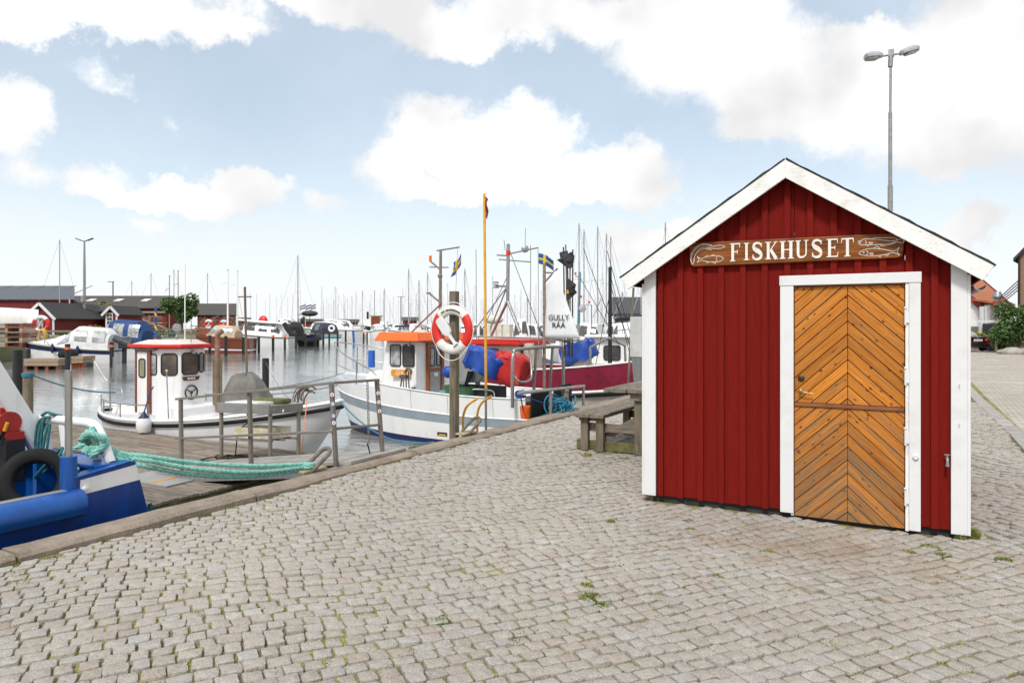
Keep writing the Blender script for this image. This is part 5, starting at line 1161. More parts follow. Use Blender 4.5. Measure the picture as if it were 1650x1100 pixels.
# yellow name plate
npx = at(645, 601, Y=12.46); pg = mkobj('name_plate', MB().prism(rrect(.52, .155, .04), (npx.x, 12.475, npx.z), (1, 0, 0), UP, (0, -1, 0), .016), mat('yellow_orange_plate', (.80, .33, .03), .5), gb_)
mkobj('plate_lettering', text(MB(), 'GULLY', .125, (npx.x-.135, 12.458, npx.z-.042), (1, 0, 0), UP, .004), M_letter, pg)
mkobj('plate_star', MB().bar((npx.x-.22, 12.457, npx.z-.04), (npx.x-.17, 12.457, npx.z+.04), .02, .004).bar((npx.x-.17, 12.457, npx.z-.04), (npx.x-.22, 12.457, npx.z+.04), .02, .004).lohi((npx.x+.17, 12.456, npx.z-.04), (npx.x+.235, 12.459, npx.z+.02)), mat('pale_yellow_mark', (.8, .6, .1), .5), pg)
# bow rail, blue fender, anchor
def h2(t, s_, h): return H2.pt(t, 1, s_, -.04)+UP*h
top = [h2(t, 1, hh) for t, hh in ((.60, .02), (.62, .22), (.66, .40), (.74, .50), (.84, .58), (.93, .66))]+[H2.pt(1, 1, 0)+Vector((-.06, 0, .72))]+[h2(t, -1, hh) for t, hh in ((.93, .70), (.84, .68), (.72, .66), (.6, .64))]
mb = MB().tube(smoothpath(top, 5), .016, 8)
for t in (.76, .95): 
    mb.tube([h2(t, 1, 0), h2(t, 1, .52 if t < .9 else .67)], .013, 6); mb.tube([h2(t, -1, 0), h2(t, -1, .66)], .013, 6)
mb.tube([h2(t, -1, .33) for t in np.linspace(.6, .97, 8)], .011, 6); mb.tube([h2(t, 1, .28) for t in np.linspace(.8, .97, 6)], .011, 6)
mkobj('bow_rail', mb, M_steel, gb_, smooth=60)
p = h2(.90, -1, .18); single('blue_fender', MB().tube([p, p+UP*.42], .085, 14), mat('blue_fender_rubber', (.02, .12, .50), .4), 'blue cylinder fender on the bow rail of the orange roofed boat', 'fender', tuple(p), smooth=50)
ap = at(656, 634, Y=12.2); mb = MB()
for dx, l_ in ((-.10, .40), (-.02, .48), (.06, .48)): mb.bar(ap+Vector((dx, 0, -.05)), ap+Vector((dx*.8, -.02, l_)), .022, .022)
mb.prism([(0, 0), (.12, .02), (.20, .22), (.10, .20)], ap+Vector((.02, -.03, -.06)), (1, 0, 0), (.2, 0, 1), (0, -1, 0), .02)
mb.tube(smoothpath([ap+Vector((-.14, 0, .32)), ap+Vector((-.17, 0, .10)), ap+Vector((-.06, 0, -.06))], 5), .016, 6)
mb.box(ap+Vector((-.09, 0, .36)), (.16, .10, .08)); mb.tube(smoothpath([ap+Vector((-.05, 0, .44)), ap+Vector((.02, -.02, .53)), ap+Vector((.10, 0, .50)), ap+Vector((.10, 0, .42))], 5), .028, 8)
single('anchor', mb, mat('dark_iron', (.12, .10, .085), .6, .5, col2=(.2, .17, .14), nscale=20), 'grey plough anchor lashed upright against the orange roofed boat cabin', 'anchor', tuple(ap))
# roof gear: mast, aerials, flag
mx_ = at(709, 545, Y=13.9); mz = 3.35; mt = at(713, 402, Y=13.9).z; x_ = mx_.x
mb = MB().tube([(x_, 13.9, 1.35), (x_+.02, 13.9, mt)], [.045, .032], 10).tube([(x_-.09, 13.9, mt-.02), (x_+.55, 13.9, mt+.03)], .018, 8).tube([(x_-.28, 13.9, mt-.26), (x_+.02, 13.9, mt-.48)], .022, 8).tube([(x_-.3, 13.9, mt-.40), (x_+.24, 13.9, mt-.43)], .014, 6).tube([(x_-.32, 13.9, mt-1.02), (x_+.02, 13.9, mt-1.26)], .025, 8).box((x_-.33, 13.9, mt-1.02), (.10, .05, .04)).ball((x_, 13.9, mt-.62), .06, 8)
ms = mkobj('signal_mast', mb, mat('weathered_mast', (.26, .22, .18), .6, .2, col2=(.16, .12, .09), nscale=12), gb_)
mkobj('orange_beacon', MB().tube([(x_-.28, 13.9, mt-.26), (x_-.28, 13.9, mt-.13)], .035, 10), M_orange, ms)
mkobj('yellow_lamp', MB().box((x_-.04, 13.86, mt-1.72), (.09, .06, .10)), M_yellow, ms)
mkobj('stay', MB().tube([(x_+.48, 13.9, mt), (x_+.40, 13.9, 1.4)], .004, 4).tube([at(681, 545, Y=12.9), (x_, 13.88, 1.9)], .018, 6).tube([(x_, 13.9, 1.95), at(836, 440, Y=14.6)], .006, 4) if False else MB().tube([(x_+.5, 13.9, mt), (x_+.40, 13.9, 1.4)], .004, 4).tube([at(650, 548, Y=12.9), at(712, 488, Y=13.85)], .018, 6), M_brown, ms)
fm_, N, L, b = nodes_mat('dark_blue_yellow_flag'); tx = nn(N, L, 'ShaderNodeTexCoord'); sx = nn(N, L, 'ShaderNodeSeparateXYZ', {0: tx.outputs['UV']})
def flagmesh(o, dirx, dz, w, h, n=14, seed=0, fold=.05):
    mb = MB(); dx = Vector(dirx).normalized(); nrm = dx.cross(UP).normalized()
    pts = [[o+dx*w*u+UP*(-h*v+dz*w*u)+nrm*fold*math.sin(7*u+2*v+seed)*u for v in np.linspace(0, 1, 7)] for u in np.linspace(0, 1, n)]
    return mb.grid(pts)
M_fb = mat('flag_blue', (.015, .08, .22), .8, col2=(.015, .08, .22), nscale=6); M_fy = mat('flag_yellow', (.72, .46, .05), .8)
def swedish(name, label, o, dirx, dz, w, h, seed=0):
    n_, k_ = 17, 11; dx = Vector(dirx).normalized(); nrm = dx.cross(UP).normalized(); mb = MB()
    pts = [[o+dx*w*u+UP*(-h*v+dz*w*u-.1*h*math.sin(5*u+seed))+nrm*.06*math.sin(8*u+2*v+seed)*u for v in np.linspace(0, 1, k_)] for u in np.linspace(0, 1, n_)]
    mb.grid(pts); ob = single(name, mb, [M_fb, M_fy], label, 'flag', tuple(o))
    for i, p_ in enumerate(ob.data.polygons):
        c, r_ = i//(k_-1), i % (k_-1); p_.material_index = 1 if (c in (5, 6, 7) or r_ in (4, 5)) else 0
    so_ = ob.modifiers.new('thickness', 'SOLIDIFY'); so_.thickness = .004
    ob.data.shade_smooth(); return ob
q = at(743, 408, Y=13.9); swedish('small_flag', 'small dark blue and yellow flag hanging from the orange roofed boat mast', q, (-.75, .2, 0), -.95, .33, .26)
p = at(682, 543, Y=13.0); mkobj('radar_dome', MB().tube([p-UP*.1, p+UP*.02], .04, 8).ball(p+UP*.08, .12, 14, (1, 1, .75)), M_cream, gb_, smooth=60)
p = at(712, 548, Y=13.2); mkobj('roof_horn', MB().tube([p, p+UP*.06], .03, 8).ball(p+UP*.09, .06, 8).box(at(660, 553, Y=12.33)+Vector((0, -.02, 0)), (.05, .04, .12)).tube(smoothpath([at(672, 555, Y=12.8), at(690, 549, Y=12.8), at(715, 552, Y=12.8)], 4), .016, 6), M_ring, gb_, smooth=50)
for i_ in range(5):
    q = Vector((-9.0+.06*i_, 12.9, .05+.03*i_)); mkobj('deck_line', MB().tube([q+Vector((.22*math.cos(a_), .18*math.sin(a_), .02*math.sin(3*a_))) for a_ in np.linspace(0, 6.28, 20)[:-1]], .014, 6, closed=True), M_teal if i_ % 2 else M_cyan, gb_)
# net hauler under blue cover, red covered drum
def bundle(name, label, c, sz, mm, rot, seed):
    """stiff tarpaulin pulled over a box-like load: flat creased facets, hanging lower edge"""
    rr = random.Random(seed); mb = MB(); n = 8; k = 16; m_ = Euler(rot).to_matrix(); rings = []
    for i in range(n+1):
        u = i/n; s_ = (.80, .97, 1, .96, 1.02, .98, 1.0, .95, .78)[i]; ring = []
        for j in range(k):
            a_ = 2*PI*(j+.5)/k; ca_, sa2 = math.cos(a_), math.sin(a_); e_ = .32
            x_, y_ = math.copysign(abs(ca_)**e_, ca_), math.copysign(abs(sa2)**e_, sa2)
            q = Vector(((u-.5)*sz[0], x_*sz[1]/2*s_, y_*sz[2]/2*s_)); q += Vector((rr.gauss(0, .022), rr.gauss(0, .022), rr.gauss(0, .022)))
            if y_ < -.5: q.z -= sz[2]*.10*rr.random()
            ring.append(Vector(c)+m_ @ q)
        rings.append(ring)
    vs = [p for r in rings for p in r]; fs = []
    for i in range(n):
        for j in range(k):
            a, b, d, e = i*k+j, i*k+(j+1) % k, (i+1)*k+(j+1) % k, (i+1)*k+j
            fs += [(a, b, d), (a, d, e)] if (i+j) % 2 else [(a, b, e), (b, d, e)]
    fs += [tuple(range(k-1, -1, -1)), tuple(n*k+j for j in range(k))]
    o = single(name, mb.add(vs, fs), mm, label, 'tarpaulin', tuple(c), smooth=55)
    return o
c1 = at(782, 582, Y=12.55); bundle('blue_cover', 'blue tarpaulin wrapped over the net hauler behind the yellow pole', c1, (.80, .5, .46), M_tarpb, (0, .42, .15), 1)
c2 = at(824, 592, Y=12.75); bundle('red_cover', 'red tarpaulin wrapped over a drum beside the blue wrapped hauler', c2, (.66, .55, .62), M_tarpr, (0, .3, .1), 3)
hc = at(757, 588, Y=12.9)
hl = thing('net_hauler', 'grey hydraulic net hauler frame with black hoses under the blue tarpaulin', 'net hauler', (hc.x, hc.y, .05))
mkobj('casing', MB().prism([(-.35, -.35), (.30, -.30), (.55, .10), (-.12, .42), (-.35, .30)], (hc.x, hc.y-.1, hc.z-.05), (1, 0, 0), UP, (0, 1, 0), .22), M_alu, hl, bevel=.02)
mkobj('pedestal', MB().tube([(hc.x+.2, hc.y, 0), (hc.x+.2, hc.y, hc.z)], .055, 10).tube([(hc.x-.38, hc.y, 0), (hc.x-.38, hc.y, hc.z-.2)], .04, 8), M_galv, hl)
for i in range(5): mkobj('hose', MB().tube(smoothpath([(hc.x+.05+.03*i, hc.y-.14, hc.z-.12), (hc.x+.02+.02*i, hc.y-.2, hc.z-.35), (hc.x-.12-.05*i, hc.y-.2, hc.z-.62), (hc.x-.2-.04*i, hc.y-.15, .1)], 5), .013, 6), M_dark, hl)
p = at(675, 628, Y=12.9); 
p = at(745, 585, Y=12.5); mkobj('cable_block', MB().ball((hc.x-.42, hc.y-.2, hc.z-.15), .13, 8, (1.3, .8, 1)), M_tarpb, hl)
p = at(746, 640, Y=12.75); ntub = single('green_net_tub', MB().lathe([(.0, -.02), (.30, 0), (.36, .24), (.38, .27), (.33, .26), (.25, .12), (0, .12)], (p.x-.05, p.y, .04), 22), mat('green_net', (.05, .16, .06), .8, col2=(.12, .24, .12), nscale=30), 'round green net tub on the aft deck behind the timber post', 'tub', (p.x-.05, p.y, 0), smooth=50)
mkobj('aft_hatch', MB().lohi((-8.3, 12.75, .0), (-7.3, 12.78, .34)).lohi((-7.25, 12.3, .0), (-6.7, 14.2, .06)), M_black, gb_)
mkobj('hatch_handle', MB().tube(smoothpath([(-8.1, 12.72, .12), (-8.1, 12.68, .24), (-7.6, 12.68, .24), (-7.55, 12.72, .12)], 4), .014, 6), M_gel, gb_)
# stern arch and mizzen with its sail
mb = MB(); xa = -6.72
mb.tube(smoothpath([(xa, 12.0, 0), (xa, 12.0, .85), (xa, 12.06, 1.05), (xa, 12.25, 1.12), (xa, 14.05, 1.12), (xa, 14.25, 1.02), (xa, 14.3, .85), (xa, 14.3, 0)], 5), .036, 10)
mb.tube(smoothpath([(xa, 12.05, .62), (xa+.1, 12.1, .50), (xa+.14, 12.4, .5), (xa+.1, 12.6, .62), (xa, 12.7, 1.1)], 5), .025, 8)
for y_ in (13.0, 13.75): mb.tube([(xa, y_, 1.1), (xa-.1, y_+.05, 0)], .032, 8)
mkobj('stern_arch', mb, M_steel, gb_, smooth=60)
sm_b = at(877, 562, Y=13.35); mxx = sm_b.x
mzt = at(877, 424, Y=13.35).z
mb = MB().tube([(mxx, 13.35, 0), (mxx, 13.35, mzt)], .035, 10).tube([(mxx, 13.35, at(0, 439, D=14.9).z), (mxx+.24, 13.36, at(0, 440, D=14.9).z)], .018, 6).tube([(mxx, 13.35, at(0, 455, D=14.9).z), (mxx+.30, 13.36, at(0, 433, D=14.9).z)], .02, 6).tube([(mxx, 13.35, at(0, 548, D=14.9).z), (mxx+.95, 13.36, at(0, 548, D=14.9).z)], .016, 6)
mkobj('mizzen_mast', mb, mat('rusty_steel_mast', (.30, .25, .20), .6, .2, col2=(.2, .13, .09), nscale=14), gb_)
sq = [at(881, 458, Y=13.33), at(895, 436, Y=13.33), at(935, 546, Y=13.33), at(877, 545, Y=13.33)]
S0, S1, S2, S3 = sq
pts = [[S3.lerp(S0, v).lerp(S2.lerp(S1, v), u)+Vector((0, -.05*math.sin(PI*u)*(1-v*.6), 0)) for u in np.linspace(0, 1, 9)] for v in np.linspace(0, 1, 13)]
sl_ = single('steadying_sail', MB().grid(pts), mat('pale_sailcloth', (.74, .76, .77), .8, col2=(.66, .68, .69), nscale=3), 'white steadying sail lettered GULLY RÅÅ on the mizzen mast', 'sail', tuple(S3), smooth=80)
sl_.modifiers.new('thickness', 'SOLIDIFY').thickness = .006
tp1, tp2 = at(897.5, 511, Y=13.20), at(897.5, 520.5, Y=13.20)
lt = MB(); text(lt, 'GULLY', .158, (tp1.x, 13.273, tp1.z-.055), (1, 0, 0), UP, .006, 'CENTER'); text(lt, 'RÅÅ', .158, (tp2.x, 13.273, tp2.z-.095), (1, 0, 0), UP, .006, 'CENTER')
mkobj('sail_lettering', lt, M_black, sl_)
q = at(868, 406, Y=14.4); swedish('masthead_flag', 'small blue and yellow flag flying above the white sail', q, (.85, .1, 0), -.55, .34, .24, 2)
mkobj('flag_staff', MB().tube([at(867, 398, Y=14.4), at(868, 520, Y=14.4)], .008, 5).tube([at(868, 520, Y=14.4), at(868, 580, Y=14.4)], .012, 5), M_galv, gb_)
# marker buoys with black flags, bundled upright at the stern
mk = MB(); mkf = MB()
bd_ = thing('marker_buoy_bundle', 'bundle of fishing marker poles with ragged black flags behind the sail', 'marker poles', tuple(at(918, 560, Y=13.9)))
rr = random.Random(12)
for i, px in enumerate((908, 911.5, 914, 918.5, 923)):
    b = at(px+rr.uniform(-1, 6), 575, Y=13.9); t = at(px, (398, 394, 404, 407, 402)[i], Y=13.9); mkobj('marker_pole', MB().tube([b, t], .016, 6), M_ring if i % 2 else M_black, bd_)
def rag(P, name):
    c0 = Vector((0, 0, 0)); pts = [at(x, y, Y=13.86) for x, y in P]
    c = sum(pts, Vector((0, 0, 0)))/len(pts); mb = MB(); k = len(pts)
    rings = [[p+Vector((0, .03*math.sin(i*1.7), 0)) for i, p in enumerate(pts)], [c.lerp(p, .5)+Vector((0, -.02+.02*math.sin(i*2.3), 0)) for i, p in enumerate(pts)], [c.lerp(p, .12)+Vector((0, -.03, 0)) for p in pts]]
    mb.loft(rings, cap=False); mb.add(rings[2], [tuple(range(k))]); mb.add([p+Vector((0, .05, 0)) for p in rings[0]], [tuple(range(k))]); mb.loft([rings[0], [p+Vector((0, .05, 0)) for p in rings[0]]], cap=False)
    mkobj(name, mb, M_flag, bd_)
rag([(901, 407), (908, 404), (914, 409), (921, 406), (924, 412), (922, 424), (919, 433), (914, 431), (909, 428), (904, 424), (898, 419), (903, 416)], 'black_flag')
rag([(914, 448), (920, 453), (927, 458), (926, 466), (928, 471), (921, 477), (915, 483), (912, 470)], 'black_flag')
mkobj('yellow_band', MB().tube([at(915, 473, Y=13.85), at(915, 467, Y=13.85)], .03, 8), M_yellow, bd_)
# quay guard rail and fender boards by the stern, rope heap, orange bucket
gr = thing('guard_rail', 'low stainless guard rail along the quay edge by the black boards', 'railing', (-5.5, 11.2, 0))
r0, r1 = at(836, 633, X=-5.52), at(941, 622, X=-5.50)
mkobj('rail_tube', MB().tube([r0, r1], .03, 10), M_steel, gr, smooth=60)
for px, py in ((887, 666), (940, 658)):
    b = at(px, py, X=-5.5); mkobj('post', MB().bar((b.x, b.y, -.02), (b.x, b.y, r0.lerp(r1, (b.y-r0.y)/(r1.y-r0.y)).z-.02), .06, .035), M_steel, gr, bevel=.004)
for (pa, pb, za, zb_) in ((853, 884, .43, -.6), (890, 921, .47, -.6)):
    a, b = at(pa, 640, X=-5.80), at(pb, 640, X=-5.80)
    t = single('fender_board', MB().prism([(0, zb_), (b.y-a.y, zb_), (b.y-a.y-.03, za), (.08, za-.03)], (-5.78, a.y, 0), (0, 1, 0), (0, 0, 1), (-1, 0, 0), .04), M_dark, 'black rubber fender board at the quay edge %s' % ('nearer the orange bucket' if pa < 860 else 'nearer the blue rope heap'), 'fender', (-5.80, a.y, 0), 'black fender boards', bevel=.006)
p = at(848, 665, X=-6.0); single('orange_bucket', MB().lathe([(0, -.1), (.10, -.1), (.12, .12), (.10, .12), (.09, 0), (0, 0)], (p.x, p.y, .03), 16), M_orange, 'orange bucket at the stern beside the black fender board', 'bucket', tuple(p), smooth=50)
mb = MB(); rr = random.Random(21); p = at(905, 662, X=-5.5)
for i in range(22):
    a0 = rr.uniform(0, 6); ra = rr.uniform(.06, .20); c = Vector((p.x+rr.gauss(0, .05), p.y+rr.gauss(0, .14), .10+abs(rr.gauss(0, .08)))); u = Vector((rr.uniform(-1, 1), rr.uniform(-1, 1), rr.uniform(-.8, .8))).normalized(); w = u.orthogonal().normalized()
    mb.tube([c+u*ra*math.cos(t+a0)+w*ra*.8*math.sin(t+a0)-UP*(0) for t in np.linspace(0, 5.2, 14)], .013, 6)
for i in range(5): mb.tube(smoothpath([(p.x+.05, p.y+.1*i-.2, .2), (p.x+.12, p.y+.12*i-.25, .09), (p.x+.10+.03*i, p.y+.14*i-.3, .075)], 4), .012, 6)
hp_ = single('rope_heap', mb, M_cyan, 'heap of blue green rope around a bollard on the quay edge', 'rope', tuple(p))
single('bollard', MB().tube([(p.x+.02, p.y+.12, .02), (p.x+.0, p.y+.16, .40)], [.08, .06], 12).ball((p.x, p.y+.16, .40), .075, 10), M_ring, 'short iron bollard under the heap of blue green rope', 'bollard', (p.x, p.y+.12, .04), smooth=50)
mb = MB().tube(sag(p+UP*.05, at(770, 704, X=-5.76), .02), .014, 6); single('stern_line', mb, M_tealdark, 'dark teal line along the quay edge from the rope heap', 'rope', tuple(p))
mb = MB().tube(sag(at(838, 634, X=-5.6), (p.x, p.y, .12), .03), .009, 6).tube(sag(at(838, 634, X=-5.6), at(843, 660, X=-6.0), .0), .012, 6)
for i in range(5): mb.tube([at(837+.6*i, 632, X=-5.55)+Vector((.05*math.cos(t), .03*i-.05, .06*math.sin(t)-.03)) for t in np.linspace(0, 6, 12)], .011, 6)
single('navy_lashing', mb, M_tarpb, 'navy blue rope lashed on the stainless guard rail end', 'rope', tuple(at(838, 634, X=-5.6)))
mb = MB().tube(sag(at(548, 646, Y=9.3), at(700, 712, X=-5.74), .25, 16), .012, 6); single('bow_line', mb, M_cyan, 'blue line sagging from the white boat bow to the quay', 'rope', tuple(at(690, 718, X=-5.74)))
mb = MB().tube(sag(at(45, 601, D=13), at(186, 632, Y=9.2), .10, 14), .014, 6)
for i in range(3): mb.tube([at(45, 602+2*i, D=13)+Vector((.09*math.cos(t), .09*math.sin(t), 0)) for t in np.linspace(0, 6.3, 14)], .013, 6)
single('blue_mooring_line', mb, M_cyan, 'light blue line from the weathered mooring post to the white boat stern', 'rope', tuple(at(45, 601, D=13)))
mb = MB().tube(sag(at(428, 583, D=24.5), at(470, 648, Y=9.3), .1, 10), .006, 5).tube(sag(at(435, 625, Y=9.6), at(556, 600, Y=13), .05, 10), .008, 5); single('thin_mooring_lines', mb, M_tarpg, 'thin grey lines from the black post to the white boat foredeck', 'rope', tuple(at(428, 583, D=24.5)))
p = at(45, 600, D=13); single('weathered_mooring_post', MB().tube([(p.x, p.y, -2), (p.x, p.y, p.z)], .085, 12), M_woodz, 'weathered round mooring post with a blue line around its top', 'mooring post', (p.x, p.y, WATER), smooth=50)
p = at(29, 563, D=16); single('thick_black_post', MB().tube([(p.x, p.y, -2), (p.x, p.y, p.z)], .105, 14), M_black, 'thick black mooring post behind the white gantry leg', 'mooring post', (p.x, p.y, WATER), smooth=50)
p = at(428, 577, D=24.5); single('dock_post', MB().tube([(p.x, p.y, -2), (p.x, p.y, p.z)], .115, 14), M_black, 'black mooring post in the water behind the grey tarpaulin', 'mooring post', (p.x, p.y, WATER), smooth=50)
# ================================================================== maroon sided boat with red cabin roof
MY = 17.35
mr = thing('maroon_boat', 'white fishing boat with maroon canvas along its bulwark and red roofed cabin', 'boat', (-9.2, MY, WATER))
zs3 = lambda t: -.02+.14*(1-t)**2+.62*max(0, t-.35)**2
H3 = Hull((-13.2, MY), (-5.85, MY), 2.7, zs3, -1.3, tm=.5, tr=.8, rake=.6, flare=.75, p=.6, bowp=.5)
mkobj('hull', H3.shell(MB(), 40, nu=8), M_cream, mr, smooth=50)
mkobj('rub_rail', H3.rail(MB(), .05, .80, .02, 8, 36), M_dark, mr, smooth=60)
mkobj('white_strake', H3.rail(MB(), .04, .855, .02, 8, 36), M_gel, mr, smooth=60)
mkobj('maroon_canvas', H3.shell(MB(), 40, .88, 1.30, 3, .012), M_maroon, mr, smooth=50)
mkobj('capping', H3.rail(MB(), .022, 1.305, .01, 6, 36), M_gel, mr)
mkobj('deck', H3.deck(MB(), .05, 26, .02), M_cream, mr)
c0 = at(765, 560, Y=16.75); c1_ = at(836, 560, Y=16.75)
mkobj('cabin', MB().lohi((c0.x, 16.72, -.1), (c1_.x-.02, 18.2, 1.05)), M_cream, mr, bevel=.03)
mkobj('cabin_roof', MB().lohi((c0.x-.12, 16.55, 1.055), (c1_.x+.12, 18.35, 1.20)), M_roofred, mr, bevel=.03)
cb_ = [o for o in kids(mr) if o.name.startswith('cabin')][0]
window(((c0.x+c1_.x)/2-.15, 16.712, .74), (1, 0, 0), UP, .5, .4, cb_, M_glass, .08); mkobj('cabin_opening', MB().lohi((c1_.x-.026, 16.9, -.05), (c1_.x-.012, 17.6, .95)), M_black, cb_)
mkobj('roof_rail', MB().tube([(c0.x-.1, 16.5, 1.28), (c1_.x+1.4, 16.5, 1.24)], .022, 8).tube([(c1_.x+1.4, 16.5, 1.24), (c1_.x+1.4, 16.5, .2)], .022, 8), M_steel, mr)
q = at(862, 590, Y=16.9); mkobj('water_tank', MB().tube([(q.x-.25, 17, .45), (q.x-.25, 17, 1.1)], .16, 12), M_cream, mr, smooth=50)
a, b = at(922, 607, Y=17.0), at(955, 620, Y=17.0); mkobj('hatch_box', MB().lohi((a.x, 16.9, -.05), (b.x, 17.6, a.z+.02)), M_cream, mr, bevel=.02)
mkobj('foredeck', MB().loft([[Vector((x, y, .12)) for x, y in ((b.x-.1, 16.5), (b.x-.1, 18.2), (-6.6, 17.7), (-6.6, 17.0))], [Vector((x, y, .55)) for x, y in ((b.x+.1, 16.6), (b.x+.1, 18.1), (-6.8, 17.6), (-6.8, 17.1))]]), M_cream, mr, bevel=.06)
mb = MB(); pts = [(952, 622), (951, 560), (981, 544), (1007, 557), (1009, 612)]; P = [at(x, y, Y=16.6 if i < 3 else 17.9) for i, (x, y) in enumerate(pts)]
mb.tube([P[0], P[1]], .034, 8).tube([P[1], P[2]], .03, 8).tube([P[2], P[3]], .03, 8).tube([P[3], P[4]], .034, 8)
mkobj('bow_pulpit', mb, M_steel, mr, smooth=60)
# tripod mast with radar and lights
q = at(818, 485, Y=17.4); tz = at(819, 393, Y=17.4).z; x_ = q.x
mb = MB().tube([(x_, 17.4, q.z), (x_+.02, 17.4, tz)], .05, 10).tube([(x_, 17.4, q.z), at(838, 535, Y=17.2)], .05, 8).tube([(x_, 17.4, q.z), at(792, 540, Y=18.0)], .04, 8).tube([at(817, 462, Y=17.4), at(766, 530, Y=16.9)], .02, 6).tube([at(817, 462, Y=17.4), at(790, 530, Y=17.9)], .02, 6)
mb.tube([at(799, 461, Y=17.4), at(818, 461, Y=17.4)], .03, 6).tube([at(801, 411, Y=17.4), at(820, 412, Y=17.4)], .022, 6).tube([at(804, 418, Y=17.4), at(854, 422, Y=17.4)], .018, 6).tube([at(820, 409, Y=17.4), at(867, 399, Y=17.4)], .02, 6).tube([at(822, 404, Y=17.4), at(814, 402, Y=17.4), at(812, 386, Y=17.4)], .012, 6).tube([at(846, 400, Y=17.4), at(847, 368, Y=17.4)], .009, 5)
mr_m = mkobj('tripod_mast', mb, M_galv, mr)
q = at(846, 401, Y=17.35); mkobj('radar_dish', MB().lathe([(.02, -.06), (.09, -.05), (.105, -.02), (.105, .03), (.07, .05), (0, .055)], q, 16, (.5, -.86, .1)), M_galv, mr_m, smooth=50)
q = at(818.5, 408, Y=17.4); mkobj('red_lamp', MB().tube([at(819, 411, Y=17.4), at(819, 404, Y=17.4)], .065, 10), M_roofred, mr_m)
mb = MB(); 
for i in range(3): mb.box(at(799, 455+4*i, Y=17.4), (.12, .12, .04))
mkobj('mast_lamp', mb, M_galv, mr_m)
# things between the maroon boat and the hut
p = at(983, 606, Y=17.6); t = at(983, 430, Y=17.6); single('black_spar', MB().tube([(p.x, 17.6, .05), (t.x, 17.6, t.z)], [.06, .045], 10), M_black, 'slim black spar standing upright at the maroon boat bow', 'spar', (p.x, 17.6, .05), smooth=60)
p = at(1012, 615, Y=16.3); t = at(1021, 463, Y=16.3); single('brown_stick', MB().tube([(p.x, 16.3, .1), t], .028, 7), M_woodz, 'thin brown pole leaning in front of the grey cabinet', 'pole', tuple(p))
pc = thing('power_cabinet', 'tall grey power cabinet on a pedestal just left of the hut', 'cabinet', tuple(at(1026, 640, X=-5.2)))
q0, q1 = at(1016, 576, X=-5.0), at(1041, 512, X=-5.0); D_ = 15.5
a, b = at(1015, 575, X=-5.1), at(1035, 511, X=-5.1)
mkobj('box', MB().lohi((-5.1, a.y, a.z), (-4.85, a.y+.36, b.z)), mat('light_grey_cabinet', (.55, .55, .53), .5), pc, bevel=.012)
mkobj('pedestal', MB().loft([[Vector((-5.08, a.y+.02, a.z)), Vector((-4.88, a.y+.02, a.z)), Vector((-4.88, a.y+.34, a.z)), Vector((-5.08, a.y+.34, a.z))], [Vector((-5.02, a.y+.14, 0)), Vector((-4.94, a.y+.14, 0)), Vector((-4.94, a.y+.24, 0)), Vector((-5.02, a.y+.24, 0))]]), M_galv, pc)
mkobj('cable', MB().tube(smoothpath([(-4.9, a.y+.3, a.z), (-4.82, a.y+.35, a.z-.4), (-4.86, a.y+.3, .3), (-4.95, a.y+.2, .1)], 5), .014, 6), M_dark, pc)
mb = MB(); 
for i in range(4): mb.tube([(-4.84, a.y+.05+.02*i, a.z+.62), (-4.80, a.y+.08+.03*i, a.z+.35), (-4.84, a.y+.14+.02*i, a.z+.6)], .016, 6)
single('hanging_cable', mb, M_tarpb, 'coil of blue and white cable hanging on the grey power cabinet', 'cable', (-5.0, a.y+.6, a.z+.5))
q = at(1028, 600, X=-5.2); single('blue_hook_rope', MB().tube(smoothpath([q, q-UP*.3, q+Vector((.03, .02, -.45)), q+Vector((.05, 0, -.2)), q], 5), .03, 6), M_tarpb, 'blue rope hank hanging under the grey power cabinet', 'rope', tuple(q))
mb = MB()
for px in (1071, 1077, 1062): pass
mb = MB()
for a, b in (((983, 440), (1022, 600)), ((983, 470), (955, 612)), ((981, 452), (1016, 560)), ((978, 404), (1030, 590)), ((936, 450), (1000, 560)), ((940, 400), (985, 520)), ((820, 440), (764, 560)), ((819, 398), (876, 548))): mb.tube([at(*a, Y=17.6), at(*b, Y=16.9)], .009, 4)
mb.tube([at(855, 395, Y=17.5), at(855, 560, Y=17.5)], .008, 4).tube([at(767, 402, Y=17.5), at(768, 560, Y=17.5)], .008, 4)
mkobj('rigging', mb, M_dark, mr)
# next boat astern: white cabin with bundle under blue cover
NY = 21.5
nb_ = thing('white_cabin_boat', 'white cabin boat with pale cream deck behind the maroon boat', 'boat', (-9, NY, WATER))
H4 = Hull((-14, NY), (-6.2, NY), 2.6, lambda t: .1+.35*max(0, t-.4)**2, -1.3, tm=.5, tr=.8, rake=.5)
mkobj('hull', H4.shell(MB(), 24, nu=5), M_gel, nb_, smooth=50); mkobj('deck', H4.deck(MB(), .04, 16), M_cream, nb_)
a, b = at(955, 560, Y=20.9), at(1003, 548, Y=20.9)
cc = mkobj('cabin', MB().lohi((a.x, 20.9, 0), (b.x+.9, 22.1, at(0, 545, D=21).z)), M_gel, nb_, bevel=.03)
window((a.x+.65, 20.892, .72), (1, 0, 0), UP, .55, .45, cc, M_glass, .08); window((a.x+1.5, 20.892, .72), (1, 0, 0), UP, .55, .45, cc, M_glass, .08)
mkobj('dark_band', MB().lohi((b.x+.3, 20.885, .1), (b.x+.85, 20.9, .45)), M_boot, nb_); mkobj('cabin_roof', MB().lohi((a.x-.2, 20.7, at(0, 545, D=21).z+.002), (b.x+1.1, 22.3, at(0, 543, D=21).z+.05)), M_gel, nb_, bevel=.02)
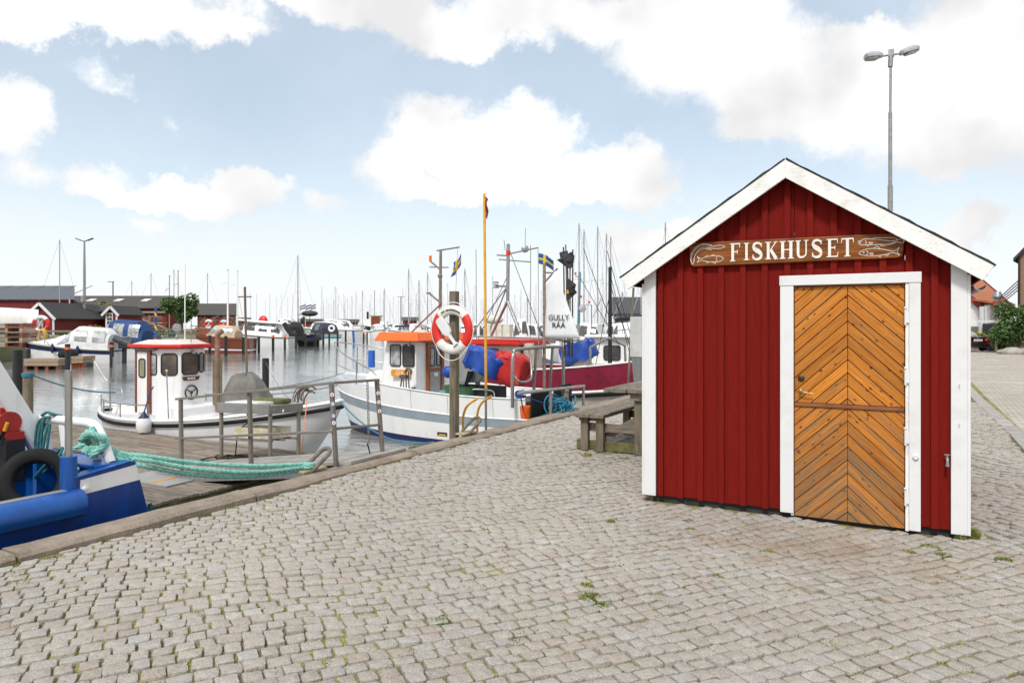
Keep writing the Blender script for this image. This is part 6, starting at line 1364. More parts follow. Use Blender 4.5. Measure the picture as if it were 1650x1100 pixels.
c3 = at(932, 566, Y=18.6); bundle('blue_boat_cover', 'crumpled blue tarpaulin over an outboard engine behind the white sail', c3, (1.0, .5, .55), M_tarpb, (0, -.3, .2), 5)
q = at(935, 585, Y=18.7); single('covered_outboard', MB().box(q, (.5, .4, .35)).tube([q-UP*.1, q-UP*.7], .12, 8), M_cream, 'cream outboard engine partly covered by crumpled blue tarpaulin', 'outboard engine', tuple(q), bevel=.05)
mb2_ = Hull((at(905, 600, Y=19.5).x, 19.4), (at(862, 560, Y=19.5).x-.3, 19.4), 1.3, lambda t: .35+.35*t*t, -1.1, tm=.5, tr=.85, rake=.4)
dg = thing('white_dinghy', 'white dinghy with a dark line along its side behind the stern arch', 'boat', (at(885, 600, Y=19.5).x, 19.4, .2)); mkobj('hull', mb2_.shell(MB(), 16, nu=5), M_gel, dg, smooth=50); mkobj('black_line', mb2_.rail(MB(), .025, .72, .01, 6, 16), M_black, dg); mkobj('navy_cover', mb2_.deck(MB(), -.05, 12), M_boot, dg)
# stays and beams
mb = MB().tube([at(782, 543, Y=16.5), at(838, 545, Y=16.5)], .02, 6)
# ================================================================== far shore on the left
def CB_(mb, xc0, xc1, d0, d1, z0, z1):
    """box aligned with the far shore (camera heading axes are the shore's own axes there)"""
    lo = [C(xc0, d0, z0), C(xc1, d0, z0), C(xc1, d1, z0), C(xc0, d1, z0)]; hi = [p+UP*(z1-z0) for p in lo]
    return mb.add(lo+hi, [(3, 2, 1, 0), (4, 5, 6, 7), (0, 1, 5, 4), (1, 2, 6, 5), (2, 3, 7, 6), (3, 0, 4, 7)])
def X_(px, D): return (px-825)/1150*D
def Z_(py, D): return 1.6+(523-py)/1150*D
M_land = mat('shore_grass_and_gravel', (.13, .15, .06), .9, col2=(.22, .2, .15), nscale=.5)
struct('shore', CB_(MB(), -160, -33.5, 33, 84, -2, .15), M_land); 
struct('shore_behind', CB_(MB(), -220, -33.6, 84.05, 190, -2, .20), M_land)
struct('breakwater', CB_(MB(), -160, 60, 420, 440, -2, 1.6), mat('far_rock', (.13, .13, .13), .9))
struct('far_pier', CB_(MB(), -75, -36, 190.1, 260, -2, .25), M_land)
tw = single('timber_quay', CB_(MB(), -60, -33.3, 52, 53.2, -1.6, .25), M_palewood, 'timber quay front along the far left shore', 'quay', tuple(C(-40, 52, 0)))
def gable(name, label, px0, px1, D, depth, py_base, py_eave, py_ridge, wallm, roofm, cat='shed', over=.4, end='right', trim=True, ridge_along=True):
    """long shed: its ridge runs across the view; gable ends left and right"""
    x0, x1 = X_(px0, D), X_(px1, D); zb, ze, zr = Z_(py_base, D), Z_(py_eave, D), Z_(py_ridge, D)
    t = thing(name, label, cat, tuple(C((x0+x1)/2, D, zb)))
    w = MB(); lo = [(D, zb), (D+depth, zb), (D+depth, ze), (D+depth/2, zr-.12), (D, ze)]
    q_ = lambda x, d: x*d/D
    w.loft([[C(q_(x0, d), d, z) for d, z in lo], [C(q_(x1, d), d, z) for d, z in lo]])
    wl_ = mkobj('wall', w, wallm, t)
    r_ = MB(); sl = (zr-ze)/(depth/2)
    for sg in (0, 1):
        e0 = (D-over, ze-over*sl) if sg == 0 else (D+depth+over, ze-over*sl); m_ = (D+depth/2, zr)
        P = [C(q_(x0, e0[0])-over, e0[0], e0[1]), C(q_(x1, e0[0])+over, e0[0], e0[1]), C(q_(x1, m_[0])+over, m_[0], m_[1]), C(q_(x0, m_[0])-over, m_[0], m_[1])]
        r_.add(P+[p+UP*.12 for p in P], [(0, 1, 2, 3), (7, 6, 5, 4), (0, 4, 5, 1), (1, 5, 6, 2), (2, 6, 7, 3), (3, 7, 4, 0)])
    mkobj('roof', r_, roofm, t)
    if trim:
        b = MB()
        for x in (x0-over-.03, x1+over+.03):
            b.bar(C(x, D-over, ze-over*sl-.03), C(x, D+depth/2, zr+.0), .05, .26); b.bar(C(x, D+depth+over, ze-over*sl-.03), C(x, D+depth/2, zr+.0), .05, .26)
        mkobj('bargeboard', b, M_white, t)
    return t, (x0, x1, zb, ze, zr)
def gable_front(name, label, pxl, pxm, pxr, D, length, py_base, py_eave, py_ridge, wallm, roofm, cat='shed', skew=0.0):
    """shed whose gable faces the harbour (towards the camera's right), ridge running away to the left"""
    zb, ze, zr = Z_(py_base, D), Z_(py_eave, D), Z_(py_ridge, D); t = thing(name, label, cat, tuple(C(X_(pxm, D), D, zb)))
    return t
t, g = gable('boat_hall', 'long grey roofed red boat hall at far left beyond the white covered boat', -120, 116, 108, 16, 534, 482, 457, M_shedred, M_slate, 'hall', trim=False)
mb = MB()
for i in range(8): mb.bar(C(X_(-100+28*i, 107.6), 107.5, Z_(482, 108)-.2), C(X_(-100+28*i, 107.6), 116, Z_(457, 108)+.14), .08, .08)
mkobj('roof_seam', mb, M_slate, t)
mkobj('downpipe', MB().tube([C(X_(112, 107.6), 107.6, Z_(482, 108)), C(X_(112, 107.6), 107.6, 0)], .09, 6), M_white, t)
t, g = gable('long_shed', 'long low red shed with dark roof and three roof windows', 112, 278, 118, 18, 534, 496, 474, M_shedred, M_eternit, trim=False)
D_ = 118
for px in (149, 193, 237):
    u = .55; rx = X_(px, D_+9*u); c = C(rx, D_+9*u-.3, Z_(496, D_)+(Z_(474, D_)-Z_(496, D_))*u+.20)
    sl = math.atan2(Z_(474, D_)-Z_(496, D_), 9)
    m3 = Matrix.Rotation(R(HEAD), 3, 'Z') @ Matrix.Rotation(sl, 3, 'X'); mkobj('roof_window', MB().box(c, (1.1, 1.5, .16), m3), M_gel, t)
lean = MB(); CB_(lean, X_(185, 112), X_(268, 112), 112, 117.8, .2, Z_(504, 112)); 
lt_ = thing('lean_to', 'red lean-to with white eaves board in front of the long shed', 'shed', tuple(C(X_(226, 112), 112, .2))); mkobj('wall', lean, M_shedred, lt_); mkobj('eaves_board', CB_(MB(), X_(216, 112), X_(268, 112), 111.7, 111.95, Z_(504.5, 112), Z_(502.5, 112)), M_white, lt_); mkobj('roof', MB().add([C(X_(183, 112), 111.6, Z_(503, 112)), C(X_(270, 112), 111.6, Z_(503, 112)), C(X_(270, 112), 117.9, Z_(500, 112)), C(X_(183, 112), 117.9, Z_(500, 112))], [(0, 1, 2, 3)]).add([C(X_(183, 112), 111.6, Z_(503, 112)-.1), C(X_(270, 112), 111.6, Z_(503, 112)-.1), C(X_(270, 112), 117.9, Z_(500, 112)-.1), C(X_(183, 112), 117.9, Z_(500, 112)-.1)], [(3, 2, 1, 0)]), M_eternit, lt_)
t, g = gable('end_shed', 'dark roofed red shed behind the net racks right of the leafy tree', 318, 380, 122, 14, 534, 507, 488, M_shedred, M_eternit, trim=False)
# low shed with door and window, gable turned to the harbour
t, g = gable('low_shed', 'low red shed with white door frame and white gable trim behind the cabin cruiser', 70, 176, 74, 5.5, 537, 502, 492, M_shedred, M_felt, over=.25, trim=False)
xd0, xd1 = X_(109, 74), X_(123, 74)
mkobj('door_frame', CB_(CB_(CB_(MB(), xd0-.05, xd0+.12, 73.93, 73.99, .2, Z_(507, 74)), xd1-.12, xd1+.05, 73.93, 73.99, .2, Z_(507, 74)), xd0-.05, xd1+.05, 73.92, 73.985, Z_(507, 74), Z_(505.5, 74)), M_white, t)
mkobj('doorway', CB_(MB(), xd0+.12, xd1-.12, 73.95, 73.98, .2, Z_(507, 74)), M_black, t)
# its front bay with gable facing the water
def bay(name, label, pxc, pxl, pxr, D, py_base, py_eave, py_ridge, length, window_=False):
    t = thing(name, label, 'shed', tuple(C(X_(pxc, D), D, Z_(py_base, D)))); zb, ze, zr = Z_(py_base, D), Z_(py_eave, D), Z_(py_ridge, D)
    x0, x1, xm = X_(pxl, D), X_(pxr, D), X_(pxc, D); w = MB()
    pr = [(x0, zb), (x1, zb), (x1, ze), (xm, zr-.1), (x0, ze)]
    w.loft([[C(x, D, z) for x, z in pr][::-1], [C(x, D+length, z) for x, z in pr][::-1]]); mkobj('wall', w, M_shedred, t)
    r_ = MB(); b = MB()
    for xe in (x0, x1):
        s_ = (zr-ze)/(xm-xe) if xe < xm else (ze-zr)/(xe-xm); o_ = -.35 if xe < xm else .35
        P = [C(xe+o_, D-.3, ze+s_*o_), C(xm, D-.3, zr), C(xm, D+length, zr), C(xe+o_, D+length, ze+s_*o_)]
        r_.add(P+[p+UP*.09 for p in P], [(0, 1, 2, 3), (7, 6, 5, 4), (0, 4, 5, 1), (1, 5, 6, 2), (2, 6, 7, 3), (3, 7, 4, 0)]); b.bar(P[0]-UP*.05, P[1]-UP*.05, .06, .24)
        mkobj('corner_board', CB_(MB(), xe-.08, xe+.08, D-.04, D+.06, zb, ze), M_white, t)
    mkobj('roof', r_, M_felt, t); mkobj('bargeboard', b, M_white, t)
    if window_:
        xw = X_(177, D); f_ = CB_(MB(), xw-.32, xw+.32, D-.05, D-.005, Z_(524, D), Z_(504, D)); wn_ = mkobj('window', f_, M_white, t)
        for a_ in (-.24, .02):
            for q_ in range(3): h_ = (Z_(505, D)-Z_(523, D))/3; mkobj('pane', CB_(MB(), xw+a_, xw+a_+.22, D-.065, D-.052, Z_(523, D)+q_*h_+.05, Z_(523, D)+(q_+1)*h_-.03), M_glass, wn_)
    return t
bay('shed_bay', 'small red gabled shed end with a tall white window', 180, 171.5, 188, 72.5, 537, 502, 493.5, 5, True)
bay('front_hut', 'red gabled hut with grey roof close behind the white covered boat', 66, 44, 86, 66, 540, 508, 488, 9)
# far huts in the marina
for nm, lab, a, b_, D, pe, pr_ in (('marina_hut', 'row of red huts on the far pier with grey roof', 545, 577, 255, 518.5, 514.5), ('pier_hut', 'small red hut with hipped looking roof at the far pier', 649, 672, 250, 516, 511), ('low_far_shed', 'low red shed with dark roof in the distance left of the flags', 483, 520, 250, 518, 514), ('far_red_hut', 'red hut in the distance behind the white motor cruisers', 384, 402, 200, 517, 512)):
    t, g = gable(nm, lab, a, b_, D, 7, 526, pe, pr_, M_shedred, M_eternit, over=.5, trim=False)
    if a == 545: 
        mb = MB()
        for px in range(548, 577, 6): CB_(mb, X_(px, D)-.05, X_(px, D)+.05, D-.1, D-.02, .3, Z_(519, D))
        mkobj('white_trim', mb, M_white, t)
# ------------------------------------------------------------------ foliage
def leaves(mb, c, rad, n, size, seed, lump=6, hollow=.55):
    rr = random.Random(seed); c = Vector(c); L_ = []
    for i in range(lump):
        v = Vector((rr.gauss(0, 1), rr.gauss(0, 1), rr.gauss(0, .9))).normalized()*rr.uniform(.35, .80); L_.append((v, rr.uniform(.28, .5)))
    for i in range(n):
        v, r_ = rr.choice(L_); d = Vector((rr.gauss(0, 1), rr.gauss(0, 1), rr.gauss(0, 1))).normalized()*r_*(hollow+(1-hollow)*rr.random())
        p = c+Vector(((v.x+d.x)*rad[0], (v.y+d.y)*rad[1], (v.z+d.z)*rad[2]))
        a = Vector((rr.uniform(-1, 1), rr.uniform(-1, 1), rr.uniform(-.6, .6))).normalized(); b = a.cross(Vector((rr.uniform(-1, 1), rr.uniform(-1, 1), rr.uniform(-1, 1)))).normalized(); s = size*rr.uniform(.6, 1.3)
        mb.add([p-a*s*.5, p+b*s*.28, p+a*s*.5, p-b*s*.28], [(0, 1, 2, 3)])
    return mb
def leafmat(name, c, c2):
    m = mat(name, c, .6, col2=c2, nscale=.9, nlo=.42, nhi=.58, island=.35); m.node_tree.nodes['Principled BSDF'].inputs['Subsurface Weight'].default_value = 0; return m
M_lf = leafmat('dark_leaves', (.05, .105, .025), (.085, .15, .035)); M_lf2 = leafmat('yellow_green_leaves', (.22, .25, .03), (.16, .2, .03)); M_lf3 = leafmat('shrub_leaves', (.06, .13, .025), (.12, .19, .035)); M_lf4 = leafmat('ochre_leaves', (.30, .22, .06), (.2, .17, .05))
def tree(name, label, px, D, pyt, pyb, wpx, n, size, m_, cat='tree', seed=1, trunk=True, zb=.2):
    x = X_(px, D); zt, zl = Z_(pyt, D), Z_(pyb, D); w = wpx/1150*D/2; b = C(x, D, zb); t = thing(name, label, cat, tuple(b))
    if trunk:
        rr = random.Random(seed); mb = MB().tube([b, b+UP*(zl-zb)*.9+RT*.05, C(x, D, (zl+zt)/2)], [w*.10, w*.08, w*.03], 8)
        for i in range(6): a = rr.uniform(0, 6.28); mb.tube([b+UP*(zl-zb)*rr.uniform(.6, 1.1), C(x, D, (zl+zt)/2)+RT*math.cos(a)*w*.5+FW*math.sin(a)*w*.5+UP*rr.uniform(-.3, .4)*(zt-zl)*.5], [w*.05, w*.015], 5)
        mkobj('trunk', mb, M_woodz, t)
    mb = MB(); c = C(x, D, (zt+zl)/2)
    leaves(mb, (0, 0, 0), (w, w, (zt-zl)/2), n, size, seed, 11, .5)
    mb.v = [c+RT*p.x+FW*p.y+UP*p.z for p in mb.v]; mkobj('crown', mb, m_, t); return t
tree('leafy_tree', 'dark green leafy tree in front of the long dark roofed shed', 291, 100, 469, 524, 58, 5200, .42, M_lf, seed=5)
tree('yellow_bush', 'yellow green bush beside the low shed doorway', 103, 69, 508, 541, 32, 1500, .22, M_lf2, 'bush', 6)
tree('ochre_bush', 'ochre bush in front of the low red shed', 152, 69, 520, 541, 30, 900, .2, M_lf4, 'bush', 8)
tree('green_bush', 'low green bush behind the white cabin cruiser', 128, 64, 530, 548, 70, 1500, .22, M_lf3, 'bush', 9)
tree('small_far_bush', 'small dark bush between far masts by the flags', 489, 150, 506, 522, 10, 300, .3, M_lf, 'bush', 10)
tree('roof_bush', 'olive bush rising behind the low shed roof', 165, 95, 484, 500, 26, 500, .3, M_lf4, 'bush', 14)
for i, (px, w, py) in enumerate(((205, 50, 534), (250, 60, 534), (320, 40, 533), (350, 50, 534))): tree('shore_shrub', ('low shrubs on the shore under the net racks', 'low shrubs on the shore left of the leafy tree', 'low shrub on the shore right of the leafy tree', 'low shrub on the shore below the end shed')[i], px, 80, py-8, py+12, w, 500, .25, M_lf3 if i % 2 else M_lf4, 'shrub', 20+i, False, .15)
# ------------------------------------------------------------------ racks, fences, stacked timber on the shore
def cbar(mb, px0, py0, px1, py1, D, w=.08): return mb.bar(C(X_(px0, D), D, Z_(py0, D)), C(X_(px1, D), D, Z_(py1, D)), w, w)
rk = thing('drying_racks', 'grey timber net drying racks heaped with nets beside the long shed', 'rack', tuple(C(X_(215, 88), 88, .2)))
mb = MB(); rr = random.Random(31)
for a in ((182, 522, 224, 508), (182, 518, 224, 522), (224, 505, 224, 535), (203, 505, 203, 535), (241, 508, 241, 535), (182, 520, 262, 520), (200, 510, 262, 526), (224, 512, 270, 530)): cbar(mb, *a, 88, .14)
mkobj('pale_poles', mb, M_palewood, rk)
mb = MB()
for i in range(150):
    px, py = rr.uniform(208, 262), rr.uniform(508, 536); cbar(mb, px, py, px+rr.uniform(-14, 14), py+rr.uniform(-5, 5), 88+rr.uniform(.3, 3), .06)
mkobj('stacked_sticks', mb, M_wood, rk)
rk2 = thing('net_racks', 'grey net racks heaped in front of the end shed', 'rack', tuple(C(X_(350, 95), 95, .2))); mb = MB()
for i in range(150): px, py = rr.uniform(318, 385), rr.uniform(510, 535); cbar(mb, px, py, px+rr.uniform(-12, 12), py+rr.uniform(-6, 6), 95+rr.uniform(0, 3), .06)
mkobj('stick_pile', mb, M_wood, rk2)
fe = thing('timber_fence', 'weathered grey rail fence along the far left shore', 'fence', tuple(C(X_(80, 56), 56, .15)))
mb = MB(); cbar(mb, -20, 533, 182, 534, 56, .16); cbar(mb, -20, 545, 182, 546, 56, .12); mkobj('rail', mb, M_wood, fe)
for px in range(-10, 185, 29): mkobj('post', cbar(MB(), px, 532, px, 553, 56.1, .13), M_wood, fe)
fe2 = thing('far_fence', 'grey rail fence on the shore below the end shed', 'fence', tuple(C(X_(300, 78), 78, .15))); mb = MB(); cbar(mb, 255, 531, 420, 531, 78, .14); cbar(mb, 255, 537, 420, 537, 78, .12); mkobj('rail', mb, M_wood, fe2)
for px in range(258, 420, 20): mkobj('post', cbar(MB(), px, 530, px, 542, 78.1, .14), M_wood, fe2)
# pallets / pontoons at the cruiser's bow
for nm, a, b_, py0, py1, D, lab in (('pontoon', 38, 94, 578, 592, 39, 'pale timber pontoon with planks left of the black post'), ('small_pontoon', 114, 134, 574, 588, 41, 'small timber pontoon end between two black posts')):
    t = thing(nm, lab, 'pontoon', tuple(C(X_((a+b_)/2, D), D, WATER))); z1 = Z_(py0, D)
    mb = MB(); 
    for k in range(2): CB_(mb, X_(a, D), X_(b_, D), D-.02*k, D+1.2, z1-.20*(k+1)+.02, z1-.20*k)
    mkobj('planks', mb, M_palewood, t)
    mb = MB()
    for k in range(4): CB_(mb, X_(a, D)+(X_(b_, D)-X_(a, D)-.16)*k/3, X_(a, D)+(X_(b_, D)-X_(a, D)-.16)*k/3+.16, D+.04, D+.3, WATER-.3, z1-.4)
    mkobj('post', mb, M_brown, t); mkobj('float', CB_(MB(), X_(a, D)+.05, X_(b_, D)-.05, D+.35, D+1.1, WATER-.3, z1-.4), M_black, t)  # float is a black box standing in for the shade under the planks
tcr = thing('pallet_stack', 'stack of brown wooden pallets at far left behind the gantry leg', 'pallets', tuple(C(X_(24, 44), 44, .15))); 
for k in range(5): mkobj('pallet', CB_(CB_(CB_(MB(), X_(8, 44), X_(36, 44), 44, 45.2, .2+k*.30, .26+k*.30), X_(8, 44), X_(12, 44), 44, 45.2, .27+k*.30, .48+k*.30), X_(31, 44), X_(36, 44), 44, 45.2, .27+k*.30, .48+k*.30), M_palewood if k % 2 else M_brown, tcr)
single('dark_fender_roll', MB().ball(C(X_(101, 41), 41.5, -.15), .5, 12, (1.2, 1, .7)), M_dark, 'black rubber roll on the pontoon between the posts', 'fender', tuple(C(X_(101, 41), 41.5, -.3)))
# white wrapped boat stored ashore at far left
D = 60; t = thing('wrapped_boat', 'white tarpaulin wrapped boat stored ashore at the far left', 'boat', tuple(C(X_(20, D), D, .2)))
mb = MB(); pr = [(-60, 497, 521), (-20, 496.5, 522), (30, 498, 521), (50, 499, 520), (62, 500, 524)]
mb.loft([[C(X_(px, D)*(1+o/D) if px > 0 else X_(px, D), D+o, Z_(py, D)) for o, py in ((0, b_), (-.15, (a+b_)/2), (0, a), (1.6, a-2.0), (3.2, a), (3.3, b_))] for px, a, b_ in pr]); mkobj('wrapping', mb, M_gel, t, smooth=30)
mb = MB(); mb.loft([[C(X_(px, D+.3+o), D+.3+o, Z_(py, D)) for o, py in ((0, 528), (0, a), (2.4, a), (2.4, 528))] for px, a in ((-60, 521), (30, 522), (58, 524))]); mkobj('hull', mb, M_gel, t)
mkobj('engine_wrap', MB().ball(C(X_(54, D), D, Z_(519, D)), .42, 12, (1.2, 1, 1.0)), M_gel, t); mkobj('cradle', CB_(CB_(MB(), X_(-40, D), X_(-36, D), D, D+2, .15, Z_(528, D)), X_(30, D), X_(33, D), D, D+2, .15, Z_(528, D)), M_black, t)
for nm, px, py, D, r_ in (('shore_lifebuoy', 67.5, 522, 57, .56), ('far_lifebuoy', 337, 522, 86, .42), ('distant_lifebuoy', 361, 522, 86, .36)):
    c = C(X_(px, D), D-.1, Z_(py, D)); t = thing(nm, ('red and white lifebuoy on a stand by the white wrapped boat', 'small red and white lifebuoy on the fence below the end shed', 'distant white and red lifebuoy right of the end shed')[('shore_lifebuoy', 'far_lifebuoy', 'distant_lifebuoy').index(nm)], 'lifebuoy', tuple(c))
    f = lambda a0, a1, q: [c+RT*r_*math.cos(R(a))+UP*r_*math.sin(R(a)) for a in np.linspace(a0, a1, q)]
    mkobj('ring', MB().tube(f(0, 360, 29)[:-1], .16, 8, closed=True), M_white, t)
    for a0, a1 in ((-45, 40), (140, 220)): mkobj('red_band', MB().tube(f(a0, a1, 10), .17, 8), M_buoyred, t)
    mkobj('stand', MB().tube([c-UP*(c.z-.1)+FW*.15, c+UP*.3+FW*.15], .06, 6).bar(c+RT*.18+UP*.3-FW*.1, c-RT*.16-UP*.3-FW*.1, .2, .06), M_white, t)
c = C(X_(45, 50), 50, Z_(531, 50)); single('pink_cabinet', MB().box(c, (.42, .36, .66)).tube([c-UP*.3, c-UP*1.6], .06, 8), mat('faded_pink_box', (.72, .36, .36), .6), 'faded pink box on a post on the far left shore', 'cabinet', tuple(c), bevel=.02)
c = C(X_(67, 49), 49, Z_(543, 49)); mb = MB()
for k in range(7): mb.tube([c+RT*(.30+.012*k)*math.cos(a)*.7+UP*(.55+.01*k)*math.sin(a)*.9+FW*.03*k for a in np.linspace(0, 6.28, 21)[:-1]], .045, 6, closed=True)
single('yellow_hose_coil', mb, M_yellow, 'yellow hose coiled on the fence behind the cruiser bow', 'hose', tuple(c))
single('second_hose_coil', MB().tube([C(X_(359, 77), 77, Z_(535, 77))+RT*.2*math.cos(a)+UP*.55*math.sin(a) for a in np.linspace(0, 6.28, 17)[:-1]], .09, 6, closed=True), M_yellow, 'yellow hose coil on the fence behind the mahogany boat', 'hose', tuple(C(X_(359, 77), 77, 0)))
for px, D, wpx, c_ in ((258, 84, 44, (.45, .5, .46)), (278, 84, 10, (.03, .12, .35)), (240, 84, 16, (.05, .22, .16))): 
    o = C(X_(px, D), D, Z_(537, D)); w = wpx/1150*D; single('fish_crate', MB().box(o, (w, .8, .8), Euler((0, 0, R(HEAD)))).box(o+UP*.42, (w*1.04, .84, .06), Euler((0, 0, R(HEAD)))), mat('crate_%d' % px, c_, .6), {258: 'long pale crates on the shore below the leafy tree', 278: 'blue crate on the shore left of the rolled flag', 240: 'dark green crate on the shore by the net racks'}[px], 'crate', tuple(o), bevel=.03)
# ------------------------------------------------------------------ lamps and flags
lp = thing('twin_arm_lamp', 'tall grey lamp post with two thin upswept arms by the low red shed', 'street lamp', tuple(C(X_(136, 72), 72, .2)))
mkobj('pole', MB().tube([C(X_(136, 72), 72, .2), C(X_(136, 72), 72, Z_(430, 72)), C(X_(136, 72), 72, Z_(389, 72))], [.16, .12, .08], 10), M_galv, lp)
for sg in (-1, 1): mkobj('lamp_arm', MB().bar(C(X_(136, 72), 72, Z_(389, 72)), C(X_(136+sg*6, 72), 72, Z_(387, 72)), .08, .08).bar(C(X_(136+sg*5, 72), 72, Z_(387.6, 72)), C(X_(136+sg*14, 72), 72, Z_(384, 72)), .28, .07), M_black if sg else M_galv, lp)
mkobj('junction_box', MB().box(C(X_(136, 72), 71.8, Z_(482, 72)), (.35, .3, .5)), M_alu, lp)
sl2 = thing('street_lamp', 'tall galvanised street lamp with two grey heads rising behind the red hut', 'street lamp', tuple(C(X_(1434.5, 18), 18, 0)))
D = 18; cx = X_(1434.5, D)
mkobj('pole', MB().tube([C(cx, D, 0), C(cx, D, Z_(299, D))], .062, 12).tube([C(cx, D, Z_(299, D)), C(cx, D, Z_(181, D))], .046, 12).tube([C(cx, D, Z_(181, D)), C(cx+.015, D, Z_(90, D))], .032, 10).tube([C(cx, D, Z_(108, D)), C(cx+.02, D, Z_(86, D))], .058, 10), M_galv, sl2, smooth=50)
mkobj('arm_bracket', MB().tube([C(X_(1416, D), D, Z_(91.5, D)), C(X_(1452, D), D, Z_(86.5, D))], .026, 8).box(C(X_(1436, D), D, Z_(86, D)), (.13, .13, .17)).tube([C(X_(1437, D), D, Z_(86, D)), C(X_(1437.5, D), D, Z_(80, D))], .035, 8), M_galv, sl2)
for x0, y0, x1, y1 in ((1422, 90.5, 1395, 92), (1450, 87, 1478, 79)):
    a, b_ = C(X_(x0, D), D, Z_(y0, D)), C(X_(x1, D), D, Z_(y1, D)); d = (b_-a).normalized(); s_ = FW; u = s_.cross(d); u = u if u.z > 0 else -u
    rings = []
    for f_, w, h in ((0, .05, .03), (.10, .12, .08), (.35, .16, .10), (.8, .16, .10), (1.0, .13, .07)):
        c = a.lerp(b_, f_); rings.append([c+s_*w*.9+u*-.03, c+s_*w*.9+u*.03, c+s_*w*.5+u*h, c-s_*w*.5+u*h, c-s_*w*.9+u*.03, c-s_*w*.9-u*.03])
    hd = mkobj('lamp_head', MB().loft(rings), mat('lamp_grey', (.42, .43, .44), .45, .3), sl2, smooth=30)
    mkobj('lamp_glass', MB().loft([[a.lerp(b_, f_)+s_*w-u*.031, a.lerp(b_, f_)+s_*w-u*.075, a.lerp(b_, f_)-s_*w-u*.075, a.lerp(b_, f_)-s_*w-u*.031] for f_, w in ((.3, .1), (.5, .13), (.95, .11))]), mat('lamp_lens', (.28, .28, .27), .2, col2=(.2, .2, .2)), hd)
for i, (px, pyt, D, two) in enumerate(((646, 478, 170, 1), (182, 454, 130, 0))):
    x = X_(px, D); t = thing('harbour_lamp', ('distant harbour lamp with two heads among the masts', 'distant single lamp post behind the long shed')[i], 'street lamp', tuple(C(x, D, .2))); mkobj('pole', MB().tube([C(x, D, .2), C(x, D, Z_(pyt, D))], .13, 6), M_galv, t)
    mkobj('lamp_head', MB().bar(C(x-.9, D, Z_(pyt, D)), C(x+.9*(1 if two else .2), D, Z_(pyt, D)), .3, .14), M_galv, t)
for i, px in enumerate((485, 494, 501)):
    D = 140; x = X_(px-2, D); t = thing('flagpole', 'distant flagpole flying a blue and white striped flag', 'flagpole', tuple(C(x, D, .2)), 'distant flagpoles with striped flags'); mkobj('pole', MB().tube([C(x, D, .2), C(x, D, Z_(492, D))], .05, 6), M_white, t)
    mb = MB(); pts = [[C(x+1.2*u, D+.1*math.sin(6*u), Z_(493, D)-1.0*v+.35*u) for v in (0, .25, .5, .75, 1)] for u in np.linspace(0, 1, 7)]; mb.grid(pts)
    fo = mkobj('flag', mb, [mat('striped_blue', (.06, .08, .2), .8), M_white], t)
    for k, p_ in enumerate(fo.data.polygons): p_.material_index = k % 2
    fo.modifiers.new('thickness', 'SOLIDIFY').thickness = .03
c = C(X_(499, 120), 120, Z_(505, 120)); single('folded_parasol', MB().ball(c, 1.0, 14, (1.6, 1.2, .5)).tube([c, c-UP*2.4], .05, 6).tube([c, c+RT*-2.0-UP*.2], .06, 6), M_black, 'dark boat canopy on arms standing between masts under the flags', 'canopy', tuple(c))
# ------------------------------------------------------------------ mooring posts standing in the harbour
kind = {}
POSTS = [(109, 601, 554, 8, 1), (180, 592, 551, 6.5, 1), (46, 588, 562, 6, 0), (338, 571, 540, 4.5, 0), (364, 573, 541, 5, 0), (392, 571, 543, 4.6, 0), (417, 568, 543, 4.2, 0), (440, 566, 540, 4.2, 1), (459, 564, 541, 3.6, 1), (477, 562, 536, 3.6, 0), (492.5, 561, 537, 3.4, 0), (508, 560, 537, 3.2, 0), (521, 557, 536, 3.2, 0), (530.5, 556, 536, 3, 0), (544, 555, 536, 3, 0), (557, 553, 533, 3, 0), (586, 552, 534.5, 2.6, 1), (591.5, 551, 534.5, 2.6, 2)]
for i, (px, pyb, pyt, w, band) in enumerate(POSTS):
    D = (1.6-WATER)*1150/(pyb-523); x = X_(px, D); r_ = w/1150*D/2; zt = Z_(pyt, D)
    lab = {0: 'black round mooring post standing in the harbour water', 1: 'black mooring post with an orange band near its top', 2: 'black mooring post with a red top in mid harbour'}[band]
    if i == 0: lab = 'tall black post with orange band in front of the cruiser'
    if i == 1: lab = 'black orange banded post at the cruiser stern'
    if i == 2: lab = 'black post at the left end of the pontoon'
    if i == 16: lab = 'black post with yellow top beside the red topped post in mid harbour'
    grp = None if i in (0, 1, 2, 16, 17) else ('orange banded mooring posts' if band else 'plain black mooring posts')
    t = thing('mooring_post', lab, 'mooring post', tuple(C(x, D, WATER)), grp)
    mkobj('shaft', MB().tube([C(x, D, -2.5), C(x, D, zt)], r_, 12), M_black, t, smooth=50)
    if band: mkobj('band', MB().tube([C(x, D, zt-.28 if i < 3 else zt-.22), C(x, D, zt-.16 if i < 3 else zt+.01)], r_*1.03, 12), M_orange if band == 1 else M_buoyred, t)
p = C(X_(570, 105), 105, 0); D = 92; x = X_(571, D); single('blue_post', MB().tube([C(x, D, -2), C(x-.15, D, Z_(533, D))], .14, 10), mat('blue_post_paint', (.02, .12, .45), .5), 'blue mooring post leaning slightly at the end of the row', 'mooring post', tuple(C(x, D, WATER)))
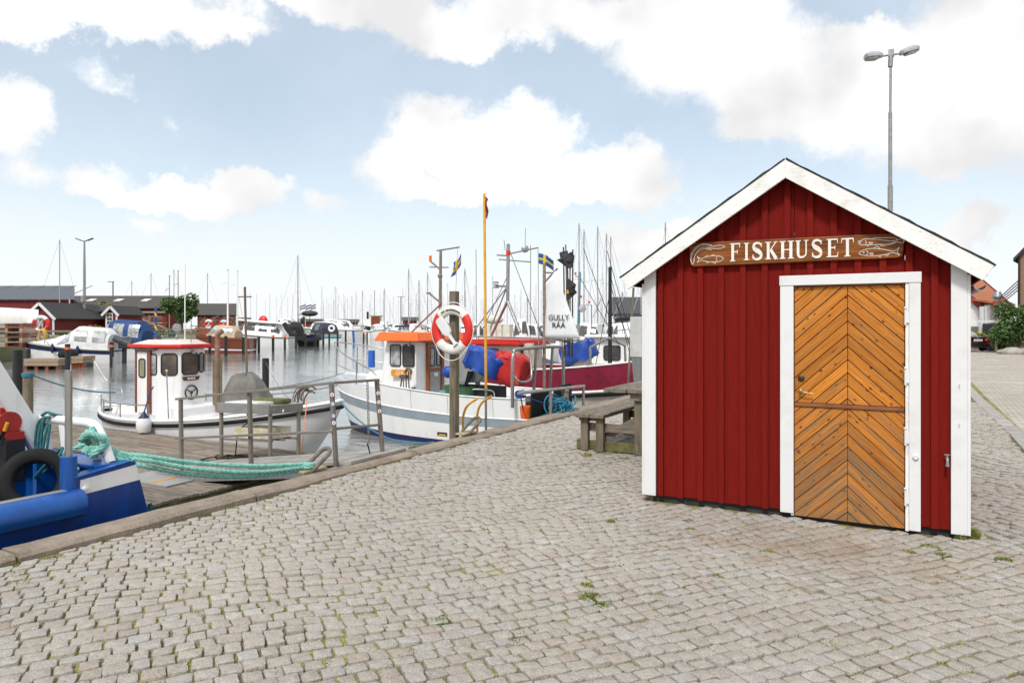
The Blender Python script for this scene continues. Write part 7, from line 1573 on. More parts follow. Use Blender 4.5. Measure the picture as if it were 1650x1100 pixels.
# ------------------------------------------------------------------ motor boats
def motorboat(name, label, pxs, pxb, D, beam, zst, zbow, hullm, style, extra=None, group=None, da=0.0, db=0.0):
    """pxs / pxb: photo columns of stern and bow at distance D"""
    A, B = C(X_(pxs, D), D+da, 0), C(X_(pxb, D), D+db, 0); L_ = (B-A).length
    t = thing(name, label, 'motor boat', tuple((A+B)/2+UP*WATER), group)
    H = Hull((A.x, A.y), (B.x, B.y), beam, lambda q: zst+(zbow-zst)*q**1.5, -1.15, tm=.42, tr=.86, rake=L_*.14, flare=.74, p=.7, bowp=.62)
    mkobj('hull', H.shell(MB(), 20, nu=5), hullm, t, smooth=50); mkobj('deck', H.deck(MB(), .03, 16, .01), M_gel if hullm != M_brown else mat('wood_deck', (.36, .17, .07), .5), t)
    mkobj('rub_rail', H.rail(MB(), .05, .93, .01, 6, 20), M_black if hullm != M_brown else M_brown, t)
    H.t = t; return H
def canopy(H, t, name, t0, t1, h, mm, wmat, wins=3, w=.86, base=.0, front=.55, back=.85):
    rings = []; ts = np.linspace(t0, t1, 9)
    for i, q in enumerate(ts):
        u = i/8; hh = h*min(1, .12+(1-back)+u*6 if u < .3 else 1, .1+(1-u)*(1/ (1-front)) if u > front else 1)
        b = H.half(q)*w; c = H.A+H.ax*(H.L*q); z0 = H.zs(q)+base; ring = []
        for k in range(13):
            a = PI*k/12; ring.append(c+H.n*math.copysign(abs(math.cos(a))**.55, math.cos(a))*b*(1-.12*math.sin(a))+UP*(z0+hh*abs(math.sin(a))**.6))
        rings.append(ring)
    vs = [p for r in rings for p in r]; fs = [(i*13+k, i*13+k+1, (i+1)*13+k+1, (i+1)*13+k) for i in range(8) for k in range(12)]+[tuple(range(13)), tuple(8*13+k for k in range(12, -1, -1))]
    cv = mkobj(name, MB().add(vs, fs), mm, t, smooth=50)
    for sd in (-1, 1):
        for k in range(wins):
            q0, q1 = t0+(t1-t0)*(k+.18+.35*(k == 0)*0)/wins, t0+(t1-t0)*(k+.86)/wins
            def pp(q, v):
                u = (q-t0)/(t1-t0); hh = h*min(1, .12+(1-back)+u*6 if u < .3 else 1, .1+(1-u)*(1/(1-front)) if u > front else 1); a = PI*(.5-.5*sd)+sd*v
                a = v if sd > 0 else PI-v; b = H.half(q)*w
                return H.A+H.ax*(H.L*q)+H.n*(math.copysign(abs(math.cos(a))**.55, math.cos(a))*b*(1-.12*math.sin(a))+.02*sd)+UP*(H.zs(q)+base+hh*abs(math.sin(a))**.6+.01)
            va, vb = .16, .85
            mkobj('canopy_window', MB().grid([[pp(q, v) for v in np.linspace(va, vb, 4)] for q in np.linspace(q0, q1, 4)]), wmat, cv)
    return cv
def outboard(H, t, mm=M_black, s=1., up=0.):
    c = H.A-H.ax*.25*s+UP*(H.zs(0)+.12); ob = mkobj('outboard', MB().loft([[c+H.ax*x*s+H.n*y*s+UP*z*s for x, y in ((-.3, -.18), (.22, -.18), (.22, .18), (-.3, .18))] for z, in ((-.05,), (.25,))]+[[c+H.ax*x*s+H.n*y*s+UP*.52*s for x, y in ((-.22, -.13), (.14, -.13), (.14, .13), (-.22, .13))]]).box(c-UP*.5*s, (.16*s, .16*s, .9*s)).box(c-UP*.9*s-H.ax*.1, (.3*s, .12*s, .2*s)), mm, t, bevel=.03); return ob
def pulpit(H, t, h=.6, t0=.62):
    mb = MB(); 
    for sd in (1, -1):
        mb.tube([H.pt(q, 1, sd, -.05)+UP*h*min(1, (q-t0)*9+.1) for q in np.linspace(t0, .97, 8)], .025, 5)
        for q in np.linspace(t0+.06, .95, 4): mb.tube([H.pt(q, 1, sd, -.05), H.pt(q, 1, sd, -.05)+UP*h], .02, 5)
    mb.tube([H.pt(.97, 1, 1, -.05)+UP*h, H.pt(1, 1, 1, 0)+UP*h, H.pt(.97, 1, -1, -.05)+UP*h], .025, 5); mkobj('bow_pulpit', mb, M_steel, t)
def fenders(H, t, qs, sd, mm):
    for q in qs: p = H.pt(q, .9, sd, .12); mkobj('fender', MB().lathe([(.02, .32), (.09, .2), (.11, -.15), (.03, -.3)], p, 10), mm, t, smooth=50)
M_clear = mat('clear_plastic_window', (.50, .51, .51), .12, col2=(.24, .25, .25), nscale=2.2, nlo=.42, nhi=.58, spec=.8); M_navy = mat('navy_canvas', (.012, .06, .20), .75, col2=(.01, .04, .14), nscale=3); M_whitec = mat('white_canvas', (.70, .70, .69), .7, col2=(.58, .58, .57), nscale=3); M_blackc = mat('black_canvas', (.015, .015, .017), .8); M_greycan = mat('slate_canvas', (.03, .035, .05), .8)
# cruiser with clear canopy
H = motorboat('cabin_cruiser', 'white cabin cruiser with white clear-windowed canopy at the left pontoon', 183, 37, 45, 2.6, .02, .62, M_gel, 0, da=.6)
t = H.t; canopy(H, t, 'cover', .04, .58, 1.35, M_whitec, M_clear, 3, .92, 0, .62, .4); pulpit(H, t, .5); outboard(H, t, mat('slate_outboard', (.04, .045, .055), .3), 1.35); fenders(H, t, (.32, .58), 1, M_boot)
mkobj('dark_stripe', H.shell(MB(), 20, .76, .90, 2, .012, t0=.0, t1=.93, transom=False), M_boot, t); mkobj('cabin_top', MB().loft([[H.A+H.ax*H.L*q+H.n*s_*H.half(q)*w+UP*(H.zs(q)+h_) for s_, w, h_ in ((-1, .8, 0), (-.8, .7, hh), (.8, .7, hh), (1, .8, 0))] for q, hh in ((.50, .75), (.62, .42), (.78, .16), (.9, .02))]), M_gel, t, smooth=40)
mkobj('porthole', MB().box(H.pt(.72, .86, 1, .015), (.5, .04, .1), Euler((0, 0, R(HEAD)))).box(H.pt(.62, .86, 1, .015), (.5, .04, .1), Euler((0, 0, R(HEAD)))), M_black, t)
mkobj('folded_engine_wrap', MB().tube([H.A-H.ax*.1+UP*.75-H.n*-.9, H.A-H.ax*1.1+UP*.35-H.n*-.9], [.2, .28], 12), mat('slate_wrap', (.045, .05, .06), .6), t)
H = motorboat('blue_canopy_boat', 'motor boat under a deep blue canopy behind the white cruiser', 244, 130, 50, 2.5, .1, .55, M_gel, 0); canopy(H, H.t, 'cover', .04, .66, 1.75, M_navy, M_pale_glass, 3, .95, 0, .7, .5); outboard(H, H.t, M_black, 1.2)
# mahogany boat
H = motorboat('mahogany_boat', 'varnished mahogany motor boat with cream canopy moored by black posts', 408, 315, 62, 2.3, .42, .8, M_brown, 0)
t = H.t; mkobj('white_waterline', H.shell(MB(), 20, .33, .40, 1, .012), M_gel, t); canopy(H, t, 'cover', .25, .75, 1.0, mat('beige_canvas', (.55, .42, .28), .8, col2=(.45, .34, .22)), M_clear, 2, .9, 0, .7, .5)
mkobj('brown_cabin', MB().loft([[H.A+H.ax*H.L*q+H.n*s_*H.half(q)*.7+UP*(H.zs(q)+h_) for s_, h_ in ((-1, 0), (-.85, .6), (.85, .6), (1, 0))] for q in (.72, .92)]), M_brown, t)
# white day cruiser with hard roof
H = motorboat('hardtop_cruiser', 'white hardtop cruiser with dark framed windows behind the row of posts', 470, 366, 76, 3.0, .3, .9, M_gel, 0)
t = H.t; canopy(H, t, 'cabin', .1, .85, 1.35, M_gel, M_glass, 4, .9, 0, .75, .85); mkobj('hard_roof', MB().loft([[H.A+H.ax*H.L*q+H.n*s_*H.half(q)*.98+UP*(H.zs(q)+h_) for s_, h_ in ((-1, 1.36), (-.9, 1.5), (.9, 1.5), (1, 1.36))] for q in (.08, .45, .78)]), M_gel, t); mkobj('aft_canvas', MB().bar(H.A+H.ax*.5+UP*1.8+H.n*1.2, H.A-H.ax*.4+UP*.5+H.n*1.2, .06, .5), M_black, t)
H = motorboat('black_canopy_boat', 'grey boat with steep black canopy and outboard behind the posts', 482, 450, 84, 2.6, .1, .5, M_greyhull, 0, da=-2, db=6); canopy(H, H.t, 'cover', .02, .6, 1.75, M_blackc, M_clear, 2, .95, 0, .8, .4); outboard(H, H.t, M_black, 1.4)
H = motorboat('inflatable_boat', 'dark inflatable boat with outboard among the black posts', 508, 478, 80, 2.2, -.2, .1, M_dark, 0); outboard(H, H.t, M_black, 1.3); mkobj('side_tube', H.rail(MB(), .24, .95, 0, 8, 16), M_dark, H.t)
H = motorboat('teal_stripe_boat', 'white motor boat with teal stripe, slate canopy and white ring', 547, 492, 100, 3.0, .3, .6, M_gel, 0, da=-4, db=4); canopy(H, H.t, 'cover', .15, .72, 1.5, M_greycan, M_glass, 2, .95, 0, .75, .5); mkobj('teal_stripe', H.shell(MB(), 16, .62, .82, 1, .015), mat('teal_stripe_paint', (.06, .28, .38), .4), H.t); mkobj('white_ring', MB().tube([H.A+H.ax*.3+UP*1.1+RT*.35*math.cos(a)+UP*.35*math.sin(a) for a in np.linspace(0, 6.28, 17)[:-1]], .14, 6, closed=True), M_gel, H.t)
H = motorboat('grey_launch', 'grey hulled launch with long white cabin at the end of the row', 582, 475, 128, 3.2, .7, 1.0, M_greyhull, 0, da=-3, db=6); canopy(H, H.t, 'cabin', .3, .9, 1.3, M_gel, M_glass, 4, .85, 0, .7, .8)
H = motorboat('flybridge_cruiser', 'sleek white motor cruiser with raked dark windows behind the hardtop cruiser', 480, 432, 112, 3.6, .9, 1.4, M_gel, 0); canopy(H, H.t, 'cabin', .1, .8, 1.6, M_gel, M_glass, 2, .9, 0, .55, .7)
H = motorboat('long_white_cruiser', 'long white motor cruiser with flat roof left of the red huts', 577, 500, 140, 3.8, .7, 1.3, M_gel, 0); canopy(H, H.t, 'cabin', .1, .85, 1.7, M_gel, M_glass, 3, .9, 0, .75, .9)
single('red_cover', MB().ball(C(X_(424, 105), 105, Z_(517, 105)), 1.0, 12, (.75, .6, .8)), M_roofred, 'bright red sail cover behind the hardtop cruiser', 'cover', tuple(C(X_(428, 95), 95, 0)))
# black hulled work boat in mid harbour
H = motorboat('harbour_tug', 'black hulled harbour work boat with brown wheelhouse in the distance', 622, 585, 165, 4.2, .9, 1.6, M_black, 0); t = H.t
q = lambda f, z: H.A+H.ax*H.L*f+UP*z
mkobj('white_line', H.rail(MB(), .12, 1.0, .03, 6, 16), M_gel, t); mkobj('wheelhouse', MB().box(q(.42, 2.2), (2.0, 2.4, 2.6), Euler((0, 0, R(HEAD)))), M_brown, t); mkobj('white_cabin', MB().box(q(.75, 1.9), (1.8, 2.2, 2.0), Euler((0, 0, R(HEAD)))).box(q(.1, 1.7), (1.8, 2.2, 1.4), Euler((0, 0, R(HEAD)))), M_gel, t); mkobj('yellow_roof', MB().box(q(.42, 3.6), (2.4, 2.7, .25), Euler((0, 0, R(HEAD)))), mat('ochre_roof', (.4, .28, .08), .6), t); mkobj('mast', MB().tube([q(.5, 3.6), q(.5, 9.5)], .08, 6), M_galv, t); mkobj('funnel', MB().tube([q(.8, 2.8), q(.8, 4.6)], .25, 8), M_black, t)
# ------------------------------------------------------------------ sailing boats
M_mast = mat('aluminium_mast', (.42, .42, .42), .4, .4, col2=(.3, .3, .3)); M_cov = [mat('sail_cover_%s' % n, c, .8) for n, c in (('navy', (.02, .035, .1)), ('white', (.6, .6, .58)), ('blue', (.03, .1, .3)), ('maroon', (.2, .02, .03)))]
def yacht(label, pos, Lh, mast_h, heading, cover, group=None, hullm=M_gel, stay=.016, mr_=.06, mastm=None, fine=True):
    p = Vector(pos); a = Vector((math.sin(heading), math.cos(heading), 0)); t = thing('sailing_boat', label, 'sailing boat', (p.x, p.y, WATER), group)
    A, B = p-a*Lh*.5, p+a*Lh*.5; H = Hull((A.x, A.y), (B.x, B.y), Lh*.31, lambda q: .12+.35*q*q+.05*Lh/8, -1.1, tm=.42, tr=.62, rake=Lh*.12, flare=.7)
    mkobj('hull', H.shell(MB(), 12, nu=3), hullm, t, smooth=50)
    cab = MB(); H.deck(cab, .02, 10); cab.loft([[H.A+H.ax*H.L*q+H.n*s_*H.half(q)*.62+UP*(H.zs(q)+h_) for s_, h_ in ((-1, 0), (-.85, h2), (.85, h2), (1, 0))] for q, h2 in ((.30, .42), (.58, .40), (.74, .06))]); mkobj('cabin', cab, M_gel, t)
    mb_ = H.A+H.ax*H.L*.56; dk_ = .4; mt = mb_+UP*mast_h
    m = MB().tube([mb_+UP*.3, mt], [mr_, mr_*.75], 6); 
    m.tube([mb_+UP*1.35, mb_+UP*1.3-a*Lh*.38], .05, 5)
    if fine:
        for s_ in (1, -1): m.tube([mb_+UP*mast_h*.55, mb_+UP*mast_h*.55+H.n*s_*.55], .02, 4)
    mkobj('mast', m, mastm or M_mast, t)
    r_ = MB().tube([mt, H.pt(1, 1, 1, 0)], stay, 3).tube([mt, H.pt(0, 1, 1, 0)], stay, 3)
    if fine:
        for s_ in (1, -1): r_.tube([mt, mb_+UP*mast_h*.55+H.n*s_*.55, H.pt(.5, 1, s_, 0)], stay*.9, 3)
    mkobj('rigging', r_, M_galv, t)
    mkobj('boom_cover', MB().tube([mb_+UP*1.45, mb_+UP*1.42-a*Lh*.37], [.16, .10], 6), M_cov[cover], t)
    return t
rr = random.Random(77)
proto = {}
def far_yacht(pos, mast_h, k, cover, label, group):
    key = (k, cover)
    if key not in proto:
        o = yacht(label, (0, 0, 0), 8.5, 11.0, (0.5, 2.1, 1.1)[k], cover, group, fine=False, stay=.010, mr_=.05); proto[key] = o
        o.location = (pos[0], pos[1], WATER); s_ = mast_h/11; o.scale = (1, 1, 1); o['placed'] = 1; del o['placed']; ob = o
    else:
        ob = copy_tree(proto[key]); relabel(ob, label, group); ob.location = (pos[0], pos[1], WATER)
    s_ = mast_h/11; ob.scale = (s_, s_, s_); return ob
# named foreground-of-marina masts seen large in the photograph: (column, mast top row, distance, label)
BIG = [(480, 411, 88, 1.9, 1, 'white sailing boat with tall mast and long forestay behind the motor cruisers'),
 (658.5, 433, 92, .5, 0, 'sailing boat whose tall mast stands just left of the orange roofed boat mast'), (675, 451, 100, .6, 2, 'sailing boat with a slim mast between two taller ones left of the lifebuoy'), (689, 439, 96, .5, 1, 'sailing boat with tall mast close left of the wooden lifebuoy post'),
 (749, 433, 82, .4, 0, 'sailing boat with tall mast and slanting stay just left of the yellow pole'), (619.5, 465, 130, .6, 0, 'sailing boat with the tallest mast above the black hulled work boat'), (584, 468, 140, .5, 1, 'sailing boat with a tall mast right of the red hut row'),
 (933, 360, 52, .7, 1, 'sailing boat with very tall mast right of the black flags'), (941, 370, 56, .7, 0, 'sailing boat whose mast stands second right of the black flags'), (963, 365, 54, .8, 2, 'sailing boat with tall mast halfway between the black flags and hut'), (977, 376, 58, .8, 0, 'sailing boat with mast beside the slim black spar'), (984, 381, 60, .9, 1, 'sailing boat with mast top just right of the slim black spar'), (1072, 358, 55, .9, 0, 'sailing boat whose mast top shows over the hut roof slope'),
 (897, 470, 66, .6, 3, 'sailing boat behind the white sail and black flags'), (850, 480, 80, .5, 0, 'sailing boat right of the tripod mast legs'), (1033, 424, 60, .9, 1, 'sailing boat mast close to the hut eave'), (1003, 470, 75, .7, 0, 'sailing boat in front of the dark roofed building left of the hut')]
for i, (px, py, D, hd, cv, lab) in enumerate(BIG):
    mh = Z_(py, D)-WATER; p = C(X_(px, D), D, 0); Lh = min(11, max(7.5, mh*.72)); a = Vector((math.sin(hd-R(HEAD)), math.cos(hd-R(HEAD)), 0)); c = p-a*Lh*.06
    yacht(lab, (c.x, c.y, 0), Lh, mh+WATER, hd-R(HEAD), cv, None, hullm=M_gel if i % 4 else M_boot, stay=.014 if D > 70 else .011, mr_=.075 if D > 70 else .06)
SHORE = [(90, 386, 86, 'sailing boat mast with slanting forestay above the boat hall roof'), (239, 440, 128, 'distant sailing boat with white mast behind the long shed roof'), (276, 434, 128, 'distant sailing boat with thin pale mast above the long shed'), (330, 440, 125, 'distant sailing boat with mast right of the leafy tree'), (208, 453, 130, 'distant sailing boat with a short mast above the long shed middle')]
for px, py, D, lab in SHORE:
    mh = Z_(py, D)-WATER; p = C(X_(px, D), D+20, 0); mh = (523-py)/1150*(D+20)+1.6-WATER; p = C(X_(px, D+20), D+20, 0); yacht(lab, (p.x, p.y, .9), 9, mh+WATER, 1.0, 1, None, mr_=.09, fine=False)
for px, py, D, lab in ((367, 434, 63, 'white flagpole standing behind the mahogany boat'), (382.5, 436, 66, 'second white flagpole right of the mahogany boat bow'), (287, 436, 110, 'yellow brown wooden mast with a short yard above the leafy tree'), (273, 444, 112, 'short brown wooden mast left of the leafy tree top')):
    x = X_(px, D); mm = M_gel if D < 80 else M_palewood; single('bare_pole', MB().tube([C(x, D, .0), C(x, D, Z_(py, D))], [.09, .06], 8).ball(C(x, D, Z_(py, D)), .1, 8).tube([C(x, D, Z_(py+20, D)), C(x-.7, D, Z_(py+24, D))], .04, 5), mm, lab, 'pole', tuple(C(x, D, 0)))
lab_ = 'distant sailing boat with bare mast in the crowded far marina'; grp_ = 'sailing boats in the far marina'
n_ = 0
for row, (D, step, jit) in enumerate(((118, 40, 12), (150, 30, 10), (185, 22, 8), (230, 17, 7), (285, 13, 6), (350, 10, 5))):
    px = 500+row*6 if D > 140 else 630
    while px < 1040:
        if not (575 < px < 640 and D < 170):
            mh = rr.uniform(6.5, 10.5) if D < 200 else rr.uniform(7.5, 14); p = C(X_(px, D), D+rr.uniform(-6, 6), 0)
            far_yacht((p.x, p.y), mh, rr.choice((0, 1, 2)), rr.choice((0, 0, 1, 1, 2)), lab_, grp_); n_ += 1
        px += step+rr.uniform(-jit, jit)
px = 395
while px < 560: 
    D = rr.uniform(260, 330); p = C(X_(px, D), D, 0); far_yacht((p.x, p.y), rr.uniform(10, 15), rr.choice((0, 1, 2)), rr.choice((0, 1)), lab_, grp_); px += rr.uniform(6, 13)
# motor boats with white hulls filling the right hand basin
lab_m = 'white motor boat moored in the basin behind the nearest fishing boats'; pm_ = None
k = 0
for (px, D) in ((770, 48), (800, 62), (842, 52), (872, 70), (905, 58), (940, 46), (968, 60), (1000, 52), (1030, 64), (735, 75), (700, 88), (668, 98), (640, 112), (610, 125), (760, 95), (850, 90), (920, 84), (990, 88), (1020, 40)):
    p = C(X_(px, D), D, 0); dd_ = rr.uniform(0, 6.28)
    if pm_ is None:
        H = motorboat('motor_boat', lab_m, px-40, px+40, D, 2.6, .35, .8, M_gel, 0, group='white motor boats in the right hand basin'); canopy(H, H.t, 'cabin', .1, .72, 1.25, M_whitec, M_glass, 3, .9, 0, .7, .8); pulpit(H, H.t, .55); pm_ = H.t
    else:
        o = copy_tree(pm_); o.location = (p.x, p.y, WATER); o.rotation_euler.z = dd_
if pm_: pass
# orange life raft canister etc on the near-middle: white box row and dome
c = C(X_(795, 34), 34, Z_(515, 34)); single('inflatable_on_roof', MB().ball(c, .36, 14, (1.5, .8, .6)), M_cream, 'white and red life raft capsule seen right of the yellow pole', 'life raft', tuple(c), smooth=60)
for i, px in enumerate((787, 796, 805, 818)):
    c = C(X_(px, 30), 30, Z_(536, 30)); single('deck_locker', MB().box(c, (.32, .3, .62)).box(c+UP*.33, (.34, .32, .05)), M_cream, 'white upright plastic drum in a row behind the red roofed cabin', 'drum', tuple(c), 'white drums behind the red cabin', bevel=.05)
# trawler deck carrying the drums
H = motorboat('white_trawler', 'broad white fishing boat with drums on deck behind the red roofed cabin', 750, 870, 30.5, 3.2, .55, 1.1, M_gel, 0); canopy(H, H.t, 'cabin', .62, .85, .95, M_gel, M_glass, 2, .8, 0, .8, .9)
for i, (px, pyt, D, cm) in enumerate(((1077, 440, 45, 0),)): pass
mm_ = thing('blue_wrapped_mast', 'mast with blue line, red lamps and a radar disc right of the black flags', 'mast', tuple(C(X_(933, 34), 34, WATER)))
D = 34; x = X_(934, D); mb = MB().tube([C(X_(931, D), D, 0), C(x, D, Z_(438, D))], .07, 8).tube([C(X_(931, D), D, Z_(492, D)), C(X_(953, D), D, Z_(491, D)), C(X_(953.5, D), D, Z_(545, D))], .03, 6).tube([C(X_(927, D), D, Z_(445, D)), C(x, D, Z_(446, D))], .025, 6); mkobj('pole', mb, M_galv, mm_)
mkobj('blue_line', MB().tube([C(X_(935, D), D-.1, Z_(440, D)), C(X_(934, D), D-.1, Z_(470, D)), C(X_(932, D), D-.1, Z_(520, D))], .03, 5), M_cyan, mm_)
for px, py in ((936, 478), (927, 441), (949, 487)): mkobj('red_lamp', MB().tube([C(X_(px, D), D-.1, Z_(py+2, D)), C(X_(px, D), D-.1, Z_(py-2, D))], .05, 8), M_roofred, mm_)
mkobj('radar_disc', MB().lathe([(0, -.06), (.18, -.04), (.18, .04), (0, .06)], C(X_(938, D), D-.15, Z_(497, D)), 14, tuple(-FW+UP*.2)), M_galv, mm_)
mkobj('hull', CB_(MB(), X_(905, D), X_(965, D), D-.4, D+2, WATER-.3, .25), M_gel, mm_)
# dark roofed building left of the hut and black pipe
D = 70; t, g = gable('dark_roof_building', 'building with dark sloping roof seen just left of the hut', 990, 1060, D, 14, 530, 505, 476, mat('blue_grey_wall', (.05, .07, .10), .7), mat('charcoal_roof', (.06, .06, .065), .8), 'building')
t_ = C(X_(1025, 26), 26, Z_(512, 26)); single('black_pipe', MB().tube(smoothpath([C(X_(990, 24), 24, Z_(515, 24)), C(X_(1000, 24), 24, Z_(512, 24)), C(X_(1042, 24), 24, Z_(511, 24))], 4), .10, 10).tube([C(X_(1042, 24), 24, Z_(511, 24)), C(X_(1042, 24), 24, 0)], .06, 8), M_black, 'thick black pipe running level left of the hut eave', 'pipe', tuple(C(X_(1042, 24), 24, 0)), smooth=50)
# ================================================================== right hand side: house, car, planting
def brickmat(name, c1, c2, mo, sc): 
    m, N, L, b = nodes_mat(name); tx = nn(N, L, 'ShaderNodeTexCoord'); mp = nn(N, L, 'ShaderNodeMapping', {0: tx.outputs['Object'], 'Rotation': (R(90), 0, 0)})
    br = nn(N, L, 'ShaderNodeTexBrick', {0: mp.outputs[0], 'Color1': c1+(1,), 'Color2': c2+(1,), 'Mortar': mo+(1,), 'Scale': sc}); L.new(br.outputs[0], b.inputs[0]); b.inputs['Roughness'].default_value = .85; return m
m, N, L, b = nodes_mat('orange_roof_tiles'); tx = nn(N, L, 'ShaderNodeTexCoord'); br = nn(N, L, 'ShaderNodeTexWave', {0: tx.outputs['Object'], 'Scale': 1.6, 'Distortion': .6}, bands_direction='Z'); n1 = nn(N, L, 'ShaderNodeTexNoise', {0: tx.outputs['Object'], 'Scale': 3.0, 'Detail': 6})
x1 = nn(N, L, 'ShaderNodeMixRGB', {0: br.outputs['Fac'], 1: (.40, .12, .05, 1), 2: (.60, .22, .10, 1)}); x2 = nn(N, L, 'ShaderNodeMixRGB', {0: n1.outputs['Fac'], 1: x1.outputs[0], 2: (.50, .18, .085, 1)}); L.new(x2.outputs[0], b.inputs[0]); b.inputs['Roughness'].default_value = .8; M_tile = m
E0 = C(X_(1577, 48), 48, 0); dv = RT*.70+FW*.714; nv_ = RT*-.714+FW*.70         # along the ridge, across the gable to the left
zE = Z_(492, 48); w_ = 7.2; zr_ = zE+3.6*1.05
hs_ = thing('white_house', 'white house with orange tiled roof beyond the road right of the hut', 'house', tuple(E0+nv_*3.6))
pr = [(0, 0), (w_, 0), (w_, zE), (w_/2, zr_), (0, zE)]
mkobj('wall', MB().loft([[E0+nv_*x+UP*z for x, z in pr], [E0+dv*11+nv_*x+UP*z for x, z in pr]]), mat('white_render', (.78, .77, .74), .8, col2=(.68, .67, .64)), hs_)
rm = MB(); vg = MB()
for sd in (0, 1):
    a = E0+nv_*(w_ if sd else 0)+UP*zE; o_ = (nv_ if sd else -nv_)*.3-UP*.3; m0 = E0+nv_*w_/2+UP*(zr_+.02)
    P = [a+o_-dv*.2, a+o_+dv*11.3, m0+dv*11.3, m0-dv*.2]; rm.add(P+[p+UP*.16 for p in P], [(0, 1, 2, 3), (7, 6, 5, 4), (0, 4, 5, 1), (1, 5, 6, 2), (2, 6, 7, 3), (3, 7, 4, 0)])
    for k in (0, 1): vg.bar(P[0+k]+UP*.05, P[3-k]+UP*.05, .12, .35)
mkobj('roof', rm, M_tile, hs_); mkobj('verge_board', vg, mat('red_verge', (.26, .03, .02), .6), hs_)
q = E0-dv*.06; mkobj('window', MB().lohi((0, 0, 0), (.001, .001, .001)) if False else MB().prism([(0, 0), (1.0, 0), (1.0, 2.2), (0, 2.2)], q+nv_*1.2+UP*.1, nv_, UP, -dv, .03), M_white, hs_); mkobj('pane', MB().prism([(0, 0), (.3, 0), (.3, .5), (0, .5)], q+nv_*1.4+UP*1.5-dv*.035, nv_, UP, -dv, .02).prism([(0, 0), (.3, 0), (.3, .5), (0, .5)], q+nv_*1.4+UP*.85-dv*.035, nv_, UP, -dv, .02), M_glass, hs_)
wg = thing('house_wing', 'low white house wing with porch under a red tiled roof', 'house', tuple(C(X_(1600, 47), 47, 0)))
D = 47; x0, x1 = X_(1578, D), X_(1616, D); mkobj('wall', CB_(CB_(MB(), x0, X_(1595, D), D+2.0, D+6, 0, Z_(491, D)), X_(1595, D), x1, D, D+6, 0, Z_(491, D)), M_white, wg)
a0, a1 = Z_(489, D), Z_(497, D); mkobj('roof', MB().loft([[C(X_(1583, D), D-.3, Z_(484, D)), C(X_(1583, D), D+6, Z_(470, D)), C(X_(1583, D), D+6, Z_(473, D)), C(X_(1583, D), D-.3, Z_(486, D))], [C(X_(1618, D), D-.3, Z_(494, D)), C(X_(1618, D), D+6, Z_(478, D)), C(X_(1618, D), D+6, Z_(481, D)), C(X_(1618, D), D-.3, Z_(497, D))]]), M_tile, wg)
mkobj('porch_post', CB_(CB_(MB(), x0, x0+.15, D-.2, D, 0, Z_(494, D)), X_(1584, D), X_(1584, D)+.12, D-.2, D, 0, Z_(494, D)), M_white, wg); mkobj('porch_window', CB_(MB(), X_(1586, D), X_(1594, D), D+1.9, D+1.99, Z_(514, D), Z_(507, D)), M_black, wg)
c = C(X_(1607, 46), 46, Z_(483, 46)); sg_ = 46/1150; mkobj('roof_vent', MB().lathe([(4.5*sg_, -4*sg_), (4.5*sg_, 0), (7.5*sg_, 5*sg_), (5*sg_, 13*sg_), (0, 13.2*sg_)], c, 12), M_galv, wg, smooth=25)
mkobj('vent_base', MB().box(c-UP*.25, (.45, .45, .35)), mat('red_verge2', (.3, .04, .02), .6), wg)
pf = thing('white_picket_fence', 'white picket fence in front of the low house wing', 'fence', tuple(C(X_(1595, 45), 45, 0))); mb = MB()
for px in np.arange(1578, 1606, 2.4): CB_(mb, X_(px, 45), X_(px+1.2, 45), 45, 45.05, 0, Z_(523, 45))
mkobj('picket', mb, M_white, pf); mkobj('rail', CB_(CB_(MB(), X_(1577, 45), X_(1606, 45), 45.06, 45.1, .4, .5), X_(1577, 45), X_(1612, 45), 45.06, 45.12, Z_(519, 45), Z_(516, 45)), M_white, pf)
gf = thing('grey_board_fence', 'grey board fence behind the parked car', 'fence', tuple(C(X_(1570, 47), 47, 0))); mb = MB()
for px in np.arange(1545, 1576, 3.2): CB_(mb, X_(px, 46.6), X_(px+3.0, 46.6), 46.6, 46.65, 0, Z_(526, 46.6))
mkobj('boards', mb, M_wood, gf)
cab_ = single('black_bin', CB_(MB(), X_(1596, 44), X_(1612, 44), 44, 44.8, .0, Z_(521, 44)), M_black, 'black box beside the white picket fence', 'bin', tuple(C(X_(1604, 44), 44, 0)), bevel=.05)
# brick house at the right edge: its front runs off to the right, its side away from us
D = 45; t0 = C(X_(1643, D), D, 0); bd1 = RT*.66+FW*.75; bn1 = RT*.75-FW*.66; bh = thing('brick_house', 'brown brick house with black drainpipe at the right edge', 'house', tuple(t0+bd1*4+bn1*3))
bm = brickmat('brown_bricks', (.26, .14, .08), (.20, .10, .06), (.3, .26, .2), 5.0); ze = Z_(412, D); zr_ = ze+7.0
pr = [(0, 0), (12, 0), (12, ze), (6, zr_), (0, ze)]
mkobj('wall', MB().loft([[t0+bn1*x+UP*z for x, z in pr], [t0+bd1*16+bn1*x+UP*z for x, z in pr]]), bm, bh)
rm = MB()
for x_, sg in ((0, -1), (12, 1)):
    P = [t0+bn1*(x_+sg*.3)+UP*(ze-.36)-bd1*.35, t0+bn1*(x_+sg*.3)+UP*(ze-.36)+bd1*16.3, t0+bn1*6+UP*(zr_+.02)+bd1*16.3, t0+bn1*6+UP*(zr_+.02)-bd1*.35]; rm.add(P+[p+UP*.2 for p in P], [(0, 1, 2, 3), (7, 6, 5, 4), (0, 4, 5, 1), (1, 5, 6, 2), (2, 6, 7, 3), (3, 7, 4, 0)])
mkobj('roof', rm, M_felt, bh); mkobj('drainpipe', MB().tube([t0-bn1*.02-bd1*.10, t0-bn1*.02-bd1*.10+UP*(ze-.1)], .06, 8), M_black, bh)
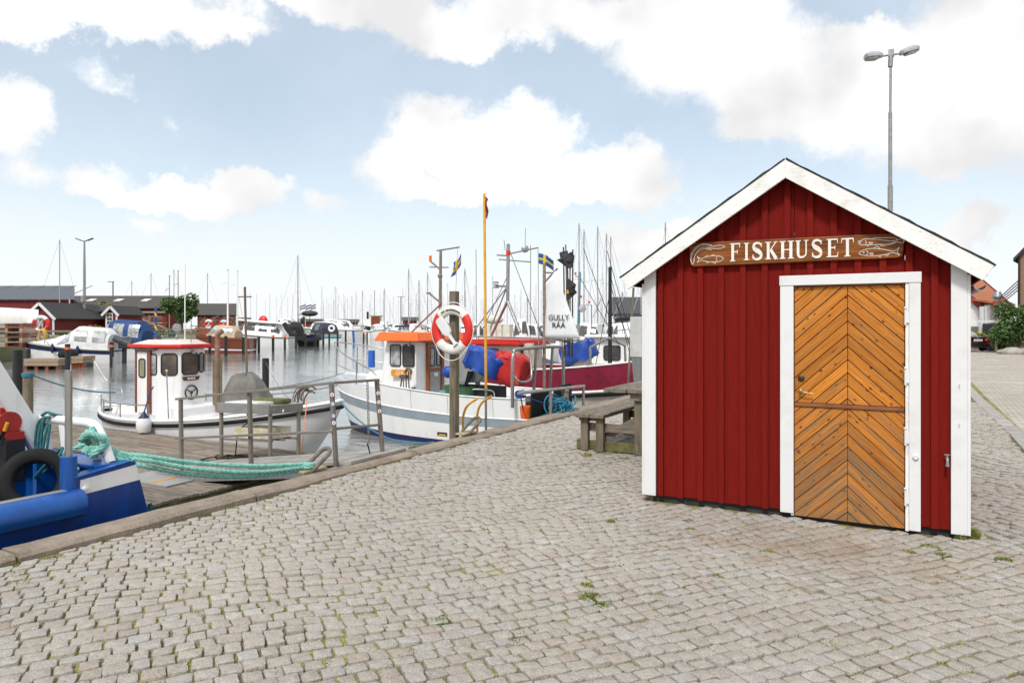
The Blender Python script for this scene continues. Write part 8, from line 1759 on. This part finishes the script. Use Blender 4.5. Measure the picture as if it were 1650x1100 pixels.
for x_ in (.45, 4.2): mkobj('window', MB().prism([(x_, Z_(452, D)), (x_+1.6, Z_(452, D)), (x_+1.6, Z_(418, D)), (x_, Z_(418, D))], t0-bd1*.03, bn1, UP, bd1, .06), M_cream, bh)
st_ = thing('outdoor_stair', 'dark outdoor stair railing rising to the brick house', 'stair', tuple(C(X_(1625, 27), 27, 0))); mb = MB()
for k in range(4): mb.tube([C(X_(1608, 44), 44, Z_(494-4*k, 44)), C(X_(1642, 44), 44, Z_(466-5*k, 44))], .035, 6)
mkobj('handrail', mb, M_black, st_); mkobj('upright', MB().tube([C(X_(1641, 44), 44, 0), C(X_(1641, 44), 44, Z_(450, 44))], .04, 6), M_black, st_)
# planting
tree('tall_shrub', 'tall dense green shrub at the right edge beside the brick house', 1638, 41, 481, 566, 86, 6500, .20, M_lf, 'shrub', 41, True, 0)
tree('round_shrub', 'rounded bright green shrub in front of the garden', 1624, 41.5, 520, 566, 46, 2600, .16, M_lf3, 'shrub', 42, False, 0)
tree('low_shrub', 'low green shrub beside the parked car', 1613, 42, 540, 567, 32, 1500, .14, M_lf3, 'shrub', 43, False, 0)
tree('garden_shrub', 'yellowish garden shrub behind the parked car', 1583, 44.5, 534, 552, 26, 700, .14, M_lf2, 'shrub', 44, False, 0)
tree('flowering_shrub', 'small shrub by the picket fence', 1614, 43, 530, 556, 30, 1000, .15, M_lf2, 'shrub', 45, False, 0)
single('garden_rocks', MB().ball(C(X_(1632, 39), 39, .1), .4, 9, (1.4, 1, .7)).ball(C(X_(1645, 39), 39, .1), .35, 9, (1.5, 1, .6)).ball(C(X_(1620, 39.5), 39.5, .08), .3, 8, (1.4, 1, .6)), M_slab, 'pale rocks edging the shrubs at right', 'rocks', tuple(C(X_(1632, 34.5), 34.5, 0)))
gfp = thing('garden_fence', 'dark wooden fence posts among the shrubs', 'fence', tuple(C(X_(1615, 41), 41, 0)))
for px in (1605, 1627, 1637): mkobj('post', CB_(MB(), X_(px, 41), X_(px+2.2, 41), 41, 41.12, 0, Z_(541, 41)), M_woodz, gfp)
# ------------------------------------------------------------------ parked convertible, seen from behind
D = 42.5; cx = X_(1572, D)+.12; cr = thing('parked_car', 'dark maroon convertible with beige soft top parked beyond the hut', 'car', tuple(C(cx, D+2, 0)))
def cp(x, y, z): return C(cx+x, D+y, z)
sec = [(0.0, .80, .32, .86), (.05, .84, .25, .90), (.6, .86, .2, .92), (1.2, .86, .2, .90), (2.6, .86, .2, .92), (3.6, .84, .2, .84), (4.2, .70, .28, .62)]
rings = []
for y, w, zl, zt in sec: rings.append([cp(x, y, z) for x, z in ((-w*.92, zl), (-w, zl+.15), (-w, (zl+zt)/2+.05), (-w*.9, zt-.04), (-w*.55, zt), (w*.55, zt), (w*.9, zt-.04), (w, (zl+zt)/2+.05), (w, zl+.15), (w*.92, zl))])
mkobj('body', MB().loft(rings), mat('dark_maroon_paint', (.035, .008, .014), .18, coat=1.0, col2=(.03, .007, .012)), cr, smooth=45)
rings = [[cp(x, y, z) for x, z in ((-w, zb_), (-w*.88, zt-.07), (-w*.5, zt), (w*.5, zt), (w*.88, zt-.07), (w, zb_))] for y, w, zb_, zt in ((.75, .66, .88, .93), (1.15, .66, .88, 1.20), (1.7, .64, .88, 1.24), (2.2, .62, .88, 1.18), (2.5, .62, .88, .95))]
st_ = mkobj('soft_top', MB().loft(rings), mat('beige_soft_top', (.46, .36, .24), .8, col2=(.38, .3, .2)), cr, smooth=45)
mkobj('rear_window', MB().add([cp(-.45, .76, .96), cp(.45, .76, .96), cp(.40, 1.06, 1.165), cp(-.40, 1.06, 1.165)], [(0, 1, 2, 3)]), mat('grey_rear_window', (.35, .38, .36), .1), st_)
for s_ in (-1, 1):
    mkobj('tail_lamp', MB().box(cp(s_*.60, .02, .70), (.30, .08, .13), Euler((0, 0, R(HEAD)))), mat('red_lens', (.5, .03, .01), .2), cr, bevel=.02); mkobj('indicator', MB().box(cp(s_*.50, -.022, .70), (.09, .02, .09), Euler((0, 0, R(HEAD)))), M_orange, cr)
    for y in (.75, 3.2):
        wmb = MB().lathe([(0, -.1), (.24, -.1), (.30, -.08), (.31, 0), (.30, .08), (.24, .1), (0, .1)], cp(s_*.78, y, .31), 20, tuple(RT)); wo = mkobj('wheel', wmb, M_dark, cr, smooth=40); mkobj('rim', MB().lathe([(0, 0), (.19, 0), (.2, .012), (0, .02)], cp(s_*.78+s_*.10, y, .31), 16, tuple(RT*s_)), M_galv, wo)
pt_ = mkobj('number_plate', MB().box(cp(.02, -.02, .68), (.50, .02, .12), Euler((0, 0, R(HEAD)))), M_gel, cr); mb = MB()
for i in range(6): mb.box(cp(-.17+.068*i+(.02 if i > 2 else 0), -.032, .68), (.038, .004, .07), Euler((0, 0, R(HEAD))))
mkobj('plate_marks', mb, M_black, pt_); mkobj('bumper_strip', MB().box(cp(0, .0, .44), (1.5, .08, .06), Euler((0, 0, R(HEAD)))).box(cp(0, .05, .27), (.9, .06, .06), Euler((0, 0, R(HEAD)))), M_black, cr)
mkobj('badge', MB().ball(cp(0, -.01, .82), .035, 8), M_galv, cr)
